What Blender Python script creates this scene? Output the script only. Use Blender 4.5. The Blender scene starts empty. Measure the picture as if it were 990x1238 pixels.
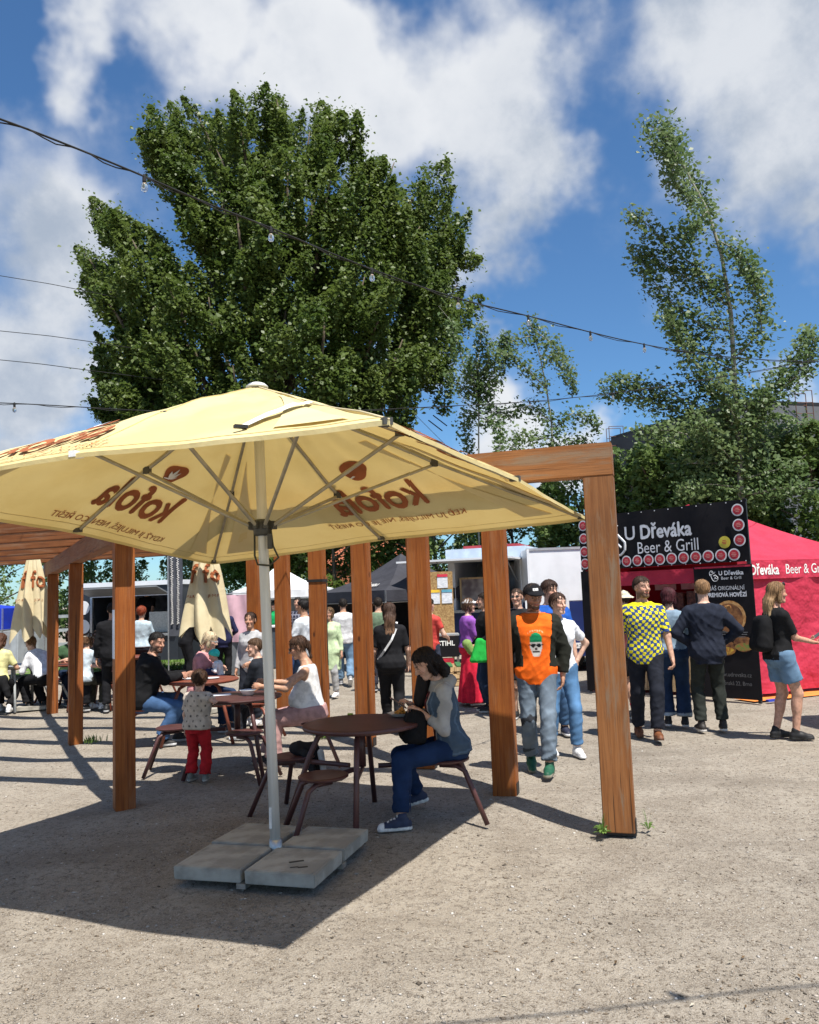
import bpy, bmesh, math, random
import numpy as np
from mathutils import Vector, Matrix
random.seed(7); rng = np.random.default_rng(7)
S = bpy.context.scene; COL = S.collection
R_ = math.radians

# ------------------------------------------------------------------ camera
PW, PH, PF = 990, 1238, 990.0
EYE = np.array([0., 0., 1.7]); PITCH = math.atan(99/990); ROLL = math.atan(.038)
CF = np.array([0, math.cos(PITCH), math.sin(PITCH)]); U0 = np.array([0, -math.sin(PITCH), math.cos(PITCH)]); R0 = np.array([1., 0, 0])
CU = math.cos(ROLL)*U0 + math.sin(ROLL)*R0; CR = math.cos(ROLL)*R0 - math.sin(ROLL)*U0
def ray(x, y): return CF + CR*(x-PW/2)/PF - CU*(y-PH/2)/PF
def gr(x, y, z=0.0):                      # pixel -> point on the level z
    d = ray(x, y); return EYE + d*(z-EYE[2])/d[2]
def at(x, y, Y):                          # pixel -> point at depth Y
    d = ray(x, y); return EYE + d*Y/d[1]
cam = bpy.data.cameras.new('camera'); co = bpy.data.objects.new('camera', cam); COL.objects.link(co)
m = Matrix.Identity(4)
for i in range(3):
    m[i][0], m[i][1], m[i][2], m[i][3] = CR[i], CU[i], -CF[i], EYE[i]
co.matrix_world = m
cam.sensor_fit = 'VERTICAL'; cam.sensor_height = 24; cam.lens = 24*PF/PH; cam.clip_end = 3000; cam.clip_start = .05
S.camera = co
S.render.resolution_x, S.render.resolution_y = 818, 1024

# ------------------------------------------------------------------ light
SUN_EL = R_(64); SUN_DIR = np.array([.54*math.cos(SUN_EL), -.842*math.cos(SUN_EL), math.sin(SUN_EL)])   # towards the sun
sl = bpy.data.lights.new('sun', 'SUN'); sl.energy = 5.0; sl.angle = R_(.53); sl.color = (1, .95, .87)
so = bpy.data.objects.new('sun', sl); COL.objects.link(so)
so.rotation_euler = Vector(SUN_DIR).to_track_quat('Z', 'Y').to_euler()
S.view_settings.view_transform = 'Standard'; S.view_settings.look = 'None'; S.view_settings.gamma = 1
S.view_settings.exposure = 0.6
S.render.engine = 'CYCLES'; S.cycles.use_denoising = True; S.cycles.max_bounces = 6; S.cycles.diffuse_bounces = 2
S.cycles.transparent_max_bounces = 6

w = bpy.data.worlds.new('World'); S.world = w; w.use_nodes = True
nt = w.node_tree; nt.nodes.clear()
class NB:                                  # small node-graph helper
    def __init__(s, nt): s.nt = nt
    def n(s, t, **k):
        nd = s.nt.nodes.new(t)
        for a, v in k.items():
            if a == 'I':
                for q, val in v.items():
                    if hasattr(val, 'is_output') : s.nt.links.new(val, nd.inputs[q])
                    else: nd.inputs[q].default_value = val
            else: setattr(nd, a, v)
        return nd
    def math(s, op, a, b=0.0, c=0.0, clamp=False):
        nd = s.n('ShaderNodeMath', operation=op, use_clamp=clamp, I={0: a, 1: b, 2: c}); return nd.outputs[0]
    def mix(s, f, a, b, bt='MIX'):
        nd = s.n('ShaderNodeMix', data_type='RGBA', blend_type=bt, I={0: f, 6: a, 7: b}); return nd.outputs[2]
    def mr(s, v, a, b, c, d, interp='SMOOTHSTEP'):
        nd = s.n('ShaderNodeMapRange', interpolation_type=interp, I={0: v, 1: a, 2: b, 3: c, 4: d}); return nd.outputs[0]
    def noise(s, vec, sc, det=4, rough=.55, dist=0.0):
        nd = s.n('ShaderNodeTexNoise', I={'Scale': sc, 'Detail': det, 'Roughness': rough, 'Distortion': dist})
        if vec is not None: s.nt.links.new(vec, nd.inputs['Vector'])
        return nd.outputs[0]
g = NB(nt)
sky = g.n('ShaderNodeTexSky', sky_type='NISHITA', sun_disc=False, sun_elevation=SUN_EL, sun_rotation=R_(147), altitude=250, air_density=1.0, dust_density=.35, ozone_density=2.0)
tc = g.n('ShaderNodeTexCoord').outputs['Generated']
nrm = g.n('ShaderNodeVectorMath', operation='NORMALIZE', I={0: tc}).outputs[0]
warp = g.n('ShaderNodeTexNoise', I={'Vector': nrm, 'Scale': 4.2, 'Detail': 5.0, 'Roughness': .55}).outputs['Color']
wv = g.n('ShaderNodeVectorMath', operation='SCALE', I={0: g.n('ShaderNodeVectorMath', operation='SUBTRACT', I={0: warp, 1: (.5,.5,.5)}).outputs[0], 3: .42}).outputs[0]
wd = g.n('ShaderNodeVectorMath', operation='ADD', I={0: nrm, 1: wv}).outputs[0]
n1 = g.noise(nrm, 6, 8, .60)
def blobsum(bl):
    acc = None
    for bx, by, br in bl:
        d = ray(bx, by); d = d/np.linalg.norm(d)
        dist = g.n('ShaderNodeVectorMath', operation='DISTANCE', I={0: wd, 1: tuple(d)}).outputs['Value']
        v = g.mr(dist, 0, br/PF*.93, 1.0, 0.0, 'LINEAR')
        acc = v if acc is None else g.math('SMOOTH_MAX', acc, v, .25)
    return acc
acc = blobsum([(290,20,150),(130,75,105),(430,110,150),(560,150,165),(640,240,125),(600,320,70),(20,290,200),(30,440,180),(120,380,120),(860,50,190),(970,120,220),(880,215,120),(955,275,100),(560,505,115),(690,520,100),(960,485,90),(20,560,85)])
greys = blobsum([(930,90,420),(30,420,260),(600,290,150)])
# away from the mapped part of the sky the same kind of cloud goes on by noise alone
cd = ray(495, 300); cd = cd/np.linalg.norm(cd)
off = g.mr(g.n('ShaderNodeVectorMath', operation='DISTANCE', I={0: nrm, 1: tuple(cd)}).outputs['Value'], .62, .9, 0, .40)
low = g.math('MULTIPLY', g.mr(g.noise(nrm, 2.1, 3, .5), .38, .62, 0, 1), off)
acc = g.math('MAXIMUM', acc, low)
dens = g.math('ADD', acc, g.math('MULTIPLY', g.math('SUBTRACT', n1, .5), .55))
cov = g.mr(dens, .15, .66, 0, 1)
thick = g.math('MULTIPLY', g.mr(n1, .34, .64, 1, .30), g.mr(g.math('ADD', greys, g.math('MULTIPLY', acc, .35)), .10, .60, 0, 1))
ccol = g.mix(thick, (12.0, 12.2, 12.5, 1), (5.6, 6.5, 7.9, 1))
skyt = g.mix(1.0, sky.outputs[0], (1.02, 1.52, 1.90, 1), 'MULTIPLY')
colr = g.mix(g.math('MULTIPLY', cov, .96), skyt, ccol)
w.cycles.sampling_method = 'MANUAL'; w.cycles.sample_map_resolution = 256
bg = g.n('ShaderNodeBackground', I={'Color': colr, 'Strength': .050})
out = g.n('ShaderNodeOutputWorld'); nt.links.new(bg.outputs[0], out.inputs[0])

# ------------------------------------------------------------------ helpers
def lin(r, g_, b):
    f = lambda c: (c/255/12.92 if c <= 10 else ((c/255+.055)/1.055)**2.4)
    return (f(r), f(g_), f(b))
def tag(o, label=None, cat=None, group=None, kind=None):
    if label: o['label'] = label
    if cat: o['category'] = cat
    if group: o['group'] = group
    if kind: o['kind'] = kind
    return o
def empty(name, loc=(0,0,0), rz=0):
    o = bpy.data.objects.new(name, None); COL.objects.link(o); o.location = tuple(loc); o.rotation_euler = (0,0,rz); o.empty_display_size = .1
    return o
MC = {}
def mat(name, c1, c2=None, sc=6, rough=.7, bump=0, bsc=60, metal=0, stretch=(1,1,1), det=4, lo=.35, hi=.65, spec=.4, trans=0, attr=False, bdist=.01, tcol=None):
    if name in MC: return MC[name]
    mt = bpy.data.materials.new(name); mt.use_nodes = True; t = mt.node_tree; t.nodes.clear(); q = NB(t)
    P = q.n('ShaderNodeBsdfPrincipled', I={'Roughness': rough, 'Metallic': metal, 'Specular IOR Level': spec})
    o = q.n('ShaderNodeOutputMaterial')
    vec = q.n('ShaderNodeMapping', I={'Vector': q.n('ShaderNodeTexCoord').outputs['Object'], 'Scale': stretch}).outputs[0]
    if attr:
        base = q.n('ShaderNodeVertexColor', layer_name='Col').outputs[0]
        v = q.mr(q.noise(vec, sc, det), lo, hi, .82, 1.14)
        cl = q.n('ShaderNodeVectorMath', operation='SCALE', I={0: base, 3: v}).outputs[0]
    elif c2 is None:
        v = q.mr(q.noise(vec, sc, det), lo, hi, .86, 1.1)
        cl = q.n('ShaderNodeVectorMath', operation='SCALE', I={0: (*c1,), 3: v}).outputs[0]
    else:
        cl = q.mix(q.mr(q.noise(vec, sc, det), lo, hi, 0, 1), (*c1, 1), (*c2, 1))
    t.links.new(cl, P.inputs['Base Color'])
    if bump:
        b = q.n('ShaderNodeBump', I={'Strength': bump, 'Distance': bdist, 'Height': q.noise(vec, bsc, 3)})
        t.links.new(b.outputs[0], P.inputs['Normal'])
    sh = P.outputs[0]
    if trans:
        tr = q.n('ShaderNodeBsdfTranslucent'); t.links.new(cl if tcol is None else q.mix(1.0, cl, (*tcol, 1), 'MULTIPLY'), tr.inputs['Color'])
        sh = q.n('ShaderNodeMixShader', I={0: trans, 1: P.outputs[0], 2: tr.outputs[0]}).outputs[0]
    t.links.new(sh, o.inputs[0]); MC[name] = mt
    return mt
def mk(name, verts, faces, material, parent=None, smooth=False, cols=None):
    me = bpy.data.meshes.new(name)
    verts = np.asarray(verts, np.float32)
    if isinstance(faces, np.ndarray):
        nf, k = faces.shape
        me.vertices.add(len(verts)); me.vertices.foreach_set('co', verts.ravel())
        me.loops.add(nf*k); me.loops.foreach_set('vertex_index', faces.astype(np.int32).ravel())
        me.polygons.add(nf); me.polygons.foreach_set('loop_start', np.arange(0, nf*k, k, dtype=np.int32))
        me.update(calc_edges=True); me.validate()
    else:
        me.from_pydata([tuple(map(float, v)) for v in verts], [], faces); me.update()
    if smooth: me.shade_smooth()
    if cols is not None:
        a = me.color_attributes.new('Col', 'FLOAT_COLOR', 'POINT')
        c = np.ones((len(verts), 4), np.float32); c[:, :3] = cols
        a.data.foreach_set('color', c.ravel())
    if material is not None: me.materials.append(material)
    o = bpy.data.objects.new(name, me); COL.objects.link(o)
    if parent is not None: o.parent = parent
    return o
class MB:
    def __init__(s): s.v = []; s.f = []
    def add(s, vs, fs):
        n = len(s.v); s.v += [tuple(map(float, p)) for p in vs]; s.f += [[i+n for i in f] for f in fs]; return s
    def box(s, c, size, rz=0, ax=None):
        sx, sy, sz = [k/2 for k in size]
        if ax is None:
            ca, sa = math.cos(rz), math.sin(rz); ax = [(ca, sa, 0), (-sa, ca, 0), (0, 0, 1)]
        ax = np.array(ax); c = np.array(c, float); vs = []
        for z in (-sz, sz):
            for x, y in ((-sx,-sy),(sx,-sy),(sx,sy),(-sx,sy)): vs.append(c + ax[0]*x + ax[1]*y + ax[2]*z)
        return s.add(vs, [[3,2,1,0],[4,5,6,7],[0,1,5,4],[1,2,6,5],[2,3,7,6],[3,0,4,7]])
    def quad(s, a, b, c, d): return s.add([a,b,c,d], [[0,1,2,3]])
    def tube(s, pts, r, n=8, cap=True):
        pts = [np.array(p, float) for p in pts]; k = len(pts)
        rs = r if hasattr(r, '__len__') else [r]*k
        up = None; rings = []
        for i in range(k):
            t = pts[min(i+1,k-1)] - pts[max(i-1,0)]; t = t/(np.linalg.norm(t)+1e-9)
            if up is None:
                up = np.cross(t, (0,0,1.)) if abs(t[2]) < .9 else np.cross(t, (1.,0,0))
            up = up - t*(up@t); up = up/np.linalg.norm(up); b = np.cross(t, up)
            rings.append([pts[i] + rs[i]*(math.cos(a)*up + math.sin(a)*b) for a in [2*math.pi*j/n for j in range(n)]])
        vs = [p for rg in rings for p in rg]; fs = []
        for i in range(k-1):
            for j in range(n): fs.append([i*n+j, i*n+(j+1)%n, (i+1)*n+(j+1)%n, (i+1)*n+j])
        if cap: fs.append(list(range(n-1,-1,-1))); fs.append([(k-1)*n+j for j in range(n)])
        return s.add(vs, fs)
    def lathe(s, prof, c=(0,0,0), n=24, sx=1, sy=1):
        vs = []; fs = []
        for r, z in prof:
            for j in range(n):
                a = 2*math.pi*j/n; vs.append((c[0]+r*sx*math.cos(a), c[1]+r*sy*math.sin(a), c[2]+z))
        k = len(prof)
        for i in range(k-1):
            for j in range(n): fs.append([i*n+j, i*n+(j+1)%n, (i+1)*n+(j+1)%n, (i+1)*n+j])
        fs.append(list(range(n-1,-1,-1))); fs.append([(k-1)*n+j for j in range(n)])
        return s.add(vs, fs)
    def build(s, name, material, parent=None, smooth=False, bevel=0):
        o = mk(name, s.v, s.f, material, parent, smooth)
        if bevel:
            bm = bmesh.new(); bm.from_mesh(o.data)
            bmesh.ops.bevel(bm, geom=[e for e in bm.edges if len(e.link_faces)==2 and e.calc_face_angle(0) > .6], offset=bevel, segments=2, affect='EDGES', clamp_overlap=True)
            bm.to_mesh(o.data); bm.free()
        return o
def text_geo(txt, size=1.0, bold=0, shear=0, extrude=0, align='CENTER', fine=0):
    c = bpy.data.curves.new('t', 'FONT'); c.body = txt; c.size = size; c.offset = 0; c.shear = shear; c.extrude = extrude; c.align_x = align; c.resolution_u = 3
    o = bpy.data.objects.new('t', c); COL.objects.link(o)
    dg = bpy.context.evaluated_depsgraph_get(); me = bpy.data.meshes.new_from_object(o.evaluated_get(dg))
    if fine:
        bm = bmesh.new(); bm.from_mesh(me); bmesh.ops.triangulate(bm, faces=bm.faces[:])
        for _ in range(3):
            lg = [e_ for e_ in bm.edges if e_.calc_length() > fine]
            if lg: bmesh.ops.subdivide_edges(bm, edges=lg, cuts=1); bmesh.ops.triangulate(bm, faces=bm.faces[:])
        bm.to_mesh(me); bm.free()
    vs = np.array([v.co[:] for v in me.vertices]).reshape(-1,3); fs = [list(p.vertices) for p in me.polygons]
    bpy.data.objects.remove(o); bpy.data.curves.remove(c); bpy.data.meshes.remove(me)
    if bold and len(vs):                    # heavier strokes: shifted copies, each a hair above the last
        n = len(vs); sh = [(0,0),(bold,0),(-bold,0),(0,bold),(0,-bold)]
        fs = [[i+n*k for i in f] for k in range(len(sh)) for f in fs]
        vs = np.concatenate([vs+np.array([dx,dy,.0006*k]) for k,(dx,dy) in enumerate(sh)])
    return vs, fs
def put_text(name, txt, size, mp, material, parent, lift=(0,-1,0), **k):
    """mp maps flat text coordinates (x,y) to 3-D"""
    vs, fs = text_geo(txt, size, **k)
    if len(vs) == 0: return None
    return mk(name, [np.asarray(mp(v[0], v[1]))+np.asarray(lift)*v[2] for v in vs], fs, material, parent)
def flat_map(origin, ex, ey, nrm, off):
    o = np.array(origin, float); ex = np.array(ex, float); ey = np.array(ey, float); nn = np.array(nrm, float)
    return lambda x, y, e=0: o + ex*x + ey*y + nn*(off+e)

# ------------------------------------------------------------------ materials
def ground_mat():
    mt = bpy.data.materials.new('dry_dirt'); mt.use_nodes = True; t = mt.node_tree; q = NB(t); P = t.nodes['Principled BSDF']
    vec = q.n('ShaderNodeTexCoord').outputs['Object']
    a = q.noise(vec, .35, 6, .6); b = q.noise(vec, 2.6, 8, .65); c = q.noise(vec, 26, 6, .7); d = q.noise(vec, 120, 3, .6)
    col = q.mix(q.mr(b, .34, .68, 0, 1), (.228, .191, .150, 1), (.365, .322, .265, 1))
    col = q.mix(q.math('MULTIPLY', q.mr(a, .40, .64, 0, 1), .6), col, (.385, .332, .262, 1))
    col = q.mix(q.math('MULTIPLY', q.mr(c, .47, .66, 0, 1), .85), col, (.112, .088, .066, 1))
    vo = q.n('ShaderNodeTexVoronoi', I={'Vector': vec, 'Scale': 62.0, 'Randomness': 1.0})
    st = q.math('MULTIPLY', q.mr(vo.outputs['Distance'], .16, .30, 1, 0), q.mr(q.n('ShaderNodeSeparateColor', I={0: vo.outputs['Color']}).outputs[0], .62, .7, 0, 1))
    col = q.mix(q.math('MULTIPLY', st, .8), col, q.mix(q.n('ShaderNodeSeparateColor', I={0: vo.outputs['Color']}).outputs[1], (.42, .37, .32, 1), (.62, .58, .52, 1)))
    col = q.mix(q.math('MULTIPLY', q.mr(d, .42, .62, 0, 1), .60), col, (.45, .408, .345, 1))
    d2_ = q.noise(vec, 70, 4, .65); col = q.mix(q.math('MULTIPLY', q.mr(d2_, .55, .70, 0, 1), .55), col, (.105, .083, .062, 1))
    e_ = q.noise(q.n('ShaderNodeMapping', I={'Vector': vec, 'Scale': (.5, 1.6, 1), 'Rotation': (0,0,.35)}).outputs[0], 1.0, 5, .6)
    col = q.mix(q.math('MULTIPLY', q.mr(e_, .50, .72, 0, 1), .45), col, (.17, .142, .112, 1))
    t.links.new(col, P.inputs['Base Color']); P.inputs['Roughness'].default_value = .95; P.inputs['Specular IOR Level'].default_value = .15
    hgt = q.math('ADD', q.math('MULTIPLY', c, .7), q.math('ADD', q.math('MULTIPLY', d, .45), q.math('ADD', q.math('MULTIPLY', st, .35), q.math('MULTIPLY', b, 1.2))))
    bp = q.n('ShaderNodeBump', I={'Strength': 1.0, 'Distance': .026, 'Height': hgt}); t.links.new(bp.outputs[0], P.inputs['Normal'])
    return mt
def wood_mat(name, c1, c2, dark, wear=0.0, wearcol=(.30,.22,.15)):
    mt = bpy.data.materials.new(name); mt.use_nodes = True; t = mt.node_tree; q = NB(t); P = t.nodes['Principled BSDF']
    tcn = q.n('ShaderNodeTexCoord').outputs['Object']; rnd = q.n('ShaderNodeObjectInfo').outputs['Random']
    shf = q.n('ShaderNodeVectorMath', operation='ADD', I={0: tcn, 1: q.n('ShaderNodeCombineXYZ', I={0: q.math('MULTIPLY', rnd, 7.0), 1: q.math('MULTIPLY', rnd, 3.0), 2: q.math('MULTIPLY', rnd, 9.0)}).outputs[0]}).outputs[0]
    vec = q.n('ShaderNodeMapping', I={'Vector': shf, 'Scale': (26, 26, 1.1)}).outputs[0]
    gn = q.noise(vec, 1.4, 7, .62, .6); fine = q.noise(q.n('ShaderNodeMapping', I={'Vector': shf, 'Scale': (150, 150, 3)}).outputs[0], 1, 4, .6)
    col = q.mix(q.mr(gn, .30, .66, 0, 1), (*c1, 1), (*c2, 1))
    col = q.mix(q.math('MULTIPLY', q.mr(fine, .5, .72, 0, 1), .5), col, (*dark, 1))
    big = q.noise(shf, 1.3, 5, .6)
    col = q.mix(q.math('MULTIPLY', q.mr(big, .45, .70, 0, 1), .35), col, (*dark, 1))
    kn = q.n('ShaderNodeTexVoronoi', I={'Vector': q.n('ShaderNodeMapping', I={'Vector': shf, 'Scale': (5.5, 5.5, 2.6)}).outputs[0], 'Scale': 1.0})
    kd = q.math('MULTIPLY', q.mr(kn.outputs['Distance'], .05, .12, 1, 0), q.mr(q.n('ShaderNodeSeparateColor', I={0: kn.outputs['Color']}).outputs[0], .5, .55, 0, 1))
    col = q.mix(q.math('MULTIPLY', kd, .8), col, (dark[0]*.5, dark[1]*.5, dark[2]*.5, 1))
    ck = q.mr(q.noise(q.n('ShaderNodeMapping', I={'Vector': shf, 'Scale': (34, 34, .55)}).outputs[0], 1.0, 3, .5, .3), .655, .68, 0, 1)
    col = q.mix(q.math('MULTIPLY', ck, .75), col, (dark[0]*.35, dark[1]*.35, dark[2]*.35, 1))
    if wear:
        wv = q.mr(q.noise(q.n('ShaderNodeMapping', I={'Vector': shf, 'Scale': (9, 9, 1.2)}).outputs[0], 1.1, 6, .7, .5), .50, .66, 0, 1)
        col = q.mix(q.math('MULTIPLY', wv, wear), col, (*wearcol, 1))
    t.links.new(col, P.inputs['Base Color']); P.inputs['Roughness'].default_value = .62; P.inputs['Specular IOR Level'].default_value = .3
    bp = q.n('ShaderNodeBump', I={'Strength': .5, 'Distance': .004, 'Height': q.math('ADD', gn, q.math('MULTIPLY', fine, .6))}); t.links.new(bp.outputs[0], P.inputs['Normal'])
    return mt
WOOD = wood_mat('stained_wood', (.225,.060,.011), (.315,.100,.020), (.085,.022,.006), .20)
WOODW = wood_mat('weathered_stained_wood', (.215,.078,.022), (.30,.125,.042), (.07,.030,.014), .85, (.215,.150,.098))
WOODR = wood_mat('dark_stained_beam', (.19,.062,.019), (.26,.098,.033), (.07,.023,.010), .35)
PINE = wood_mat('raw_pine', (.50,.33,.16), (.62,.44,.24), (.28,.16,.07), .2)
DIRT = ground_mat()
STEEL = mat('galvanised_steel', (.52,.53,.52), (.40,.41,.41), 30, .38, metal=.85)
GREYPAINT = mat('grey_metal', (.40,.41,.42), None, 8, .45, metal=.3)
TABLE = mat('brown_powder_coat', (.085,.032,.030), (.065,.024,.022), 9, .42, .05, 300, spec=.5)
TABLER = mat('red_brown_powder_coat', (.22,.062,.035), (.17,.045,.026), 9, .45, .05, 300)
CONC = mat('concrete', (.40,.38,.33), (.27,.255,.22), 7, .92, .35, 90, det=8, bdist=.006)
CANVAS = mat('cream_canvas', (.79,.68,.36), (.72,.595,.285), 1.6, .85, .35, 9, tcol=(1,.82,.50), trans=.24, spec=.15, bdist=.02)
CANVASP = mat('pale_cream_canvas', (.74,.65,.43), (.67,.57,.36), 3, .85, .3, 9, bdist=.02, trans=.15, spec=.15)
CANWHITE = mat('whitish_print_on_canvas', (.80,.70,.40), (.77,.67,.37), 3, .85, tcol=(1,.84,.60), trans=.24, spec=.15)
PRINT = mat('red_brown_print', (.40,.125,.045), None, 5, .8, trans=.16)
PRINTW = mat('white_print', (.82,.80,.76), None, 8, .7)
WHITE = mat('white_paint', (.78,.79,.80), (.70,.71,.72), 2, .5)
BLACKF = mat('black_banner_fabric', (.008,.007,.009), (.011,.010,.012), 3, .75, .2, 5, bdist=.02, spec=.18)
BLACKM = mat('black_metal', (.015,.015,.016), None, 5, .5)
DARKRUB = mat('black_rubber', (.010,.010,.010), None, 5, .8)
BLUEP = mat('dark_blue_paint', (.018,.035,.135), (.014,.028,.11), 2, .4)
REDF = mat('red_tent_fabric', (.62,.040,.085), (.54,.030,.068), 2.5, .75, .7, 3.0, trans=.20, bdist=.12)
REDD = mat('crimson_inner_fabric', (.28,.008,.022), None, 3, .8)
WHITEF = mat('white_tent_fabric', (.82,.83,.84), None, 3, .8, .3, 4, trans=.2, bdist=.04)
BLACKT = mat('charcoal_tent_fabric', (.030,.030,.038), (.042,.042,.052), 3, .75, .35, 4, bdist=.05)
GLASSY = mat('clear_bulb_glass', (.85,.84,.80), None, 5, .04, spec=.5)
GLASSY.node_tree.nodes['Principled BSDF'].inputs['Transmission Weight'].default_value = .93
BARK = mat('tree_bark', (.14,.11,.075), (.07,.052,.035), 9, .9, .6, 40, stretch=(1,1,.25))
BARKP = mat('pale_bark', (.34,.33,.27), (.19,.18,.14), 12, .85, .4, 40, stretch=(1,1,.3))
def leaf_mat(name, a, b, tr=.35):
    return mat(name, a, b, 1.1, .45, spec=.35, trans=tr, lo=.30, hi=.70, det=6)
LEAF1 = leaf_mat('poplar_leaves', (.074,.122,.022), (.142,.192,.044), .42)
LEAF2 = leaf_mat('aspen_leaves', (.090,.150,.048), (.165,.225,.090), .40)
LEAF3 = leaf_mat('hedge_leaves', (.078,.142,.030), (.150,.212,.058), .40)
GRASSM = leaf_mat('grass_blades', (.09,.17,.03), (.17,.27,.06), .3)
ORANGEF = mat('orange_groundsheet', (.72,.24,.05), None, 4, .8)
SKIN = mat('skin', (1,1,1), sc=30, rough=.5, attr=True, spec=.35)
CLOTH = mat('woven_cloth', (1,1,1), sc=14, rough=.88, attr=True, bump=.18, bsc=160, spec=.15, bdist=.004)
DENIM = mat('denim_cloth', (1,1,1), sc=9, rough=.9, attr=True, bump=.25, bsc=220, spec=.12, lo=.3, hi=.7, bdist=.004)
HAIRM = mat('hair', (1,1,1), sc=40, rough=.62, attr=True, bump=.4, bsc=70, stretch=(3,3,.6), spec=.22, bdist=.006)
SHOEM = mat('shoe_leather', (1,1,1), sc=20, rough=.6, attr=True, bump=.1, bsc=120)
# ================================================================== SETTING
def make_ground():
    xs = np.concatenate([[-900,-200,-60,-25], np.arange(-14, 14.01, .2), [25,60,200,900]])
    ys = np.concatenate([[-300,-60,-10,-2], np.arange(0, 24.01, .2), [30,45,80,200,900,2000]])
    X, Y = np.meshgrid(xs, ys, indexing='ij')
    Z = .012*np.sin(X*1.3+.5*Y)+.010*np.sin(Y*1.9-.8*X+1)+.006*np.sin(X*4.1+Y*2.3)+.005*np.sin(Y*5.3-X*3.7)
    Z = np.where((abs(X) < 14) & (Y > 0) & (Y < 24), Z-.02, -.03)
    V = np.stack([X, Y, Z], -1).reshape(-1, 3); a, b = X.shape
    I = np.arange(a*b).reshape(a, b)
    F = np.stack([I[:-1,:-1], I[1:,:-1], I[1:,1:], I[:-1,1:]], -1).reshape(-1, 4)
    tag(mk('ground', V, F, DIRT, smooth=True), kind='structure')
make_ground()
def scatter_stones(n, name, mats):
    base = np.array([(1,0,0),(-1,0,0),(0,1,0),(0,-1,0),(0,0,.7),(0,0,-.5)], float)
    fc = np.array([(0,2,4),(2,1,4),(1,3,4),(3,0,4),(2,0,5),(1,2,5),(3,1,5),(0,3,5)])
    d = 2.3*np.exp(rng.uniform(0, 1, n)*math.log(14/2.3)); x = (rng.uniform(-.56, .56, n))*d
    s = np.exp(rng.normal(math.log(.0048), .45, n)).clip(.002, .016)
    a = rng.uniform(0, 6.28, n); ca, sa = np.cos(a), np.sin(a)
    b = base[None]*(1+rng.uniform(-.35, .35, (n, 6, 3)))*s[:, None, None]*np.array([1.25, .85, .7])
    V = np.stack([b[...,0]*ca[:,None]-b[...,1]*sa[:,None]+x[:,None], b[...,0]*sa[:,None]+b[...,1]*ca[:,None]+d[:,None], b[...,2]], -1)
    X, Y = V[...,0], V[...,1]
    X, Y = x[:,None], d[:,None]
    Z = .012*np.sin(X*1.3+.5*Y)+.010*np.sin(Y*1.9-.8*X+1)+.006*np.sin(X*4.1+Y*2.3)+.005*np.sin(Y*5.3-X*3.7)-.02
    V[...,2] += Z + .001
    F = (np.arange(n)[:, None, None]*6 + fc[None]).reshape(-1, 3)
    t = rng.choice(5, n, p=[.36,.32,.18,.10,.04]); pal = np.array([(.25,.21,.165),(.33,.29,.245),(.19,.15,.11),(.46,.43,.39),(.08,.065,.05)])
    c = np.repeat(pal[t]*rng.uniform(.8, 1.2, (n,1)), 6, 0)
    tag(mk(name, V.reshape(-1,3), F, mats, cols=c), 'loose grit and small pebbles strewn over the dry dirt', 'pebbles', kind='stuff')
STONE = mat('pebble_stone', (1,1,1), sc=40, rough=.9, attr=True, spec=.15)
scatter_stones(34000, 'pebbles', STONE)

def grass_clump(name, pts, h, n, label, cat, kind=None, spread=.1, mt=None, wide=.006):
    V = []; F = []
    for i in range(n):
        c = pts[rng.integers(len(pts))] + np.array([*rng.normal(0, spread, 2), 0])
        a = rng.uniform(0, 6.28); hh = h*rng.uniform(.4, 1.1); wd = wide*rng.uniform(.7, 1.4); ln = rng.uniform(.1, .7)*hh
        d = np.array([math.cos(a), math.sin(a), 0]); s = np.array([-d[1], d[0], 0])*wd; k = len(V)
        V += [c-s, c+s, c+d*ln*.4+s*.8+(0,0,hh*.6), c+d*ln*.4-s*.8+(0,0,hh*.6), c+d*ln+(0,0,hh)]
        F += [[k,k+1,k+2,k+3],[k+3,k+2,k+4]]
    return tag(mk(name, V, F, mt or GRASSM), label, cat, kind=kind)
gp = [np.array([x, y, -.02]) for x in np.arange(-9, -3.2, .25) for y in np.arange(21.5, 27, .25)]
lawn = mk('lawn', [(-10.5,21.3,-.012),(-3.0,21.3,-.012),(-2.2,30,-.012),(-13,30,-.012)], [[0,1,2,3]], mat('lawn_soil', (.085,.15,.03), (.13,.21,.05), 6, .95, .6, 60)); tag(lawn, kind='structure')
grass_clump('lawn_grass', gp, .12, 5000, 'short green grass of the lawn behind the closed parasol', 'grass', 'stuff', .16, wide=.012)

def litter():
    V = []; F = []; C = []
    for i in range(420):
        y = 2.6*math.exp(rng.uniform(0,1)*math.log(11/2.6)); x = rng.uniform(-.55,.55)*y; a = rng.uniform(0,6.28); L = rng.uniform(.006,.020); wd = L*rng.uniform(.08,.4); k = len(V)
        d = np.array([math.cos(a),math.sin(a),0])*L; s_ = np.array([-math.sin(a),math.cos(a),0])*wd; c = np.array([x,y,-.004])
        V += [c-d, c+s_+(0,0,.006), c+d+(0,0,.003), c-s_+(0,0,.004)]; F.append([k,k+1,k+2,k+3]); cc = (np.array((.10,.065,.035)) if rng.uniform() < .7 else np.array((.33,.30,.24)))*rng.uniform(.6,1.4); C += [cc]*4
    tag(mk('leaf_litter', V, np.array(F), STONE, cols=np.array(C)), 'dry leaf bits and twigs littering the dirt', 'litter', kind='stuff')
litter()
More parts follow.
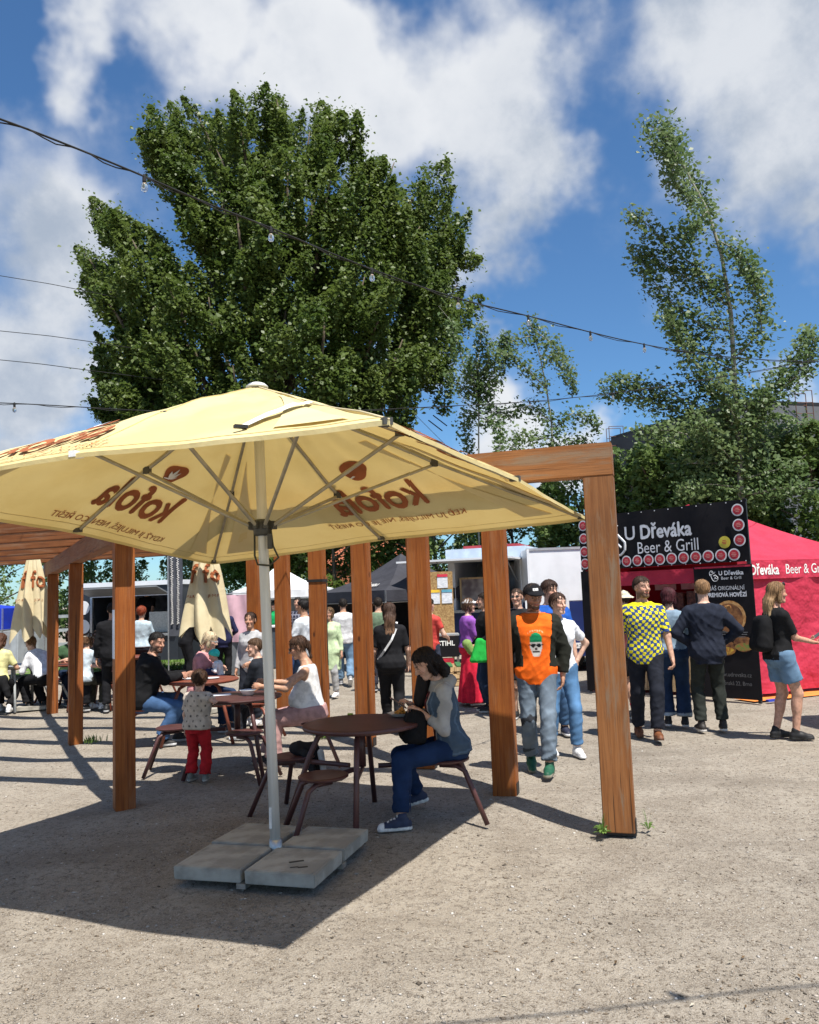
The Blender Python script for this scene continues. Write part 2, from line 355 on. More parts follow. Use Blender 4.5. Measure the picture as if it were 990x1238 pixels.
# ------------------------------------------------------------------ pergola
P1 = gr(749, 1004); P1[2] = 0
VV = np.array([-.470, .883, 0]); VV /= np.linalg.norm(VV); UU = np.array([-.953, .302, 0]); UU /= np.linalg.norm(UU); SP = 1.40
ZB, RH = 2.495, .24
def beam(name, p0, p1, wd, ht, material, parent, up=(0,0,1), bev=.006, warp=0.0):
    """beam with its grain along local Z"""
    p0 = np.array(p0, float); p1 = np.array(p1, float); d = p1-p0; L = np.linalg.norm(d); d = d/L
    x = np.cross(d, np.array(up, float)); x /= np.linalg.norm(x); y = np.cross(d, x)
    bm = bmesh.new(); bmesh.ops.create_cube(bm, size=1)
    for v in bm.verts: v.co = Vector((v.co.x*wd, v.co.y*ht, v.co.z*L))
    bmesh.ops.bevel(bm, geom=list(bm.edges), offset=bev, segments=2, affect='EDGES')
    me = bpy.data.meshes.new(name); bm.to_mesh(me); bm.free(); me.materials.append(material)
    o = bpy.data.objects.new(name, me); COL.objects.link(o)
    c = (p0+p1)/2; mm = Matrix([[x[0],y[0],d[0],c[0]],[x[1],y[1],d[1],c[1]],[x[2],y[2],d[2],c[2]],[0,0,0,1]])
    if parent is not None: o.parent = parent; o.matrix_local = parent.matrix_basis.inverted() @ mm
    else: o.matrix_world = mm
    return o
perg = empty('pergola', (0,0,0)); tag(perg, 'open timber pergola with orange-brown posts and cross beams over the tables', 'pergola')
nU = np.array([UU[1], -UU[0], 0])
for i in range(7):
    b = P1 + VV*SP*i
    pw = (.215, .15) if i == 0 else (.20, .15)
    post = beam('post', b+(0,0,-.03 if i else .0), b+(0,0,ZB), pw[0], pw[1], WOODW if i == 0 else WOOD, perg, up=nU)
    if i == 0: post['label'] = 'weathered greyed post at the open corner of the pergola'
    sh_ = MB(); axu = [UU, nU, (0,0,1.)]
    sh_.box(b+(0,0,.03), (pw[0]+.012,.10,.10), 0, axu); sh_.build('post_shoe', BLACKM, perg)
    if i < 3:
        for zb in (2.35, 2.20): MB().lathe([(.014,0),(.014,.008),(.006,.012)], (0,0,0), 8).build('bolt', STEEL, perg).matrix_local = Matrix.Translation(b + nU*(pw[1]/2) + UU*.04 + (0,0,zb)) @ Vector(nU).to_track_quat('Z','Y').to_matrix().to_4x4()
    if i == 4:
        sp = MB(); zc = 1.92
        for k in range(1): sp.box(b+(0,0,zc), (.222,.172,.035), math.atan2(UU[1], UU[0]))
        sp.tube([b+nU*-.0+(.13,-.09,zc), b+(.135,-.10,zc-.2), b+(.12,-.095,zc-.7), b+(.125,-.095,zc-1.1)], .006)
        o = sp.build('strap', BLACKM, perg)
for i in range(7):
    b = P1 + VV*SP*i
    a = b - UU*(.108 if i == 0 else .14); e = b + UU*8.1
    r = beam('rafter', a+(0,0,ZB+RH/2+.002), e+(0,0,ZB+RH/2+.002), .15, RH, WOODR if i else WOODW, perg)
L1 = P1 + UU*4.08
for row, off in ((0, 0.0), (1, 3.75)):
    b0 = L1 + UU*off
    bm_ = beam('long_beam', b0-VV*.25+(0,0,2.365), b0+VV*8.55+(0,0,2.365), .14, .225, WOODR, perg)
    for s in (0.03, 3.87, 7.38):
        b = b0 + VV*s
        beam('post', b+(0,0,-.03), b+(0,0,2.25), .165, .165, WOOD, perg, up=VV)
# paper notice taped to the front left post
b = L1 + VV*.03
ptc = MB(); xx = np.cross((0,0,1), VV); 
ptc.box(b + xx*.086 + (0,0,1.45) , (.10,.004,.42), 0, [VV, np.cross((0,0,1.), VV), (0,0,1.)])
n_ = ptc.build('paper_notice', mat('paper', (.62,.64,.72), None, 5, .8)); tag(n_, 'narrow white paper notice taped to a pergola post', 'notice')

def weed(loc, n, label):
    e = empty('weed', loc); e.scale = (.72,.72,.72); V = []; F = []
    for i in range(n):
        a = rng.uniform(0, 6.28); L = rng.uniform(.05, .12); wd = rng.uniform(.010, .020); d = np.array([math.cos(a), math.sin(a), 0]); s = np.array([-d[1], d[0], 0]); k = len(V)
        h = rng.uniform(.02, .07)
        V += [d*.005, d*L*.4+s*wd+(0,0,h), d*L*.4-s*wd+(0,0,h), d*L*.8+s*wd*.8+(0,0,h*1.1), d*L*.8-s*wd*.8+(0,0,h*1.1), d*L+(0,0,h*.8)]
        F += [[k,k+1,k+2],[k+1,k+3,k+4,k+2],[k+3,k+5,k+4]]
    mk('leaf_rosette', V, F, GRASSM, e); tag(e, label, 'weed')
    V = []; F = []
    for i in range(6):
        a = rng.uniform(0, 6.28); d = np.array([math.cos(a), math.sin(a), 0]); s = np.array([-d[1], d[0], 0])*.003; h = rng.uniform(.10, .24); k = len(V)
        V += [-s, s, d*.03+s+(0,0,h*.7), d*.03-s+(0,0,h*.7), d*.06+(0,0,h)]; F += [[k,k+1,k+2,k+3],[k+3,k+2,k+4]]
    mk('grass_blade', V, F, GRASSM, e)
weed(gr(728, 1008), 26, 'broad-leaved green weed at the foot of the weathered pergola post')
weed(gr(783, 1003), 5, 'thin sparse weed in the dirt just beside the weathered post')
grass_clump('grass_tuft', [gr(402, 889), gr(392, 892)], .14, 160, 'green grass tuft growing at the foot of a pergola post', 'grass', None, .05)
grass_clump('grass_tuft', [gr(112, 897)], .10, 60, 'small grass tuft beside the rear left pergola post', 'grass', None, .06)

# ------------------------------------------------------------------ big open parasol
UC = np.array([-.95, 5.41]); URR = 2.36; UA = R_(112)
e1 = np.array([math.cos(UA), math.sin(UA)]); e2 = np.array([e1[1], -e1[0]])
CZ = [2.395, 2.24, 2.06, 2.395]
CK = [1.0,1.06,1.0,1.0]
CN = [np.array([*(UC - CK[0]*URR*e1 + .0*e2), CZ[0]]), np.array([*(UC + CK[1]*URR*e2), CZ[1]]), np.array([*(UC + URR*e1), CZ[2]]), np.array([*(UC - URR*e2), CZ[3]])]
APEX = np.array([UC[0]-.045, UC[1]+.01, 3.13])
def canopy_pt(k, a, b, off=0.0):
    A, B = CN[k], CN[(k+1) % 4]
    e = A*(1-a) + B*a; e = e + (0,0,.035*math.sin(math.pi*a)) 
    p = APEX + (e-APEX)*b
    ed = abs(2*a-1); bul = -.012*ed + (-.075 if k == 1 else .050)*(1-ed)      # the beam presses the rear panel down
    p = p + (0,0,bul*math.sin(math.pi*b)) + (0,0,math.sin(math.pi*b*.93)*(.006*math.sin(31*a+9*b)+.004*math.sin(57*a-13*b+k)+.004*math.sin(23*b+11*a)))
    sec = abs(math.sin(2*math.pi*a)); p = p - (0,0,.016*sec*b*b)
    return p + (0,0,off)
um = empty('market_parasol', (UC[0]+.01, UC[1]+.06, 0)); tag(um, 'big open square cream parasol on a grey pole shading the nearest table', 'parasol')
IM = np.array([um.location.x, um.location.y, 0.])
def umk(name, V, F, m_, parent=um, smooth=False): return mk(name, [np.array(v)-IM for v in V], F, m_, parent, smooth)
NA, NBb = 40, 24
canopy = None
for k in range(4):
    V = [canopy_pt(k, i/NA, j/NBb) for i in range(NA+1) for j in range(NBb+1)]
    F = [[i*(NBb+1)+j, (i+1)*(NBb+1)+j, (i+1)*(NBb+1)+j+1, i*(NBb+1)+j+1] for i in range(NA) for j in range(NBb)]
    pan = umk('canopy_panel', V, F, CANVAS, um, True)
    # short hem hanging from the edge
    hV = []; hF = []
    for i in range(NA+1):
        p = canopy_pt(k, i/NA, 1.0); hV += [p, p-(0,0,.022)]
    for i in range(NA): hF.append([2*i, 2*i+1, 2*i+3, 2*i+2])
    umk('hem', hV, hF, CANVAS, pan)
    Lk = np.linalg.norm(CN[k]-CN[(k+1)%4])
    def tmap(off, sc=1.0):
        # text x along the edge as read from outside (B -> A), y from the edge inwards
        def f(x, y):
            x, y = [(x, y), (x*.95-.26, y*.95+.05), (x*.95-.24, y*.95-.08), (x*.90-.44, y*.90-.12)][k]
            b = 1 - y/1.68
            a = .5 + (x/Lk)/max(b, .2)
            return canopy_pt(k, a, b, off) - IM
        return f
    slog = ['KDYŽ JI MILUJEŠ, NENÍ CO ŘEŠIT', 'KEĎ JU MIĽUJEŠ, NIE JE ČO RIEŠIŤ', 'KDYŽ JI MILUJEŠ, NENÍ CO ŘEŠIT', 'KEĎ JU MIĽUJEŠ, NIE JE ČO RIEŠIŤ'][k]
    for off in (.016, -.010):
        mp = tmap(off)
        put_text('slogan', slog, .085, lambda x, y: mp(x, y+.20), PRINT, pan, lift=(0,0,1 if off > 0 else -1))
        put_text('lettering', 'kofola', .44, lambda x, y: mp(x*.74, y+.40), PRINT, pan, bold=.012, fine=.07, shear=.10, lift=(0,0,1 if off > 0 else -1))
        # leaf shield emblem above the lettering
        sv = []
        for t in np.linspace(0, 2*math.pi, 28, endpoint=False):
            rr = .100*(1 - .13*math.cos(3*(t-math.pi/2)))
            sv.append(mp(rr*math.cos(t)*1.05, .885 + rr*math.sin(t)*.95))
        mk('emblem', sv, [list(range(28))], PRINT, pan)
        mo = tmap(off*1.5)
        V = []; F = []
        for an, L in ((92,.115),(128,.10),(60,.09),(155,.075)):
            a = R_(an); d = (math.cos(a), math.sin(a)); s = (-d[1], d[0]); q = len(V)
            for u_, w_ in ((0,0),(.3,.13),(.6,.17),(1,0),(.6,-.13),(.3,-.11)):
                V.append(mo(.020+d[0]*L*u_+s[0]*L*w_, .835+d[1]*L*u_+s[1]*L*w_))
            F.append(list(range(q,q+6)))
        q = len(V); V += [mo(.01,.832), mo(.065,.825), mo(.068,.836), mo(.02,.846)]; F.append([q,q+1,q+2,q+3])
        mk('emblem_leaf', V, F, PRINTW, pan)
    # pale printed rays on the panel
    for a0, a1 in ((.04,.09),(.84,.94)):
        V = []; F = []
        for off in (.009, -.007):
            q = len(V); nb = 24
            for j in range(nb+1):
                b = .34 + .60*j/nb
                V += [canopy_pt(k, a0+.10*(1-j/nb), b, off)-IM, canopy_pt(k, a1+.02*(j/nb), b, off)-IM]
            F += [[q+2*j, q+2*j+1, q+2*j+3, q+2*j+2] for j in range(nb)]
        mk('pale_ray', V, F, CANWHITE, pan, True)
# stitched seams: along the mid ribs and round the edge
SEAM = mat('canopy_stitching', (.58,.45,.20), None, 20, .9)
for k in range(4):
    umk('mid_seam', *(lambda t: (t.v, t.f))(MB().tube([canopy_pt(k, .5, j/16, .002) for j in range(17)], .0035, 5)), SEAM, um)
    umk('edge_seam', *(lambda t: (t.v, t.f))(MB().tube([canopy_pt(k, i/40, .965, .001) for i in range(41)], .0030, 5)), SEAM, um)
# seam piping along the corner ridges, top cap
for k in range(4):
    V = [canopy_pt(k, 0, j/14, .004) for j in range(15)]
    umk('ridge_seam', *(lambda t: (t.v, t.f))(MB().tube(V, .005, 6)), CANVASP, um, True)
cap = MB().lathe([(0.0,.018),(.03,.017),(.055,.008),(.075,-.010),(.075,-.02)][::-1], APEX+(0,0,.012), 20); umk('top_cap', cap.v, cap.f, mat('grey_plastic', (.55,.55,.52), None, 5, .5), um, True)
# closing strap blown up onto the canopy
V = []; F = []
for j in range(9):
    t = j/8; p = canopy_pt(3, .99-.20*t, .58+.34*t, .016+.015*math.sin(math.pi*t)); q = canopy_pt(3, .99-.20*t-.006, .545+.34*t, .016+.015*math.sin(math.pi*t)); V += [p, q]
F = [[2*j,2*j+1,2*j+3,2*j+2] for j in range(8)]
stp = umk('closing_strap', V, F, mat('white_webbing', (.8,.79,.72), None, 8, .8), um, True)
umk('buckle', *(lambda t: (t.v, t.f))(MB().box(canopy_pt(3,.785,.925,.022), (.06,.03,.015), .5)), BLACKM, stp)
# pole, hub, ribs, struts
def seg(z): 
    t = z/3.1; return np.array([IM[0]*(1-t)+APEX[0]*t, IM[1]*(1-t)+APEX[1]*t, z])
POLE = mat('brushed_aluminium', (.66,.66,.63), (.56,.56,.53), 40, .45, metal=.25, stretch=(1,1,.05))
umk('pole', *(lambda t: (t.v, t.f))(MB().tube([seg(.03), seg(1.0), seg(2.0), seg(3.1)], .034, 20)), POLE, um, True)
RIBM = mat('olive_grey_aluminium', (.36,.33,.25), None, 10, .5, metal=.4)
HUBM = mat('dark_grey_plastic', (.06,.06,.055), None, 10, .5)
HZ = 2.19
hub = MB().lathe([(.045,-.07),(.06,-.06),(.065,.0),(.06,.03),(.045,.04)], seg(HZ), 16)
for k in range(8):
    a = k*math.pi/4+UA; hub.box(seg(HZ)+(.075*math.cos(a), .075*math.sin(a), .0), (.04,.03,.05), a)
hb = umk('hub', hub.v, hub.f, HUBM, um)
umk('crown', *(lambda t: (t.v, t.f))(MB().lathe([(.04,-.10),(.075,-.09),(.08,-.06),(.05,-.04)], APEX, 16)), HUBM, um)
for k in range(4):
    for a in (0, .5):
        pts = [canopy_pt(k, a, b, -.022) for b in np.linspace(.03, .97, 9)]
        rb = umk('rib', *(lambda t: (t.v, t.f))(MB().tube(pts, .012, 6)), RIBM, um)
        jb = .50 if a == 0 else .58
        j = canopy_pt(k, a, jb, -.04)
        dv = j - seg(HZ); dv[2] = 0; dv /= np.linalg.norm(dv)
        umk('strut', *(lambda t: (t.v, t.f))(MB().tube([seg(HZ)+dv*.085, j], .013, 6)), RIBM, um)
        umk('joint', *(lambda t: (t.v, t.f))(MB().box(j+(0,0,.012), (.05,.035,.05), math.atan2(dv[1], dv[0]))), HUBM, rb)
        tip = canopy_pt(k, a, .985, -.012)
        umk('rib_tip', *(lambda t: (t.v, t.f))(MB().box(tip, (.06,.04,.03), math.atan2(dv[1], dv[0]))), PRINTW if k in (3,) else HUBM, rb)
# pull rope looped below the hub
h0 = seg(HZ)
umk('pull_rope', *(lambda t: (t.v, t.f))(MB().tube([h0+(-.05,-.02,-.02), h0+(-.05,-.03,-.20), h0+(-.03,-.04,-.26), h0+(.05,-.05,-.27), h0+(.11,-.05,-.22), h0+(.075,-.05,-.14), h0+(.06,-.04,-.02)], .007, 6)), mat('dark_rope', (.05,.05,.035), None, 9, .8), um, True)
umk('cleat', *(lambda t: (t.v, t.f))(MB().box(h0+(.055,-.045,-.11), (.03,.03,.10))), HUBM, um)
umk('pole_sticker', *(lambda t: (t.v, t.f))(MB().box(seg(.30)+(-.020,-.032,0), (.018,.006,.13), -.5)), mat('white_sticker', (.7,.7,.68), None, 9, .6), um)
# concrete base slabs: 2 x 2
cx = gr(335, 1047); ang = math.atan2(*(gr(370,1090)-gr(214,1078))[[1,0]])
ex = np.array([math.cos(ang), math.sin(ang), 0]); ev = gr(445,1024)-gr(395,1085); ev[2] = 0; ey = np.array([-ex[1], ex[0], 0])
base_c = np.array([IM[0], IM[1], 0])
fr_ = MB()
for d_ in (ex, ey): fr_.box(base_c+(0,0,.022), (.94,.06,.03), 0, [d_, np.cross((0,0,1.), d_), (0,0,1.)])
fo = fr_.build('base_cross', STEEL, um); fo.location = (-IM[0], -IM[1], 0)
tb = MB().tube([base_c+(0,0,.03), base_c+(0,0,.16)], .042, 16).build('pole_socket', STEEL, um, True); tb.location = (-IM[0], -IM[1], 0)
SL = ['front left concrete slab weighing down the big parasol', 'front right dirty concrete slab weighing down the big parasol', 'rear left concrete slab weighing down the big parasol', 'rear right concrete slab weighing down the big parasol']
for n, (i, j) in enumerate(((-1,-1),(1,-1),(-1,1),(1,1))):
    c = base_c + ex*i*.243 + ey*j*.243 + ex*rng.uniform(-.012,.012)*1
    ts = .505/2; prof = []
    bm = bmesh.new(); bmesh.ops.create_cube(bm, size=1)
    for v in bm.verts:
        k = 1.0 if v.co.z > 0 else .985
        v.co = Vector((v.co.x*.45*k, v.co.y*.45*k, v.co.z*.078))
    bmesh.ops.bevel(bm, geom=list(bm.edges), offset=.005, segments=2, affect='EDGES')
    me = bpy.data.meshes.new('base_slab'); bm.to_mesh(me); bm.free(); me.materials.append(CONC)
    o = bpy.data.objects.new('base_slab', me); COL.objects.link(o); o.location = (c[0], c[1], .075); o.rotation_euler = (0, 0, ang + rng.uniform(-.03,.03))
    tag(o, SL[n], 'concrete slab', 'slabs of the parasol base')
    # thin worn rim line on the top
    rim = MB(); q = .200
    for a_, b_ in (((-q,-q),(q,-q)),((q,-q),(q,q)),((q,q),(-q,q)),((-q,q),(-q,-q))):
        rim.box(((a_[0]+b_[0])/2, (a_[1]+b_[1])/2, .0390), (abs(a_[0]-b_[0])+.008, abs(a_[1]-b_[1])+.008, .003))
    rim.build('cast_edge', CONC, o)
    if n == 1:
        mk2 = MB(); mk2.box((.02,-.02,.0405), (.09,.022,.002), .6); mk2.box((.10,-.11,.0405), (.06,.018,.002), .5); mk2.box((.05,-.12,.0405), (.05,.014,.002), .5)
        mk2.build('wet_mark', mat('dark_damp_mark', (.05,.045,.038), None, 20, .6), o)

# ------------------------------------------------------------------ closed parasols
def closed_parasol(loc, rz, label, ztop, zbot, rad, seed):
    r_ = np.random.default_rng(seed)
    e = empty('closed_parasol', loc, rz); tag(e, label, 'parasol', 'closed parasols')
    MB().tube([(0,0,.0),(0,0,ztop+.08)], .028, 12).build('pole', STEEL, e, True)
    MB().box((0,0,.03), (.5,.5,.06)).build('base_plate', CONC, e)
    n = 96; V = []; F = []; rows = 16
    fold = 8; ph = r_.uniform(0, 6.28)
    lob = r_.uniform(.75, 1.2, fold)
    for j in range(rows+1):
        t = j/rows
        for i in range(n):
            a = 2*math.pi*i/n; fa = a*fold/(2*math.pi); li = int(fa) % fold; fr = fa-int(fa)
            tri = 1-abs(2*fr-1)
            R = (.05 + rad*t**.8)*(0.62 + .38*tri**.8*lob[li])*(1+.05*math.sin(5*t+li))
            zb = zbot + .26*(1-tri)*(.5+.9*((li*37)%5)/5) + .16*((li*53)%4)/4 
            z = ztop + (zb-ztop)*t
            aa = a + .22*math.sin(3*t+li)*t
            V.append((R*math.cos(aa), R*math.sin(aa), z))
    for j in range(rows):
        for i in range(n): F.append([j*n+i, (j+1)*n+i, (j+1)*n+(i+1)%n, j*n+(i+1)%n])
    c = mk('folded_canopy', V, F, CANVASP, e, True)
    MB().lathe([(.06,-.02),(.05,.04),(.02,.09)], (0,0,ztop), 12).build('finial', HUBM, e)
    # fragments of the lettering on the outer folds, wrapped on the surface
    Va = np.array(V).reshape(rows+1, n, 3)
    def wrap(a0, z0):
        def f(x, y):
            a = (a0 + x/.26) % (2*math.pi); z = z0+y; i = int(a/(2*math.pi)*n) % n
            col = Va[:, i]; j = int(np.argmin(abs(col[:,2]-z))); p = col[j]; q = Va[j, (i+1)%n]
            r = math.hypot(p[0], p[1]) + .012
            return (r*math.cos(a), r*math.sin(a), z)
        return f
    back = math.atan2(-loc[1], -loc[0]) - rz
    for txt, da, sz in (('f', -1.0, .42), ('fo', .45, .42)):
        put_text('lettering', txt, sz, wrap(back+da, zbot+.95), PRINT, e, bold=.008)
        put_text('slogan', 'JI MILU', .06, wrap(back+da, zbot+.72), PRINT, e)
    return e
qa = at(40, 735, 14.2); closed_parasol((qa[0], 14.2, 0), .3, 'closed cream parasol behind the woman in the pale yellow top', 2.75, 1.10, .34, 3)
qb = at(250, 735, 13.0); closed_parasol((qb[0], 13.0, 0), 1.1, 'closed cream parasol standing by the lawn behind the blonde woman', 2.9, 1.05, .42, 5)
# ================================================================== STALLS
def frame_of(a, b):
    a = np.array([*a[:2], 0.]); b = np.array([*b[:2], 0.]); d = b-a; L = np.linalg.norm(d); d /= L
    return a, d, np.array([d[1], -d[0], 0.]), L      # origin, along, towards the viewer side, length
# --- black "U Dreváka" stall
sa = gr(712, 836); sb = gr(921, 851)
A, D, N, L = frame_of(sa, sb)
st = empty('grill_stall', A); tag(st, 'black bannered beer and grill stall with round red badges', 'market stall')
def S3(u, z, n=0): return D*u + N*n + np.array([0,0,z])      # local to stall
def slab(u0, u1, z0, z1, n0, n1):
    return MB().box(S3((u0+u1)/2, (z0+z1)/2, (n0+n1)/2), (u1-u0, n1-n0, z1-z0), 0, [D, N, (0,0,1.)])
ZT, ZM = 2.86, 1.98
ban = MB(); nx, nz = 40, 12; vv = []; ff = []
for i in range(nx+1):
    for j in range(nz+1):
        u = L*i/nx; z = ZM + (ZT-ZM)*j/nz
        vv.append(S3(u, z, .03 + .012*math.sin(7*u+2*z)+.008*math.sin(13*u-5*z)))
for i in range(nx):
    for j in range(nz): ff.append([i*(nz+1)+j, (i+1)*(nz+1)+j, (i+1)*(nz+1)+j+1, i*(nz+1)+j+1])
banner = mk('banner', vv, ff, BLACKF, st, True)
bmp = flat_map((0,0,0), D, (0,0,1), N, .055)
SILVER = mat('silver_print', (.66,.66,.68), None, 9, .6)
put_text('lettering', 'U', .30, lambda x, y: bmp(x+.97, y+2.42), SILVER, banner, bold=.004)
put_text('lettering', 'Dřeváka', .30, lambda x, y: bmp(x*.86+1.58, y+2.42), SILVER, banner, bold=.010)
put_text('lettering', 'Beer & Grill', .26, lambda x, y: bmp(x*.82+1.60, y+2.19), SILVER, banner)
def head_mark(parent, mp, c, s):
    polys = [[(-.02,.36),(-.16,.38),(-.26,.26),(-.24,.06),(-.14,-.02),(-.10,-.20),(.02,-.36),(.20,-.38),(.34,-.28),(.36,-.10),(.26,.0),(.16,.10)],
             [(-.20,.12),(-.10,.08),(-.02,.18),(.10,.20),(.18,.30)],[(.02,.0),(.10,.06),(.18,.0)],[(.08,-.22),(.16,-.10),(.26,-.20)],[(-.12,.26),(-.04,.30),(.06,.28)]]
    mb = MB()
    for p in polys:
        pts = np.array(p); k = 24; t = np.linspace(0, len(p)-1, k)
        xs = np.interp(t, range(len(p)), pts[:,0]); ys = np.interp(t, range(len(p)), pts[:,1])
        mb.tube([mp(c[0]+s*x, c[1]+s*y) for x, y in zip(xs, ys)], .026*s, 5)
    mb.build('ox_head_mark', SILVER, parent)
head_mark(banner, bmp, (.62, 2.45), .72)
RING = mat('pale_badge_ring', (.70,.68,.68), None, 9, .6); BRED = mat('badge_red', (.42,.012,.03), (.50,.05,.06), 40, .6); BYEL = mat('badge_yellow', (.62,.52,.06), None, 9, .6)
def disc(mp, c, r, e, n=20): return [mp(c[0]+r*math.cos(2*math.pi*i/n), c[1]+r*math.sin(2*math.pi*i/n), e) for i in range(n)]
def badge(c, r=.088, m_=BRED):
    b_ = mk('badge', disc(bmp, c, r, 0), [list(range(20))], RING if m_ is BRED else BYEL, banner)
    mk('badge_face', disc(bmp, c, r*.78, .004), [list(range(20))], m_, b_)
    mb = MB()
    for dz, wd in ((.022,.05),(.0,.075),(-.022,.05)):
        p = bmp(c[0], c[1]+dz, .007); mb.box(p, (wd, .002, .010), 0, [D, N, (0,0,1.)])
    mb.build('badge_mark', mat('faint_badge_print', (.60,.25,.22), None, 9, .7) if m_ is BRED else BRED, b_)
for i in range(14): badge((.10+i*(L-.22)/13*.965, ZM+.105))
for j in range(3): badge((L-.115, ZM+.305+.215*j))
badge((L-.34, ZM+.29), m_=BYEL)
for j in range(3): badge((.10, ZM+.305+.215*j))
gm = MB()
for i in range(13):
    for z in (ZT-.025, ZM+.008): gm.box(S3(.05+i*(L-.1)/12, z, .05), (.014,.004,.014), 0, [D, N, (0,0,1.)])
gm.build('grommet', SILVER, banner)
for u in (.03, L-.03): slab(u-.02, u+.02, 0, ZT+.01, -.03, .01).build('frame_post', BLACKM, st)
slab(0, L, ZT-.03, ZT, -.025, .005).build('frame_rail', BLACKM, st)
# left narrow black panel, right poster
slab(-.02, .20, .02, ZM-.02, .012, .022).build('side_panel', BLACKF, st)
po = slab(L-.86, L+.02, .05, ZM-.04, .02, .034).build('poster', BLACKF, st)
slab(L-.84, L, ZM-.075, ZM-.05, .034, .042).build('poster_rail', REDF, po)
pmp = flat_map(D*(L-.42), D, (0,0,1), N, .04)
head_mark(po, pmp, (-.14, 1.79), .20)
put_text('lettering', 'U Dřeváka', .085, lambda x, y: pmp(x+.13, y+1.80), SILVER, po, bold=.003)
put_text('lettering', 'Beer & Grill', .062, lambda x, y: pmp(x+.13, y+1.735), SILVER, po)
put_text('lettering', 'NÁŠ ORIGINÁLNÍ', .082, lambda x, y: pmp(x*.86+.04, y+1.585), SILVER, po)
put_text('lettering', 'PREMIOVÁ HOVĚZÍ', .082, lambda x, y: pmp(x*.84+.04, y+1.49), SILVER, po, bold=.004)
put_text('lettering', 'www.udrevaka.cz', .085, lambda x, y: pmp(x*.86+.06, y+.36), mat('dim_grey_print', (.13,.13,.135), None, 9, .6), po)
put_text('lettering', 'Brněnská 22, Brno', .080, lambda x, y: pmp(x*.84+.06, y+.24), mat('dim_grey_print', (.13,.13,.135)), po)
BUN = mat('burger_bun_print', (.34,.15,.05), (.12,.045,.02), 14, .6); BUN2 = mat('burger_light_print', (.62,.36,.14), (.45,.2,.06), 25, .6)
mk('burger_picture', disc(pmp, (.07, 1.20), .235, .002), [list(range(20))], BUN2, po)
mk('burger_picture', disc(pmp, (.06, 1.19), .205, .005), [list(range(20))], BUN, po)
mb = MB()
for a_ in (.9, 1.5, 2.1): mb.tube([pmp(.06+.17*math.cos(a_+t)*(.3+.7*t), 1.19+.17*math.sin(a_+t), .004) for t in np.linspace(0,1,8)], .010, 4)
mb.build('burger_highlight', BUN2, po)
for k_, (cx_, cz_) in enumerate(((-.02,.76),(.24,.82))):
    mk('burger_picture', [pmp(cx_+.15*math.cos(t), cz_+.11*math.sin(t), .002) for t in np.linspace(0,6.28,18,False)], [list(range(18))], BUN, po)
    mk('burger_picture', [pmp(cx_+.13*math.cos(t), cz_-.04+.055*math.sin(t), .005) for t in np.linspace(0,6.28,18,False)], [list(range(18))], mat('cheese_print', (.62,.42,.05), (.35,.12,.03), 30, .6) if k_==0 else mat('salad_print', (.16,.26,.05), (.40,.16,.05), 30, .6), po)
mb = MB()
for z_, w_, x_ in ((.985,.42,.1),(.955,.36,.12),(.92,.30,.12),(1.0,.2,-.1)): mb.box(pmp(x_, z_, .002), (w_,.002,.012), 0, [D,N,(0,0,1.)])
mb.build('small_print', mat('dim_grey_print', (.13,.13,.135)), po)
# inside: counter, red walls and roof
slab(.25, L-.9, ZM-.28, ZM-.06, -.06, -.045).build('inner_valance', REDF, st)
ctr = slab(.30, L-.2, .92, .97, -1.0, -.45).build('counter_top', PINE, st)
for i in range(9): slab(.31+i*.245, .31+i*.245+.235, .02, .92, -.50, -.475).build('counter_plank', PINE, st)
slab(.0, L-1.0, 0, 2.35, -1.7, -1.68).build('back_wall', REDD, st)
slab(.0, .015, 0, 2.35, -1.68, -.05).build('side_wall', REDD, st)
rc = S3(L*.60, 2.93, -.5)
e_ = [S3(.02,2.38,-.04), S3(L-.35,2.38,-.04), S3(L-1.9,2.38,-1.75), S3(.02,2.38,-1.75)]
mk('roof', [*e_, rc], [[0,1,4],[1,2,4],[2,3,4],[3,0,4]], REDF, st)
sh = MB()
for i in range(3): sh.box(S3(.9+.45*i, 1.30+.02*i, -1.4), (.38,.30,.5), 0, [D,N,(0,0,1.)])
sh.build('drinks_fridge', mat('fridge_dark', (.05,.04,.05), (.2,.12,.1), 20, .3), st)

CUP = mat('paper_cups', (.62,.60,.55), None, 9, .7)
for i, u in enumerate((.45,.58,1.15,1.27)): MB().lathe([(.032,0),(.040,.10),(.032,.02),(.040,.20),(.042,.26)], S3(u,.97,-.6+.05*(i%2)), 12).build('cup_stack', CUP, st)
for i in range(3): MB().lathe([(.02,0),(.02,.28),(.03,.30),(.03,.36)], S3(1.55+.12*i,.97,-.62), 10).build('beer_tap', STEEL, st)
MB().box(S3(.85,1.10,-.65), (.28,.22,.26), 0, [D,N,(0,0,1.)]).build('napkin_box', PINE, st)
for i, u in enumerate((.55,1.05)): MB().box(S3(u,1.75,-1.66), (.40,.02,.30), 0, [D,N,(0,0,1.)]).build('price_list', PRINTW, st)
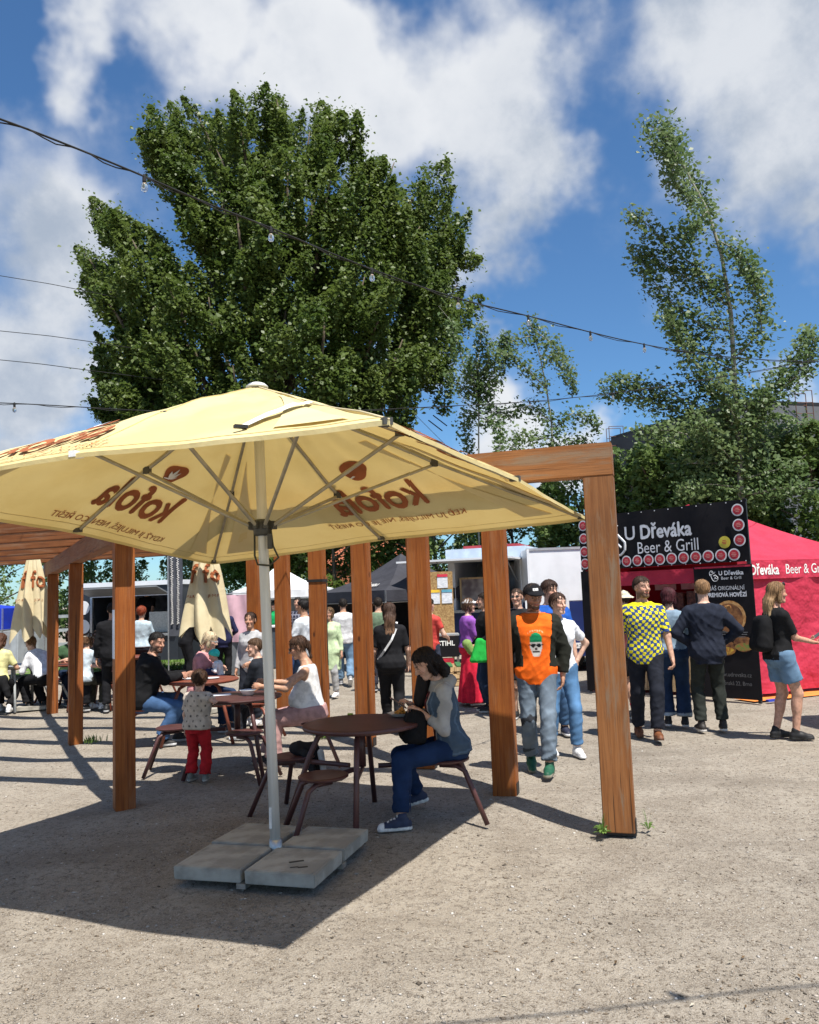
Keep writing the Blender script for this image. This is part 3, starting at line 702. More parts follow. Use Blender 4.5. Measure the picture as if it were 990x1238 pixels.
# --- red tent to the right
ta = at(903, 690, 12.15); A2 = np.array([ta[0], 12.15, 0]); D2 = np.array([.925,.38,0]); D2 /= np.linalg.norm(D2); N2 = np.array([D2[1],-D2[0],0])
rt = empty('red_tent', A2); tag(rt, 'red pop-up tent with closed side wall and white lettering', 'tent')
def S4(u, z, n=0): return D2*u + N2*n + np.array([0,0,z])
W_ = 3.0
V = []; F = []; nx, nz = 48, 26
for i in range(nx+1):
    for j in range(nz+1):
        u = W_*i/nx; z = .06+1.68*j/nz; t = j/nz
        V.append(S4(u, z, .02 + .035*math.sin(5*u+3*t)*(1-t) + .018*math.sin(11*u-4*t) + .03*math.sin(2.5*(u-3*t))))
for i in range(nx):
    for j in range(nz): F.append([i*(nz+1)+j,(i+1)*(nz+1)+j,(i+1)*(nz+1)+j+1,i*(nz+1)+j+1])
mk('side_wall', V, F, REDF, rt, True)
val = MB().box(S4(W_/2, 1.86, .06), (W_+.1,.012,.27), 0, [D2,N2,(0,0,1.)]).build('valance', REDF, rt)
vm = flat_map((0,0,0), D2, (0,0,1), N2, .07)
put_text('lettering', 'Dřeváka', .21, lambda x, y: vm(x*.80+.26, y+1.79), PRINTW, val, bold=.006)
put_text('lettering', 'Beer & Grill', .21, lambda x, y: vm(x*.80+1.08, y+1.79), PRINTW, val)
ap = S4(W_/2, 2.78, -W_/2); e_ = [S4(-.05,2.0,.06), S4(W_+.05,2.0,.06), S4(W_+.05,2.0,-W_-.05), S4(-.05,2.0,-W_-.05)]
V = []; F = []
for k in range(4):
    a_, b_ = e_[k], e_[(k+1)%4]; q = len(V); nn_ = 8
    for i in range(nn_+1):
        for j in range(nn_+1):
            t = j/nn_; p = (a_*(1-i/nn_)+b_*i/nn_)*(1-t) + ap*t; p = p - (0,0,.16*math.sin(math.pi*t)*(.5+.5*math.sin(math.pi*i/nn_))); V.append(p)
    for i in range(nn_):
        for j in range(nn_): F.append([q+i*(nn_+1)+j,q+(i+1)*(nn_+1)+j,q+(i+1)*(nn_+1)+j+1,q+i*(nn_+1)+j+1])
mk('roof', V, F, REDF, rt, True)
for u, n in ((.02,.0),(W_-.02,.0),(.02,-W_),(W_-.02,-W_)): MB().tube([S4(u,0,n), S4(u,2.0,n)], .02, 8).build('leg', STEEL, rt)
MB().box(S4(W_/2, .9, -W_), (W_,.01,1.8), 0, [D2,N2,(0,0,1.)]).build('back_wall', REDF, rt)
gs = mk('groundsheet', [S4(-.35,.012,.30)+A2, S4(W_,.012,.42)+A2, S4(W_,.012,-.1)+A2, S4(-.35,.012,-.1)+A2], [[0,1,2,3]], ORANGEF); tag(gs, 'orange groundsheet showing along the foot of the red tent', 'groundsheet')
rbk = MB().box(S4(-.05,.022,.40)+A2, (.34,.05,.03), 0, [D2,N2,(0,0,1.)]).build('blue_strap', mat('blue_webbing', (.03,.06,.42), None, 5, .6)); tag(rbk, 'short blue strap on the ground under the black poster', 'strap')

# --- white and blue box trailer
bt = at(643, 800, 17.0); bx0 = bt[0]
tr = empty('box_trailer', (bx0, 17.0, 0)); tag(tr, 'white box trailer with dark blue lower half and number plate', 'trailer')
MB().box((1.6,1.1,1.98), (3.2,2.2,1.12)).build('upper_body', WHITE, tr, bevel=.02)
MB().box((1.6,1.1,.86), (3.2,2.19,1.12)).build('lower_body', BLUEP, tr)
MB().box((1.6,-.005,2.52), (3.24,.03,.05)).build('roof_rail', GREYPAINT, tr)
for xx_ in (.02, 3.18): MB().box((xx_,-.006,1.98), (.05,.03,1.1)).build('corner_rail', WHITE, tr)
for yv in (.35, 1.85):
    for xv in (.85, 2.5): MB().lathe([(.27,-.09),(.29,-.05),(.29,.05),(.27,.09),(.15,.095)], (0,0,0), 20).build('wheel', DARKRUB, tr).matrix_local = Matrix.Translation((xv, yv, .29)) @ Matrix.Rotation(R_(90), 4, 'X')
pl = MB().box((.98,-.012,.52), (.34,.012,.11)).build('number_plate', WHITE, tr)
put_text('plate_text', '9B4 2770', .085, lambda x, y: (x*.8+.98, -.021, y+.49), BLACKM, pl)
# A-frame poster in front of it
ps = at(660, 715, 16.2)
pb = empty('poster_board', (ps[0], 16.2, 0)); tag(pb, 'white poster board leaning on the box trailer behind the man in orange', 'poster')
MB().box((0,0,1.15), (.86,.03,1.1)).build('board', WHITE, pb)
pk_ = MB()
for k in range(7): pk_.tube([(-.05+.055*k, -.02, 1.45), (-.03+.055*k, -.02, 1.50+.03*(k%2)), (-.01+.055*k, -.02, 1.45)], .008, 5)
pk_.build('print_marks', mat('pink_print', (.6,.08,.25), None, 5, .7), pb)
for xx_ in (-.35,.35): MB().tube([(xx_,.02,0),(xx_,.02,.62)], .018, 6).build('leg', STEEL, pb)

# --- blue food trailer with serving hatch
f0 = at(545, 790, 18.6); f1 = at(640, 790, 18.0)
A5, D5, N5, L5 = frame_of(f0, f1)
ft = empty('food_trailer', A5); tag(ft, 'dark blue food trailer with white roof and open serving hatch', 'food trailer')
def S5(u, z, n=0): return D5*u+N5*n+np.array([0,0,z])
def sl5(u0,u1,z0,z1,n0,n1): return MB().box(S5((u0+u1)/2,(z0+z1)/2,(n0+n1)/2),(u1-u0,n1-n0,z1-z0),0,[D5,N5,(0,0,1.)])
sl5(0,L5,.30,1.28,-2,0).build('body', BLUEP, ft)
sl5(0,L5,1.28,2.4,-2,-1.97).build('inner_wall', mat('pale_inner_panel', (.42,.43,.40), None, 3, .6), ft)
sl5(0,.16,1.28,2.4,-2,0).build('corner_post', WHITE, ft); sl5(L5-.12,L5,1.28,2.4,-.1,0).build('corner_post', WHITE, ft)
sl5(L5-.03,L5,1.28,2.4,-2,-.1).build('end_wall', WHITE, ft)
sl5(-.02,L5+.04,2.40,2.66,-2.05,.06).build('roof', mat('pale_blue_roof', (.46,.55,.66), None, 3, .5), ft)
sl5(.3,L5-.2,2.66,2.74,-1.6,-.3).build('roof_box', mat('roof_red', (.42,.05,.06), None, 4, .6), ft)
sl5(-.75,L5-.05,2.36,2.40,.0,1.25).build('hatch_lid', WHITE, ft)
for u in (.05, L5-.2): MB().tube([S5(u,1.9,.02), S5(u,2.36,.95)], .014, 6).build('gas_strut', STEEL, ft)
sl5(0,L5,1.24,1.30,-.02,.30).build('serving_shelf', STEEL, ft)
win = sl5(.28,1.12,1.38,1.98,-.12,-.10).build('picture_panel', mat('photo_panel', (.42,.36,.32), (.14,.10,.10), 3, .5, det=2), ft)
for a_ in ((.26,1.14,1.34,1.38),(.26,1.14,1.98,2.02),(.24,.28,1.34,2.02),(1.12,1.16,1.34,2.02)): sl5(*a_,-.13,-.08).build('frame_bar', PINE, ft)
sl5(L5-.75,L5-.2,1.5,2.3,-1.9,-1.4).build('fridge', mat('steel_fridge', (.25,.25,.26), None, 3, .35, metal=.6), ft)
for u in (.5,1.5): MB().lathe([(.28,-.09),(.30,-.05),(.30,.05),(.28,.09)], (0,0,0), 18).build('wheel', DARKRUB, ft).matrix_local = Matrix.Translation(S5(u,.3,-.15)) @ Matrix.Rotation(R_(90),4,'X')

# --- OSB menu board
ma = at(516, 760, 16.6); mbd = at(549, 760, 16.6)
mo_ = empty('menu_board', (ma[0],16.6,0)); tag(mo_, 'chipboard menu board with coloured price sheets behind a pergola post', 'menu board'); MWd = mbd[0]-ma[0]
OSB = mat('chipboard', (.42,.27,.11), (.26,.15,.055), 34, .8, det=2)
MB().box((MWd/2,0,1.45),(MWd,.03,1.35)).build('board', OSB, mo_)
PAP = mat('printed_paper', (.75,.76,.78), (.52,.54,.58), 60, .8, stretch=(.3,1,3), det=1, lo=.45, hi=.55)
for x, z, hd in ((.34,1.93,(.55,.03,.06)),(.17,1.62,(.75,.48,.04)),(.42,1.62,(.10,.32,.42))):
    s_ = MB().box((x,-.022,z),(.21,.01,.27)).build('price_sheet', PAP, mo_)
    MB().box((x,-.031,z+.115),(.21,.008,.055)).build('sheet_header', mat('sheet_header_%d' % int(x*100), hd, None, 5, .7), s_)
for x in (.05, MWd-.05): MB().box((x,.02,.75),(.05,.04,1.5)).build('leg', PINE, mo_)
# black folding table with cloth and crates
dk = at(535, 775, 16.3)
tt = empty('folding_table', (dk[0],16.3,0)); tag(tt, 'low table under a black printed cloth below the menu board', 'table')
MB().box((0,0,.88),(.62,.5,.03)).build('table_top', GREYPAINT, tt)
cl_ = MB().box((.05,-.26,.66),(.50,.012,.40)).build('cloth', BLACKF, tt)
put_text('lettering', 'STIHL', .13, lambda x, y: (x+.05,-.27,y+.68), PRINTW, cl_, bold=.004)
for x in (-.28,.28):
    for y in (-.2,.2): MB().tube([(x,y,0),(x,y,.87)],.015,6).build('leg', STEEL, tt)
cr = MB().box((dk[0]-.02,16.1,.33),(.40,.3,.2)).build('crate', mat('red_plastic', (.45,.02,.04), None, 4, .5), bevel=.01); tag(cr, 'small red plastic crate under the black clothed table', 'crate')
pal = empty('pallet_stack', (dk[0]+.25,15.6,0)); tag(pal, 'small stack of green-topped wooden pallets by the food trailer', 'pallet')
for k in range(3):
    for j in range(5): MB().box((-.35+j*.17,0,.05+.13*k+.045),(.1,.8,.02)).build('slat', PINE if k < 2 else mat('green_plastic', (.05,.16,.06), None, 4, .6), pal)
    for j in (-.35,0,.35): MB().box((0,j,.05+.13*k-.01),(.8,.09,.08)).build('bearer', PINE, pal)

# --- pop-up tents
def popup(name, loc, rz, w, eave, peak, mt, label, legs=True, val=.22, sag=.12):
    e = empty(name, loc, rz); tag(e, label, 'tent'); h = w/2
    V = []; F = []; cs = [np.array((-h,-h,eave)),np.array((h,-h,eave)),np.array((h,h,eave)),np.array((-h,h,eave))]; ap = np.array((0,0,peak)); k_ = 8
    for k in range(4):
        a_, b_ = cs[k], cs[(k+1)%4]; q = len(V)
        for i in range(k_+1):
            for j in range(k_+1):
                t = j/k_; p = (a_*(1-i/k_)+b_*i/k_)*(1-t)+ap*t - (0,0,sag*math.sin(math.pi*t)); V.append(p)
        for i in range(k_):
            for j in range(k_): F.append([q+i*(k_+1)+j,q+(i+1)*(k_+1)+j,q+(i+1)*(k_+1)+j+1,q+i*(k_+1)+j+1])
    mk('roof', V, F, mt, e, True)
    for k in range(4):
        a_, b_ = cs[k], cs[(k+1)%4]; m__ = (a_+b_)/2; d_ = (b_-a_)/w
        MB().box(m__-(0,0,val/2), (w,.012,val), 0, [d_, np.cross((0,0,1.),d_), (0,0,1.)]).build('valance', mt, e)
        MB().tube([a_*(.99,.99,0), a_*(.99,.99,1)], .022, 8).build('leg', STEEL, e)
        MB().tube([a_*(.985,.985,1)-(0,0,val+.02), b_*(.985,.985,1)-(0,0,val+.02)], .014, 6).build('rail', STEEL, e)
    return e
bt_ = at(487, 720, 19.5)
bk = popup('black_tent', (bt_[0], 19.5, 0), .62, 2.9, 1.80, 2.66, BLACKT, 'charcoal black pop-up tent with white script lettering behind the pergola', val=.24)
# script on the roof slope that faces the camera
hf = 1.45
def roofmap(x, y):
    t = y; px_ = x
    p = np.array([px_*(1-t), -hf*(1-t), 2.02+.93*t - .12*math.sin(math.pi*t)]); return p + (0,-.02,.03)
def roofmap2(x, y):
    p = np.array([-hf*(1-y), -x*(1-y), 1.80+.86*y-.12*math.sin(math.pi*y)]); return p+(-.03,0,.035)
put_text('lettering', 'Ziveau', .30, lambda x, y: roofmap2(x*.95+.62, y*.75+.13), PRINTW, bk, shear=.4, fine=.08)
MB().box((0,1.42,.9),(2.85,.012,1.4)).build('back_wall', BLACKT, bk); MB().box((1.42,0,.9),(.012,2.8,1.4)).build('side_wall', BLACKT, bk)
wt = at(338, 720, 22.5)
wh = popup('white_tent', (wt[0], 22.5, 0), .25, 2.6, 1.93, 2.64, WHITEF, 'white pop-up tent roof rising behind the row of posts', val=.20)
MB().box((0,1.2,.95),(2.5,.012,1.7)).build('back_wall', mat('grey_wall_fabric', (.22,.23,.25), None, 3, .8), wh)
ct = empty('stall_counter', (wt[0]+.1, 20.9, 0), 0); tag(ct, 'dark grey stall counter with bottles under the white tent', 'counter')
MB().box((0,0,.50),(2.2,.5,1.0)).build('counter_body', mat('slate_counter', (.06,.075,.09), None, 3, .6), ct)
MB().box((0,0,1.02),(2.3,.6,.04)).build('counter_top', WHITE, ct)
for i in range(5): MB().lathe([(.035,0),(.035,.16),(.014,.22),(.014,.27)], (-.9+.16*i,.05,1.04), 10).build('bottle', mat('bottle_glass', (.05,.10,.04), None, 4, .2), ct)
# pink banner
pk = at(293, 750, 19.0)
pn = empty('pink_banner', (pk[0], 19.0, 0), -.1); tag(pn, 'plain pale pink banner hanging beside the white tent', 'banner')
V = []; F = []
for i in range(13):
    for j in range(9): V.append((-.36+.72*i/12, .03*math.sin(i*.9+j*.5), .75+1.08*j/8))
for i in range(12):
    for j in range(8): F.append([i*9+j,(i+1)*9+j,(i+1)*9+j+1,i*9+j+1])
mk('cloth', V, F, mat('pink_fabric', (.74,.46,.52), None, 2, .8, trans=.2), pn, True)
for x in (-.38,.38): MB().tube([(x,.02,0),(x,.02,1.87)],.016,6).build('post', STEEL, pn)
MB().tube([(-.38,.02,1.86),(.38,.02,1.86)],.012,6).build('rail', STEEL, pn)
MB().box((.0,.3,.40),(.85,.5,.8)).build('counter_box', mat('grey_counter', (.12,.13,.14), None, 3, .7), pn)

# --- dark food trailer at the left
g0 = at(86, 800, 20.4); g1 = at(216, 800, 19.8)
A6, D6, N6, L6 = frame_of(g0, g1)
dt = empty('food_trailer', A6); tag(dt, 'charcoal food trailer with wide silver-framed serving window and round white signs', 'food trailer')
def S6(u,z,n=0): return D6*u+N6*n+np.array([0,0,z])
def sl6(u0,u1,z0,z1,n0,n1): return MB().box(S6((u0+u1)/2,(z0+z1)/2,(n0+n1)/2),(u1-u0,n1-n0,z1-z0),0,[D6,N6,(0,0,1.)])
CHAR = mat('charcoal_paint', (.022,.028,.036), None, 3, .5)
sl6(0,L6,.35,.98,-2,0).build('body', CHAR, dt); sl6(0,.58,.98,2.15,-2,0).build('body_end', CHAR, dt); sl6(L6-.12,L6,.98,2.15,-2,0).build('body_end', CHAR, dt)
sl6(.58,L6-.12,1.92,2.15,-2,0).build('lintel', CHAR, dt); sl6(.58,L6-.12,.98,1.92,-2,-1.96).build('inner_wall', mat('dim_inner_panel', (.22,.24,.26), (.10,.11,.12), 4, .5), dt)
sl6(-.03,L6+.03,2.15,2.26,-2.03,.04).build('roof', WHITE, dt)
for a_ in ((.56,.62,.96,1.94),(L6-.15,L6-.09,.96,1.94),(.56,L6-.09,1.90,1.95),(.50,L6-.05,.93,.99)): sl6(*a_,-.02,.05).build('window_frame', STEEL, dt)
MB().box(S6(L6/2+.2,2.02,.38),(L6-.75,.62,.03),0,[D6,N6*.96+np.array([0,0,.28]),np.array([0,0,.96])-N6*.28]).build('hatch_lid', mat('dull_grey_lid', (.16,.17,.18), None, 3, .5), dt)
for u,z in ((.36,1.66),(.36,1.20)): mk('round_sign', [S6(u+.17*math.cos(t),z+.17*math.sin(t),.012) for t in np.linspace(0,6.28,24,False)], [list(range(24))], WHITE, dt)
rs = mk('round_sign', [S6(L6-.55+.15*math.cos(t),.80+.17*math.sin(t),.012) for t in np.linspace(0,6.28,24,False)], [list(range(24))], WHITE, dt)
mbx = MB()
for k in range(4): mbx.box(S6(L6-.55,.88-.05*k,.016),(.18-.02*abs(k-1.5),.003,.012),0,[D6,N6,(0,0,1.)])
mbx.build('sign_text', mat('grey_print', (.2,.2,.22), None, 5, .7), rs)
MB().box(S6(L6-.75,1.25,-.6),(.5,.4,.5)).build('coffee_machine', STEEL, dt)
# narrow feather flag
fg = at(213, 735, 17.5)
ff_ = empty('feather_flag', (fg[0],17.5,0)); tag(ff_, 'tall narrow dark feather flag with white lettering beside the closed parasol', 'flag')
MB().tube([(-.16,0,0),(-.16,0,3.2)],.014,6).build('pole', STEEL, ff_)
V=[];F=[]
for j in range(15):
    z=1.0+2.15*j/14; V += [(-.15,.0,z),(.0,.02*math.sin(j),z),(.15-.02*max(0,j-11),.03*math.sin(j*.8+1),z)]
for j in range(14):
    for i in range(2): F.append([3*j+i,3*j+i+1,3*j+4+i,3*j+3+i])
fl_ = mk('cloth', V, F, mat('flag_charcoal', (.06,.065,.08), None, 4, .8), ff_, True)
r_f = np.random.default_rng(4)
for x_ in (.06,-.07):
    MB().tube([(x_+(.035 if k % 2 else -.03)*r_f.uniform(.3,1),-.034,1.25+.024*k) for k in range(72 if x_ > 0 else 60)], .009, 5).build('print_marks', PRINTW, fl_)
# blue canopy and pale van at the far left
bc = at(5, 750, 17.0)
bl = popup('blue_tent', (bc[0]-1.15, 17.5, 0), .12, 2.6, 1.72, 1.95, mat('bright_blue_fabric', (.01,.045,.55), None, 3, .7, trans=.15), 'low bright blue tent roof at the left behind the seated women', val=.42, sag=.05)
vn = empty('parked_trailer', (bc[0]-2.6, 20.5, 0)); tag(vn, 'pale grey flat-sided trailer under the blue tent edge', 'trailer')
MB().box((0,0,.85),(3.2,1.6,.95)).build('body', mat('pale_grey_paint', (.42,.46,.48), None, 3, .5), vn, bevel=.03)
for k in range(5): MB().box((-1.3+.62*k,-.805,.9),(.5,.02,.55)).build('side_panel', GREYPAINT, vn)
for x in (-1,1): MB().lathe([(.27,-.09),(.3,-.05),(.3,.05),(.27,.09)],(0,0,0),18).build('wheel', DARKRUB, vn).matrix_local = Matrix.Translation((x,-.7,.3))@Matrix.Rotation(R_(90),4,'X')
# boundary fence far left
fe = empty('railing_fence', (-17,27,0)); tag(fe, 'low grey railing fence along the far left edge of the yard', 'fence')
for k in range(8): MB().box((k*1.6,0,.75),(.08,.08,1.5)).build('post', GREYPAINT, fe)
for z in (.5,.95,1.4): MB().box((5.6,0,z),(11.3,.04,.10)).build('rail', GREYPAINT, fe)

# --- dark hall behind the trees
HD = 36.0
hc = at(890, 487, HD); hl = at(738, 531, 44.0); hr = at(1100, 489, HD+3)
hall = empty('dark_hall', (hc[0], hc[1], 0)); tag(hall, 'dark grey flat-roofed hall half hidden behind the tall aspens', 'building')
def wallbox(a, b, z0, z1, th, m_, nm):
    a = np.array(a,float); b = np.array(b,float); d = b-a; Lw = np.linalg.norm(d[:2]); d = np.array([d[0],d[1],0])/Lw; n = np.array([-d[1],d[0],0]); 
    base = np.array([hc[0],hc[1],0])
    return MB().box((a+b)/2*(1,1,0)-base*(1,1,0)+n*th/2+(0,0,(z0+z1)/2), (Lw,th,z1-z0),0,[d,n,(0,0,1.)]).build(nm, m_, hall)
HZt = hc[2]
DKW = mat('dark_cladding', (.030,.033,.040), (.042,.045,.052), 1.2, .6); GRW = mat('grey_cladding', (.12,.125,.135), (.10,.105,.115), 1.2, .6)
wallbox(hl, hc, 0, HZt, .3, DKW, 'side_wall'); wallbox(hc, hr, 0, HZt-.02, .3, GRW, 'front_wall')
wallbox(hl, hc, HZt+.003, HZt+.16, .36, BLACKM, 'parapet'); wallbox(hc+np.array([.02,0,0]), hr, HZt+.0, HZt+.16, .36, BLACKM, 'parapet')
for k in range(4): wallbox(hc+(hr-hc)*(.12+.22*k)-np.array([0,.06,0]), hc+(hr-hc)*(.24+.22*k)-np.array([0,.06,0]), 3.2, 4.6, .08, mat('hall_glass', (.03,.04,.05), None, 2, .15), 'window')
mk('roof', [hl-np.array([hc[0],hc[1],.05]), hc-np.array([hc[0],hc[1],.05]), hr-np.array([hc[0],hc[1],.05]), hr+np.array([0,14,0])-np.array([hc[0],hc[1],.05]), hl+np.array([0,14,0])-np.array([hc[0],hc[1],.05])], [[0,1,2,3,4]], DKW, hall)
RUST = mat('rusty_steel', (.16,.07,.04), (.08,.04,.03), 8, .8)
for (px_, py_, Y_) in ((972,492,HD+.5),(745,532,43.6)):
    b_ = at(px_, py_, Y_); lad = MB(); s_ = .55
    for dx in (-s_,s_):
        for dy in (0,.6): lad.tube([b_+(dx*.7,dy,-1.6), b_+(dx*.7,dy,.75)], .020, 5)
    for z in (.75,.2,-.3,-.8): 
        lad.tube([b_+(-s_*.7,0,z),b_+(s_*.7,0,z)],.018,5); lad.tube([b_+(-s_*.7,.6,z),b_+(s_*.7,.6,z)],.018,5)
    o = lad.build('roof_ladder', RUST); o.parent = hall; o.location = (-hc[0],-hc[1],0)
# brick house roof peeping behind the black tent
rh = at(462, 690, 40)
ho = empty('brick_house', (rh[0]-.5,40,0)); tag(ho, 'orange brick house glimpsed above the black tent roof', 'building')
MB().box((0,2,1.6),(5,4,3.2)).build('wall', mat('brick_wall', (.42,.16,.08), (.33,.12,.06), 6, .9), ho)
mk('roof', [(-2.7,-.2,3.2),(2.7,-.2,3.2),(2.7,2,4.6),(-2.7,2,4.6),(2.7,4.2,3.2),(-2.7,4.2,3.2)], [[0,1,2,3],[3,2,4,5],[0,3,5],[1,4,2]], mat('roof_tiles', (.45,.15,.07), (.30,.09,.05), 9, .9), ho)

# ================================================================== TREES
def leaves(P, size, flat=.0, up=None, drng=rng, k=None):
    """one folded leaf (two triangles) per point"""
    n = len(P); a = drng.normal(size=(n,3)); a /= np.linalg.norm(a,axis=1)[:,None]
    if flat: a[:,2] *= (1-flat)
    b = drng.normal(size=(n,3)); b -= a*(a*b).sum(1)[:,None]/((a*a).sum(1)[:,None]); b /= np.linalg.norm(b,axis=1)[:,None]
    a /= np.linalg.norm(a,axis=1)[:,None]
    s = (size*drng.uniform(.45,1.5,n))[:,None]
    nn_ = drng.normal(size=(n,3)); nn_ /= np.linalg.norm(nn_,axis=1)[:,None]; nn_ += SUN_DIR*1.1        # leaves turn towards the light
    nn_ /= np.linalg.norm(nn_,axis=1)[:,None]; a -= nn_*(a*nn_).sum(1)[:,None]; a /= np.linalg.norm(a,axis=1)[:,None]; b = np.cross(nn_,a)
    c = np.cross(a,b)
    V = np.stack([P-a*s*.5, P+b*s*.36-a*s*.05+c*s*.10, P+a*s*.5, P-b*s*.36-a*s*.05+c*s*.10],1).reshape(-1,3)
    i = np.arange(n)*4
    F = np.stack([i,i+1,i+2,i+3],1)
    return V, F
def plume_pts(c, axis, ln, rad, n, drng):
    """points inside an upright flame-shaped tuft"""
    axis = axis/np.linalg.norm(axis)
    t = drng.uniform(0,1,n)**.9
    prof = np.sin(np.pi*np.clip(t**.8*.90+.08,0,1))**.9
    th = drng.uniform(0,6.283,n); r = rad*prof*np.sqrt(drng.uniform(.12,1,n))*(1+.30*np.sin(3*th+7*t+drng.uniform(0,6)))
    x = np.cross(axis,(0,0,1.)) if abs(axis[2])<.9 else np.cross(axis,(1.,0,0)); x /= np.linalg.norm(x); y = np.cross(axis,x)
    return c + axis*((t-.5)*ln)[:,None] + x*(r*np.cos(th))[:,None] + y*(r*np.sin(th))[:,None]
# ---- big poplar
TD = 28.0; SC = TD/PF
bt0 = at(335, 700, TD); TB = np.array([bt0[0], TD, 0])
poplar = empty('poplar_tree', TB); tag(poplar, 'huge full-crowned dark green poplar towering behind the parasol', 'tree')
tips = [(225,100),(285,120),(330,95),(375,125),(410,118),(447,175),(490,165),(520,195),(545,240),(568,262),(563,320),(530,370),(500,385),(165,145),(190,125),(105,225),(130,240),(97,285),(112,330),(122,380),(140,440),(100,475),(95,520),(115,410),(250,150),(300,165),(350,170),(400,190),(440,240),(480,240),(505,290),(470,340),(200,190),(150,260),(180,300),(230,240),(280,230),(330,240),(380,260),(420,300),(150,350),(200,370),(250,330),(300,310),(350,330),(400,360),(440,390),(180,430),(230,420),(280,400),(330,400),(380,430),(430,440),(200,490),(250,480),(300,470),(350,480),(400,490),(450,480),(150,500),(480,470),(500,520),(430,530),(470,430),(130,540),(170,545),(540,300),(455,300),(515,245),(215,290),(260,190),(310,200)]
pr = np.random.default_rng(11); PT = []; limbs = MB()
limb_pts = []
for (tx, ty) in tips:
    # crown roundness: towards the middle of the crown the tufts come towards the viewer
    fx = (tx-335)/240; fy = (ty-340)/250; edge = min(1, math.hypot(fx, fy*.9))
    zf = -math.sqrt(max(0, 1-edge**2))*5.2*pr.uniform(.5,1.05) if edge < .93 else pr.uniform(-1.5,1.5)
    for back in (0,1):
        if back and pr.uniform() < .25: continue
        dy = zf if not back else -zf*.8 + pr.uniform(-1,1)+1.0
        Y = TD+dy; p = at(tx+pr.uniform(-6,6), ty+pr.uniform(0,14), Y)
        ax = np.array([fx*.75+pr.normal(0,.12), (dy/6)*.5, 1.0+pr.uniform(-.1,.3)])
        ln = pr.uniform(2.4,3.6); rad = pr.uniform(.66,1.05)
        axn = ax/np.linalg.norm(ax)
        c = p - axn*ln*.5
        for sub in range(7 if not back else 3):
            cc = c + np.clip(pr.normal(0,.50,3),-.9,.9) + axn*pr.uniform(-1.2,.45)
            PT.append(plume_pts(cc, ax+pr.normal(0,.22,3), ln*pr.uniform(.38,.72), rad*pr.uniform(.36,.62), 760 if not back else 480, pr))
        if not back or pr.uniform() < .4: limb_pts.append((c, axn, ln))
PT = np.concatenate(PT); js_ = pr.uniform(size=len(PT)) < .10; PT[js_] += pr.normal(0,.20,(js_.sum(),3))
V, F = leaves(PT, .130, drng=pr); mk('crown', V-TB, F, LEAF1, poplar)
tk = MB(); tk.tube([TB-TB, np.array([.1,0,3]), np.array([-.1,.1,6]), np.array([.1,0,10]), np.array([0,0,14.5])], [.55,.46,.38,.26,.08], 12)
tk.build('trunk', BARK, poplar, True)
for c, axn, ln in limb_pts:
    e_ = c - TB; zz = max(2.2, e_[2]-math.hypot(e_[0],e_[1])*1.1-1.0); o0 = np.array([0,0,min(zz, 12.5)])
    mid = (o0+e_)/2 + np.array([e_[0]*.14, e_[1]*.14, -.4])
    limbs.tube([o0, mid, e_, e_+axn*ln*.3], [.13,.09,.05,.015], 6)
limbs.build('limbs', BARK, poplar, True)
# small conifer-ish tree behind on its right
def bushy_tree(name, px_, py_top, Y, wpx, label, lm, n, lsz, ybase=None, group=None, seed=1, gaps=.5, tall=1.0):
    r_ = np.random.default_rng(seed); top = at(px_, py_top, Y); B = np.array([top[0], Y, 0.]); Hh = top[2]; wr = wpx/PF*Y/2
    e = empty(name, B); tag(e, label, 'tree', group)
    k = max(12, int(n/420)); P = []
    for i in range(k):
        t = r_.uniform(.16,1.0); a = r_.uniform(0,6.283)
        R = wr*math.sqrt(max(.05, 1-((t-.5)/.58)**2))*r_.uniform(.25,1)
        c = np.array([R*math.cos(a), R*math.sin(a)*.8, Hh*t*.93])
        ax = np.array([math.cos(a)*.6, math.sin(a)*.6, 1*tall]); s = wr*r_.uniform(.22,.42)
        P.append(plume_pts(c, ax, s*2.0, s*.8, int(n/k), r_))
    P = np.concatenate(P); P = P[P[:,2] > .15]
    V, F = leaves(P, lsz, drng=r_); mk('crown', V, F, lm, e)
    tr_ = MB().tube([(0,0,0),(.05,0,Hh*.4),(0,.05,Hh*.85)], [.10,.07,.02], 8)
    for i in range(9):
        a = i*2.4; z = Hh*(.2+.07*i); tr_.tube([(0,0,z),(wr*.35*math.cos(a),wr*.3*math.sin(a),z+Hh*.10),(wr*.6*math.cos(a),wr*.5*math.sin(a),z+Hh*.14)],[.035,.022,.008],5)
    tr_.build('trunk', BARK, e, True)
    return e
bushy_tree('conifer_tree', 462, 400, 33, 115, 'thin dark conifer leaning out beside the big poplar', LEAF1, 7000, .16, seed=5)
for i, (px_, py_, Y, wd, n, lb) in enumerate([
    (-5,640,30,190,12000,'round bushy tree behind the blue tent'),
    (110,640,33,150,8000,'small bushy tree above the charcoal food trailer'),
    (235,655,36,110,6000,'far low bushy tree between the food trailer and white tent'),
    (305,600,27,150,14000,'dense dark bushy tree behind the white tent'),
    (400,590,25,170,16000,'dense dark bushy tree between the white and black tents'),
    (520,575,24,150,13000,'bushy tree rising behind the menu board'),
    (615,590,23.5,150,14000,'bushy tree rising behind the blue food trailer'),
    (700,560,22.5,150,17000,'bushy tree rising behind the box trailer'),
    (785,525,21.5,170,24000,'bushy tree directly behind the black bannered stall'),
    (880,510,20.5,170,26000,'bushy tree at the foot of the tall aspen'),
    (975,505,20.0,190,26000,'bushy tree rising behind the red tent')]):
    bushy_tree('bushy_tree', px_, py_, Y, wd, lb, LEAF3 if i not in (4,) else LEAF1, n, .125, group='trees along the back of the yard', seed=20+i)
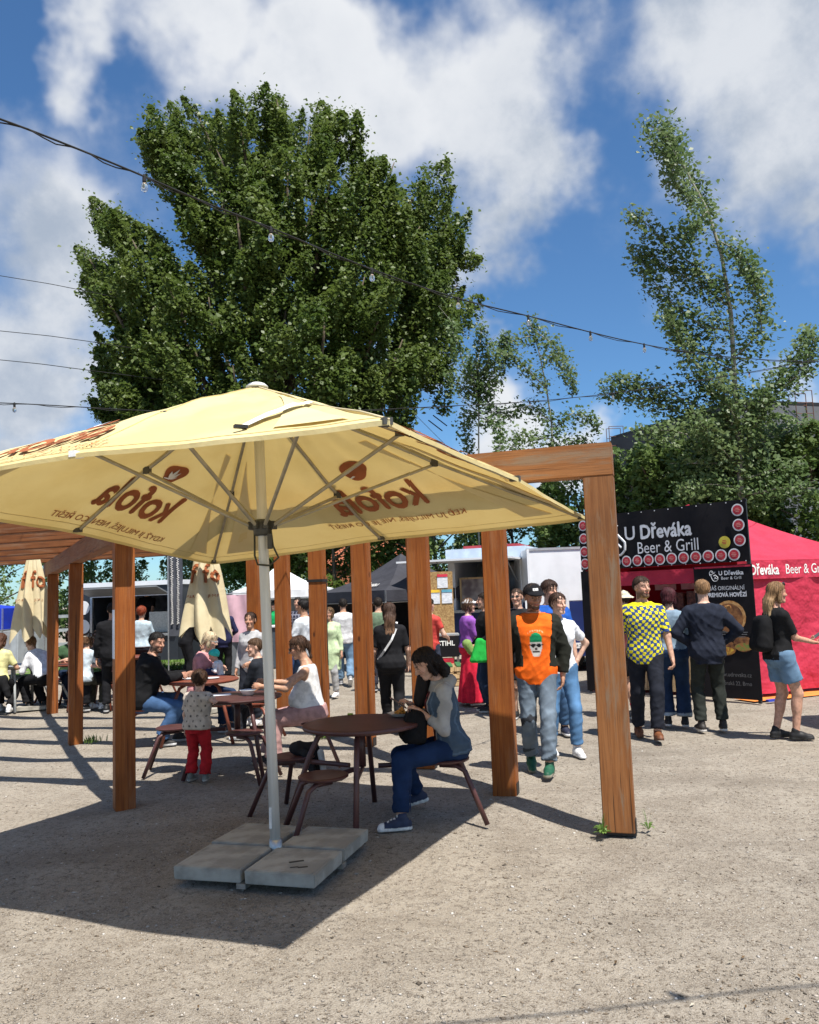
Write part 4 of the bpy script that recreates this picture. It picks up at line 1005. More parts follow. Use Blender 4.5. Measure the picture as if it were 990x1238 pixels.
# ---- young aspens built branch by branch
def nrm3(v): return v/(np.linalg.norm(v)+1e-9)
def aspen(label, Y, trunk, branches, lsz, dens, seed, r0=.06, spread=.16):
    r_ = np.random.default_rng(seed); T = [at(x,y,Y) for x,y in trunk]; B = np.array([T[0][0], Y, 0.])
    e = empty('aspen_tree', B); tag(e, label, 'tree', 'young aspens behind the stalls')
    pts = [B.copy()] + T
    MB().tube([p-B for p in pts], list(np.linspace(r0,.012,len(pts))), 8).build('trunk', BARKP, e, True)
    P = []; bm_ = MB()
    for br in branches:
        dy0 = r_.uniform(-.7,.7); m_ = len(br)
        q = np.array([at(x,y,Y+dy0*(i/(m_-1))*1.6) for i,(x,y) in enumerate(br)])
        bm_.tube([p-B for p in q], list(np.linspace(.022,.006,m_)), 5)
        for i in range(m_-1):
            L_ = np.linalg.norm(q[i+1]-q[i]); n = int(dens*L_)
            t = r_.uniform(0,1,n); w_ = spread*(1.15-.55*(i+t)/(m_-1))
            for tt in r_.uniform(0,1,int(L_*3)+1):
                p0 = q[i]+(q[i+1]-q[i])*tt; dv_ = r_.normal(size=3)*.16+nrm3(q[i+1]-q[i])*.14; bm_.tube([p0-B, p0-B+dv_], [.006,.003], 4, False)
            P.append(q[i]+(q[i+1]-q[i])*t[:,None]+r_.normal(size=(n,3))*w_[:,None]*np.array([.8,.8,.8])-np.array([0,0,.05]))
    bm_.build('branches', BARKP, e, True)
    P = np.concatenate(P); V, F = leaves(P, lsz, drng=r_); mk('crown', V-B, F, LEAF2, e)
aspen('tall slender aspen with open drooping branches behind the black stall', 18.5,
    [(898,640),(893,560),(888,470),(883,380),(872,310),(855,255),(828,205),(800,155)],
    [[(800,155),(812,178),(828,205),(845,232),(855,255)],[(800,158),(815,195),(812,215),(838,245)],[(786,152),(800,160),(818,190)],
     [(866,290),(885,300),(905,320),(915,350)],[(855,255),(835,275),(825,285)],
     [(880,365),(850,330),(810,300),(775,265),(760,255)],[(880,370),(855,350),(820,330),(790,310),(762,300)],[(884,400),(850,395),(815,370),(790,340),(770,310)],
     [(890,430),(920,400),(918,360),(905,320),(890,310)],[(888,450),(850,430),(820,400),(805,370)],[(890,470),(860,460),(830,430),(815,395),(800,380)],
     [(892,500),(930,470),(965,430),(978,395)],[(892,500),(935,480),(975,440),(985,405)],[(892,515),(860,500),(820,480),(780,465),(735,455)],[(892,520),(850,510),(800,490),(760,475),(728,470)],
     [(893,530),(850,530),(810,520),(770,520)],[(893,550),(930,530),(960,520),(985,510)],[(895,560),(850,560),(810,560)],[(895,580),(930,570),(970,560)],[(895,520),(880,490),(868,455)],[(893,545),(915,510),(925,470)],[(890,490),(865,480),(840,455)],[(888,560),(865,535),(838,500)],[(898,590),(860,585),(820,590)],[(898,600),(940,590),(985,590)]], .105, 380, 31, .09, .25)
aspen('small aspen sapling with a straight stem above the pergola beam', 22.0,
    [(578,640),(578,560),(578,500),(577,440),(582,395)],
    [[(577,470),(575,430),(582,390)],[(577,470),(560,440),(548,405),(543,385)],[(577,480),(555,465),(540,450)],[(578,490),(600,460),(610,430),(612,400)],[(578,480),(596,450),(600,425)],[(578,485),(570,455),(566,430)],[(578,500),(560,500),(562,530),(568,550)],[(578,505),(600,510),(605,530),(602,550)],[(577,460),(590,440),(588,410)]], .105, 260, 32, .030, .18)
aspen('bent aspen sapling arching over beside the straight sapling', 22.5,
    [(668,640),(668,560),(666,510),(660,470),(652,430),(645,405)],
    [[(645,405),(625,410),(610,415),(595,425)],[(648,402),(668,415),(685,440),(693,475)],[(645,400),(640,392),(650,395)],[(652,430),(672,430),(688,455)],[(660,470),(640,450),(620,430),(605,428)],[(666,510),(640,490),(610,500),(585,490)],[(667,520),(690,500),(715,505),(722,520)],[(667,530),(645,530),(625,525),(618,545)],[(667,545),(700,530),(722,545)],[(667,560),(640,555),(620,560)],[(667,575),(695,565),(715,580)]], .105, 280, 33, .04, .20)

# ================================================================== STRING LIGHTS AND WIRES
def string(label, pts, depth, r, bulbs, name='string_lights', bulb_s=1.0, glass=True):
    e = empty(name, at(*pts[0], depth(pts[0][0]))); B = np.array(e.location)
    tag(e, label, 'string lights' if bulbs else 'cable', 'festoon lights over the yard' if bulbs else None)
    xs = [p[0] for p in pts]; ys = [p[1] for p in pts]
    k = 60; t = np.linspace(xs[0], xs[-1], k)
    # smooth interpolation through the picked points
    yy = np.interp(t, xs, ys); ker = np.ones(5)/5; yp = np.convolve(np.pad(yy, 2, mode='edge'), ker, 'valid'); yp[:2] = yy[:2]; yp[-2:] = yy[-2:]
    c = np.array([at(x, y, depth(x)) for x, y in zip(t, yp)])
    MB().tube([p-B for p in c], r, 6).build('cable', DARKRUB, e, True)
    if bulbs: MB().tube([p-B+np.array([.010*math.sin(i*1.7),0,.012*math.cos(i*1.7)-.01]) for i, p in enumerate(c)], r*.7, 5).build('support_wire', DARKRUB, e, True)
    for bx in bulbs:
        y = np.interp(bx, t, yp); p = at(bx, y, depth(bx)) - B; s = bulb_s
        so_ = MB().lathe([(.010*s,.012),(.016*s,.0),(.018*s,-.045*s),(.014*s,-.055*s)][::-1], p, 10).build('socket', DARKRUB, e)
        MB().lathe([(.012*s,-.055*s),(.024*s,-.075*s),(.030*s,-.100*s),(.026*s,-.125*s),(.010*s,-.138*s)][::-1], p, 12).build('bulb', GLASSY, so_, True)
    return e
string('near string of clear bulbs crossing in front of the big poplar', [(-40,130),(0,143),(90,178),(175,213),(250,246),(328,275),(390,302),(450,326),(500,344),(553,362),(600,373),(640,382),(713,402),(778,417),(830,426),(900,434),(968,437),(1040,438)], lambda x: 1/(.26-.185*x/990), .0055, [175,328,450,553,638,713,778,968], bulb_s=.66)
string('low string of small bulbs running behind the open parasol to the aspen', [(-30,486),(0,487),(50,489),(95,492),(180,497),(300,499),(420,497),(520,492),(640,486),(740,476),(850,459),(930,446),(1020,428)], lambda x: 9.0+5.5*x/990, .006, [18,640,740,905], bulb_s=.75)
for i, (pts, Y) in enumerate([([(-20,330),(60,343),(130,357),(220,378)],26.0),([(-20,398),(60,406),(110,413),(220,430)],25.0),([(-20,433),(50,440),(95,446),(220,462)],24.0)]):
    string(['topmost thin overhead wire left of the poplar','middle thin overhead wire left of the poplar','lowest thin overhead wire left of the poplar'][i], pts, lambda x: Y, .011, [], 'overhead_wire')
# tensioned line with long insulators beyond the conifer
e = empty('overhead_line', at(505,450,30)); B = np.array(e.location); tag(e, 'slanting overhead line with long black insulators against the white cloud', 'cable')
for a_, b_ in (((495,420),(640,560)),((470,470),(560,560))):
    p, q = at(*a_,30)-B, at(*b_,30)-B; MB().tube([p,q],.010,5).build('wire', GREYPAINT, e)
for a_, b_ in (((507,450),(520,466)),((484,475),(502,492)),((520,505),(537,518))):
    p, q = at(*a_,29.9)-B, at(*b_,29.9)-B
    for o_ in (-.09,.09): MB().tube([p+(o_,0,o_),q+(o_,0,o_)],.022,6).build('insulator', BLACKM, e)
# the string that passes behind the viewer and throws the thin shadow in the foreground
s0, s1 = gr(560,1236), gr(990,1186); dv = SUN_DIR/SUN_DIR[2]
a_, b_ = s0+dv*3.6, s1+dv*3.9; dd = (b_-a_)
e = empty('string_lights', a_-dd*2); B = np.array(e.location); tag(e, 'string lights overhead whose thin shadow crosses the foreground dirt', 'string lights', 'festoon lights over the yard')
MB().tube([a_-dd*2-B, a_-B, b_-B, b_+dd*1.5-B], .009, 6).build('cable', DARKRUB, e)
sq = gr(812,1198)+dv*3.75; MB().lathe([(.02,-.12),(.03,-.09),(.018,-.03),(.018,.01)], sq-B, 10).build('bulb', DARKRUB, e)
# ================================================================== PEOPLE
def nrmv(v): v = np.asarray(v, float); return v/(np.linalg.norm(v)+1e-9)
def surfnet(fn, lo, hi, res):
    lo = np.asarray(lo, float); hi = np.asarray(hi, float); n = np.maximum(np.ceil((hi-lo)/res).astype(int)+1, 3)
    ax = [lo[i]+res*np.arange(n[i]) for i in range(3)]
    G = np.stack(np.meshgrid(*ax, indexing='ij'), -1).reshape(-1, 3).astype(np.float32)
    V = fn(G).reshape(n).astype(np.float32)
    for a in range(3):
        for e in (0, -1):
            sl_ = [slice(None)]*3; sl_[a] = e; V[tuple(sl_)] = np.maximum(V[tuple(sl_)], res*.3)
    s = V < 0
    cs = [s[i:n[0]-1+i, j:n[1]-1+j, k:n[2]-1+k] for i in (0,1) for j in (0,1) for k in (0,1)]
    sm = sum(c.astype(np.int8) for c in cs); mask = (sm > 0) & (sm < 8)
    idx = -np.ones(mask.shape, np.int64); cells = np.argwhere(mask); m_ = len(cells)
    if m_ == 0: return np.zeros((0,3)), np.zeros((0,4),int)
    idx[mask] = np.arange(m_)
    acc_ = np.zeros((m_,3)); cnt = np.zeros(m_)
    corners = [(i,j,k) for i in (0,1) for j in (0,1) for k in (0,1)]
    cv = {c: V[cells[:,0]+c[0], cells[:,1]+c[1], cells[:,2]+c[2]] for c in corners}
    for c in corners:
        for a in range(3):
            if c[a] == 0:
                d = list(c); d[a] = 1; v0, v1 = cv[c], cv[tuple(d)]; x = (v0 < 0) != (v1 < 0)
                t = np.where(x, v0/np.where(x, v0-v1, 1), 0); p = np.tile(np.array(c, float), (m_,1)); p[:,a] = t
                acc_[x] += p[x]; cnt[x] += 1
    verts = lo + res*(cells + acc_/cnt[:,None])
    quads = []
    for a in range(3):
        b, c = (a+1)%3, (a+2)%3
        sl0 = [slice(1,n[i]-1) for i in range(3)]; sl0[a] = slice(0,n[a]-1)
        sl1 = list(sl0); sl1[a] = slice(1,n[a])
        s0, s1 = s[tuple(sl0)], s[tuple(sl1)]
        for sgn, sel in ((1, s0 & ~s1), (0, ~s0 & s1)):
            e = np.argwhere(sel)
            if len(e) == 0: continue
            off = np.array([1,1,1]); off[a] = 0; e = e + off
            def I(db, dc):
                q = e.copy(); q[:,b] -= db; q[:,c] -= dc; return idx[q[:,0],q[:,1],q[:,2]]
            qd = np.stack([I(1,1), I(0,1), I(0,0), I(1,0)], 1)
            quads.append(qd if sgn else qd[:, ::-1])
    return verts, np.concatenate(quads)
def cap_(P, a, b, r1, r2):
    a = np.asarray(a, np.float32); ba = np.asarray(b, np.float32)-a; pa = P-a
    t = np.clip((pa@ba)/(ba@ba+1e-9), 0, 1); d = pa - t[:,None]*ba
    return np.sqrt((d*d).sum(1)) - (r1+(r2-r1)*t)
def ell_(P, c, R, rad):
    q = ((P-np.asarray(c, np.float32))@np.asarray(R, np.float32).T)/np.asarray(rad, np.float32)
    k0 = np.sqrt((q*q).sum(1))+1e-6; q2 = q/np.asarray(rad, np.float32); k1 = np.sqrt((q2*q2).sum(1))+1e-6
    return k0*(k0-1)/k1
def smin(a, b, k):
    h = np.clip(.5+.5*(b-a)/k, 0, 1); return b+(a-b)*h-k*h*(1-h)
def rotx(a): c, s = math.cos(a), math.sin(a); return np.array([[1,0,0],[0,c,-s],[0,s,c]])
def roty(a): c, s = math.cos(a), math.sin(a); return np.array([[c,0,s],[0,1,0],[-s,0,c]])
def rotz(a): c, s = math.cos(a), math.sin(a); return np.array([[c,-s,0],[s,c,0],[0,0,1]])
def ik(a, b, la, lb, hint):
    d = b-a; L = np.linalg.norm(d); Lm = (la+lb)*.995
    if L > Lm: b = a+d/L*Lm; d = b-a; L = Lm
    L = max(L, abs(la-lb)+.01); x = (la*la-lb*lb+L*L)/(2*L); h = math.sqrt(max(la*la-x*x, 0)); u = nrmv(d)
    hn = np.asarray(hint, float); hn = nrmv(hn-u*(hn@u)); return a+u*x+hn*h, b
PROF = {  # z above pelvis, half width, half depth, forward offset
 'm': np.array([(-.14,.10,.085,-.005),(-.08,.155,.105,-.012),(0,.168,.112,-.012),(.10,.148,.102,0),(.20,.152,.108,.004),(.32,.178,.122,.006),(.40,.186,.116,-.002),(.455,.165,.092,-.012),(.50,.105,.072,-.018),(.54,.062,.060,-.010)]),
 'f': np.array([(-.14,.10,.085,-.005),(-.08,.165,.112,-.018),(0,.172,.118,-.018),(.10,.134,.092,0),(.18,.124,.088,.002),(.30,.148,.112,.014),(.36,.158,.112,.012),(.43,.148,.085,-.008),(.49,.085,.062,-.018),(.53,.052,.053,-.008)]),
 'p': np.array([(-.14,.10,.09,-.005),(-.08,.17,.118,-.01),(0,.178,.145,.02),(.10,.160,.168,.06),(.18,.150,.160,.058),(.29,.152,.118,.018),(.36,.158,.114,.012),(.43,.148,.085,-.008),(.49,.085,.062,-.018),(.53,.052,.053,-.008)])}
def torso_d(P, o, R, prof, e, zlo, zhi):
    q = (P-np.asarray(o, np.float32))@np.asarray(R, np.float32).T; z = q[:,2]
    w_ = np.interp(z, prof[:,0], prof[:,1])+e; d_ = np.interp(z, prof[:,0], prof[:,2])+e; yo = np.interp(z, prof[:,0], prof[:,3])
    s = (np.abs(q[:,0]/w_)**2.4+np.abs((q[:,1]-yo)/d_)**2.4)**(1/2.4)
    return np.maximum.reduce([(s-1)*np.minimum(w_, d_), zlo-z, z-zhi]).astype(np.float32)
def folds(P, seed, amp):
    r_ = np.random.default_rng(seed); out_ = np.zeros(len(P), np.float32)
    for k in range(4):
        d = r_.normal(size=3)*np.array([1,1,.8]); d = d/np.linalg.norm(d)*r_.uniform(26,62); d2 = r_.normal(size=3)*9
        w_ = np.sin(P@d.astype(np.float32)*np.float32(.62)+1.6*np.sin(P@d2.astype(np.float32)+k)+k*1.3)
        gate = .5+.5*np.sin(P@(d2.astype(np.float32)*np.float32(1.4))+k*2.1)
        out_ += (.75-1.9*(1-np.abs(w_))**2)*np.float32(r_.uniform(.5,1))*gate
    return out_*np.float32(amp*.5)
PN = [0]
def person(label, loc, yaw, H=1.72, sex='m', group=None, res=.014, hs=1.0, lean=0, side=0, twist=0, head=(0,0,0), pel=None,
           hl=None, hr=None, el=(-.6,-.8,-.3), er=(.6,-.8,-.3), fl=None, fr=None, kl=(-.12,1,0), kr=(.12,1,0), tl=0, tr=0, pl_=0, pr_=0,
           skin=(.50,.29,.20), hair=('short',(.05,.03,.02)), top=None, over=None, bot=None, shoes=((.05,.05,.06),(.6,.6,.6)), extra=None, build=1.0,
           curl=(.5,.5), palm=(None,None), hands=True, beard=None, glasses=False, cap=None, sock=None, name='person'):
    PN[0] += 1; seed = PN[0]; sc = H/1.75; k_ = seed
    A = lambda v: np.asarray(v, float)*sc
    pel = A(pel if pel is not None else (0,0,.945))
    R = (rotz(0)@rotx(-R_(lean))@roty(R_(side)))      # columns: torso axes in body space
    Rt = R.T                                          # rows = axes
    prof = PROF[sex]*np.array([1,build,build,1])*sc
    Rs = (R@rotz(R_(twist)))
    shz = .425*sc; shw = (.178 if sex == 'm' else .155)*sc*build**.5
    shL = pel+R@np.array([0,-.01*sc,shz])+Rs@np.array([-shw,0,0]); shR = pel+R@np.array([0,-.01*sc,shz])+Rs@np.array([shw,0,0])
    nb = pel+R@np.array([0,-.008*sc,.50*sc])
    Rh = R@rotx(R_(lean*.6))@rotz(R_(head[0]))@rotx(-R_(head[1]))@roty(R_(head[2]))
    hc_ = nb+(R@rotx(R_(lean*.35))@rotx(-R_(head[1]*.5)))@np.array([0,.012,.105])*sc + Rh@np.array([0,.018,.075])*sc*hs
    hipL = pel+Rt.T@A((-.088,0,-.03)); hipR = pel+Rt.T@A((.088,0,-.03))
    hl = A(hl if hl is not None else (-.27,.06,.80)); hr = A(hr if hr is not None else (.27,.06,.80))
    fl = A(fl if fl is not None else (-.10,0,.085)); fr = A(fr if fr is not None else (.10,0,.085))
    ua, fa = .285*sc, .25*sc; th_, sh_ = .43*sc, .42*sc
    elL, hl = ik(shL, hl, ua, fa, el); elR, hr = ik(shR, hr, ua, fa, er)
    knL, fl = ik(hipL, fl, th_, sh_, kl); knR, fr = ik(hipR, fr, th_, sh_, kr)
    b_ = build**.6
    arm = [(shL,elL,.050*sc*b_,.040*sc*b_),(elL,hl,.040*sc*b_,.027*sc),(shR,elR,.050*sc*b_,.040*sc*b_),(elR,hr,.040*sc*b_,.027*sc)]
    if sex != 'm': arm = [(a,b,r1*.88,r2*.88) for a,b,r1,r2 in arm]
    leg = [(hipL,knL,.088*sc*b_,.056*sc),(knL,fl,.056*sc,.038*sc),(hipR,knR,.088*sc*b_,.056*sc),(knR,fr,.056*sc,.038*sc)]
    # feet
    feet = []
    for f, t, p in ((fl, tl, pl_), (fr, tr, pr_)):
        Rf = rotz(R_(t))@rotx(R_(p)); feet.append((f, Rf))
    hh = sc*hs
    Hr = Rh.T
    hp = lambda x, y, z: hc_+Rh@np.array([x,y,z])*hh
    def head_sdf(P):
        d = ell_(P, hp(0,-.012,.034), Hr, np.array([.076,.094,.084])*hh)
        jw = .056 if sex == 'm' else .050
        d = smin(d, ell_(P, hp(0,.020,-.050), Hr, np.array([jw,.066,.066])*hh), .03*hh)
        d = smin(d, cap_(P, hp(-.016,.070,-.092), hp(.016,.070,-.092), .019*hh, .019*hh), .025*hh)
        d = smin(d, cap_(P, hp(-.03,.070,.028), hp(.03,.070,.028), .015*hh, .015*hh), .014*hh)
        for s_ in (-1,1):
            d = smin(d, ell_(P, hp(.036*s_,.062,-.022), Hr, np.array([.022,.022,.022])*hh), .022*hh)
            d = -smin(-d, ell_(P, hp(.031*s_,.094,.010), Hr, np.array([.017,.016,.011])*hh), .012*hh)
            d = smin(d, ell_(P, hp(.031*s_,.070,.009), Hr, np.array([.014,.014,.013])*hh), .004*hh)
            d = smin(d, ell_(P, hp(.076*s_,-.008,.0), Hr, np.array([.011,.020,.032])*hh), .008*hh)
        d = smin(d, cap_(P, hp(0,.082,.018), hp(0,.108,-.020), .009*hh, .0135*hh), .010*hh)
        d = smin(d, cap_(P, hp(-.013,.092,-.026), hp(.013,.092,-.026), .009*hh, .009*hh), .008*hh)
        d = smin(d, cap_(P, hp(-.017,.080,-.056), hp(.017,.080,-.056), .011*hh, .011*hh), .008*hh)
        return d
    nkr = (.056 if sex == 'm' else .047)*sc
    def neck_sdf(P): return cap_(P, nb-Rt.T@A((0,0,.03)), hp(0,-.018,-.035), nkr*1.08, nkr*.95)
    def body_sdf(P):
        d = torso_d(P, pel, Rt, prof, -.004, -.14*sc, .53*sc)
        for s in leg: d = smin(d, cap_(P,*s), .035*sc)
        for kn, ft in ((knL,fl),(knR,fr)):
            m = kn+(ft-kn)*.30; d = smin(d, ell_(P, m-np.array([0,.012*sc,0]), np.eye(3), A((.050,.052,.11))), .03*sc)
        for s in arm: d = smin(d, cap_(P,*s), .025*sc)
        for f, Rf in feet: d = smin(d, cap_(P, f+Rf@A((0,-.02,-.045)), f+Rf@A((0,.13,-.055)), .035*sc, .025*sc), .02*sc)
        d = smin(d, neck_sdf(P), .03*sc)
        return d
    allp = np.array([pel,shL,shR,elL,elR,hl,hr,hipL,hipR,knL,knR,fl,fr,nb])
    lo, hi = allp.min(0)-.16*sc, allp.max(0)+.12*sc; lo[2] = max(lo[2], -.02)
    zneck = hp(0,0,-.10)
    parts_v, parts_f, parts_c = [], [], []
    def addp(v, f, c): n0 = sum(len(x) for x in parts_v); parts_v.append(v); parts_f.append(f+n0); parts_c.append(c)
    sk = np.array(skin)
    v, f = surfnet(lambda P: smin(body_sdf(P), head_sdf(P), .02*sc), lo, np.maximum(hi, zneck+.02), max(res*1.25, .015)); c = np.tile(sk, (len(v),1)); addp(v, f, c)
    # head and neck at finer resolution
    hres = res*.5
    v, f = surfnet(lambda P: smin(smin(head_sdf(P), neck_sdf(P), .022*sc), torso_d(P, pel, Rt, prof, -.004, -.1, .53*sc), .03*sc), np.minimum(hc_-.135*hh, nb-.06*sc), np.maximum(hc_+.135*hh, nb+.06*sc), hres)
    q = ((v-hc_)@Rh)/hh; c = np.tile(sk, (len(v),1))
    c = c*(1-.10*np.exp(-((q[:,2]-.02)/.03)**2)[:,None]*np.array([0,.5,.6]))
    ck = np.exp(-(((np.abs(q[:,0])-.040)/.02)**2+((q[:,2]+.022)/.02)**2))*(q[:,1] > .03); c = c*(1-ck[:,None]*np.array([0,.16,.14]))
    lip = (np.abs(q[:,0]) < .023) & (np.abs(q[:,2]+.056) < .0085) & (q[:,1] > .07); c[lip] = sk*np.array([.85,.50,.48])
    hcx = np.array(hair[1]) if hair else np.array((.05,.03,.02))
    br = (np.abs(np.abs(q[:,0])-.031) < .017) & (np.abs(q[:,2]-.030) < .0055) & (q[:,1] > .06); c[br] = hcx*.5+sk*.30
    for s_ in (-1,1):
        de = np.hypot(q[:,0]-.031*s_, (q[:,2]-.009)*1.5)
        ey_ = (de < .011) & (q[:,1] > .06); c[ey_] = (.30,.21,.17)
        pu = (de < .0065) & (q[:,1] > .06); c[pu] = (.025,.018,.012)
    if beard is not None:
        bd = (q[:,2] < -.028) & (q[:,1] > -.03) & (q[:,2] > -.135) & ~lip & ~((np.abs(q[:,0]) < .014) & (np.abs(q[:,2]+.035) < .006))
        bd &= ((q[:,2] < -.062) | (np.abs(q[:,0]) > .030) | (np.abs(q[:,2]+.043) < .006)); t = np.clip((-q[:,2]-.028)/.03, .35, 1)[bd][:,None]; c[bd] = c[bd]*(1-t*.85)+np.array(beard)*t*.85
    addp(v, f, c)
    # hands
    if hands:
        for sgn, w0, e0, cu, pn in ((-1,hl,elL,curl[0],palm[0]),(1,hr,elR,curl[1],palm[1])):
            d = nrmv(w0-e0); 
            pnv = np.array(pn, float) if pn is not None else np.array([-sgn*.9,-.1,-.3])
            pnv = nrmv(pnv-d*(pnv@d)); sd = np.cross(d, pnv)*(-sgn)*1.0     # thumb side
            s1 = .92*sc*(1 if sex == 'm' else .9)
            prims = []
            for j in range(4):
                off = (.033-.0215*j); Lf = (.072,.080,.075,.060)[j]
                b0 = w0+(d*(.088-.004*abs(j-1.2))+sd*off)*s1
                a1 = cu*1.0; a2 = cu*2.1
                d1 = d*math.cos(a1)+pnv*math.sin(a1); d2 = d*math.cos(a2)+pnv*math.sin(a2)
                m_ = b0+d1*Lf*.52*s1; tip = m_+d2*Lf*.52*s1
                prims += [(b0,m_,.0095*s1,.0085*s1),(m_,tip,.0085*s1,.0070*s1)]
            tb = w0+(d*.030+sd*.028)*s1; dt_ = nrmv(d*.75+sd*.65+pnv*.35*cu); tm = tb+dt_*.042*s1; tt_ = tm+nrmv(dt_+pnv*.5*cu+d*.25)*.034*s1
            prims += [(tb,tm,.0135*s1,.0105*s1),(tm,tt_,.0105*s1,.0080*s1)]
            Rp = np.array([sd,d,pnv]); cen = w0+d*.048*s1
            def hand_sdf(P):
                dd_ = ell_(P, cen, Rp, np.array([.042,.056,.019])*s1)
                for pr0 in prims: dd_ = smin(dd_, cap_(P,*pr0), .0035*s1)
                return smin(dd_, cap_(P, w0-d*.04*s1, w0+d*.02*s1, .027*sc*b_*.95, .025*s1), .015*s1)
            pts = np.array([p for pr0 in prims for p in pr0[:2]]+[w0-d*.02,w0]); 
            v, f = surfnet(hand_sdf, pts.min(0)-.028, pts.max(0)+.028, max(.0043, res*.40)); addp(v, f, np.tile(sk*np.array([1,.94,.92]), (len(v),1)))
    V = np.concatenate(parts_v); F = np.concatenate(parts_f); C = np.concatenate(parts_c)
    o = mk(name, V, F, SKIN, None, True, C); o.location = (loc[0], loc[1], loc[2] if len(loc) > 2 else 0); o.rotation_euler = (0,0,R_(yaw)); tag(o, label, 'person', group)
    # ---------------------------------------------------------------- clothing
    def garment(nm, spec, layer):
        e = spec.get('e', .016)*sc+layer; hem = spec.get('hem', -.10)*sc; nk = spec.get('neck', .520 if sex == 'm' else .512)*sc; slv = spec.get('sl', .6); am = spec.get('fold', .007); r = spec.get('res', res)
        opn = spec.get('open', 0)*sc; sle = spec.get('se', .012)*sc+layer*.7
        def fn(P):
            fo_ = folds(P, k_*7, am)
            q = (P-pel)@Rt.T
            ee = e+ (spec.get('flare',0)*sc)*np.clip((.15*sc-q[:,2])/(.3*sc), 0, 1)
            d = torso_d(P, pel, Rt, prof, ee, hem, nk)
            if spec.get('drop'):       # skirts and long coats: hang the garment straight down
                pass
            for (sh, elb, wr, ra) in ((shL,elL,hl,arm[0]),(shR,elR,hr,arm[2])):
                if slv <= 0: continue
                u = nrmv(elb-sh); r1, r2 = ra[2]+sle, ra[3]+sle
                if slv <= 1:
                    cut = sh+(elb-sh)*slv; dd_ = np.maximum(cap_(P, sh, elb, r1, r2+.006*sc), (P-cut)@u)
                else:
                    dd_ = cap_(P, sh, elb, r1, r2); w2 = elb+(wr-elb)*(slv-1); u2 = nrmv(wr-elb)
                    dd_ = smin(dd_, np.maximum(cap_(P, elb, wr, r2, arm[1][3]+sle*.8), (P-w2)@u2), .02*sc)
                d = smin(d, dd_, .035*sc)
            # shoulder slope
            d = smin(d, np.maximum(cap_(P, shL+(nb-shL)*.05, nb-Rt.T@A((0,.0,.045)), .045*sc+e*.8, .05*sc+e*.6), q[:,2]-nk), .03*sc)
            d = smin(d, np.maximum(cap_(P, shR+(nb-shR)*.05, nb-Rt.T@A((0,.0,.045)), .045*sc+e*.8, .05*sc+e*.6), q[:,2]-nk), .03*sc)
            if spec.get('scoop'):
                d = np.maximum(d, -ell_(P, pel+Rt.T@np.array([0,.10*sc,.50*sc]), Rt, A((.085,.10,spec['scoop']))))
            if spec.get('tank'):
                d = np.maximum(d, -ell_(P, shL+Rt.T@A((-.035,0,-.02)), Rt, A((.055,.14,.12)))); d = np.maximum(d, -ell_(P, shR+Rt.T@A((.035,0,-.02)), Rt, A((.055,.14,.12))))
            if spec.get('hood'):
                d = smin(d, ell_(P, nb+Rt.T@A((0,-.075,-.015)), Rt, A((.11,.06,.055))), .03*sc)
            if spec.get('collar'):
                d = smin(d, np.maximum(np.abs(ell_(P, nb+Rt.T@A((0,.0,.0)), Rt, A((.082,.085,.09))))-.010*sc, np.maximum((q[:,2]-.525*sc), .44*sc-q[:,2])), .012*sc)
            if opn:
                d = np.maximum(d, np.where(q[:,1] > 0, opn*(1.0+.5*np.clip(q[:,2]/(.5*sc),-1,1))-np.abs(q[:,0]), -1))
            return d+fo_-am*.45
        pts = [pel+Rt.T@np.array([0,0,hem]), pel+Rt.T@np.array([0,0,nk])]
        if slv > 0: pts += [shL,shR,elL,elR]
        else: pts += [shL, shR]
        if slv > 1: pts += [hl, hr]
        pts = np.array(pts); mg = .21*sc*max(1,build)
        l0, h0 = pts.min(0)-np.array([mg,mg,.06*sc]), pts.max(0)+np.array([mg,mg,.10*sc])
        v, f = surfnet(fn, l0, h0, r)
        qv = (v-pel)@Rt.T/sc
        c = spec['pat'](qv, v) if 'pat' in spec else np.tile(np.array(spec['c']), (len(v),1))
        if 'slc' in spec:
            isarm = (np.abs(qv[:,0]) > .175)
            dl = np.minimum(np.minimum(cap_(v.astype(np.float32),*arm[0]),cap_(v.astype(np.float32),*arm[1])),np.minimum(cap_(v.astype(np.float32),*arm[2]),cap_(v.astype(np.float32),*arm[3])))
            tq = torso_d(v.astype(np.float32), pel, Rt, prof, e, hem, nk); c[(dl < sle+.016*sc) & (tq > .016*sc)] = spec['slc']
        return mk(nm, v, f, DENIM if spec.get('denim') else CLOTH, o, True, c)
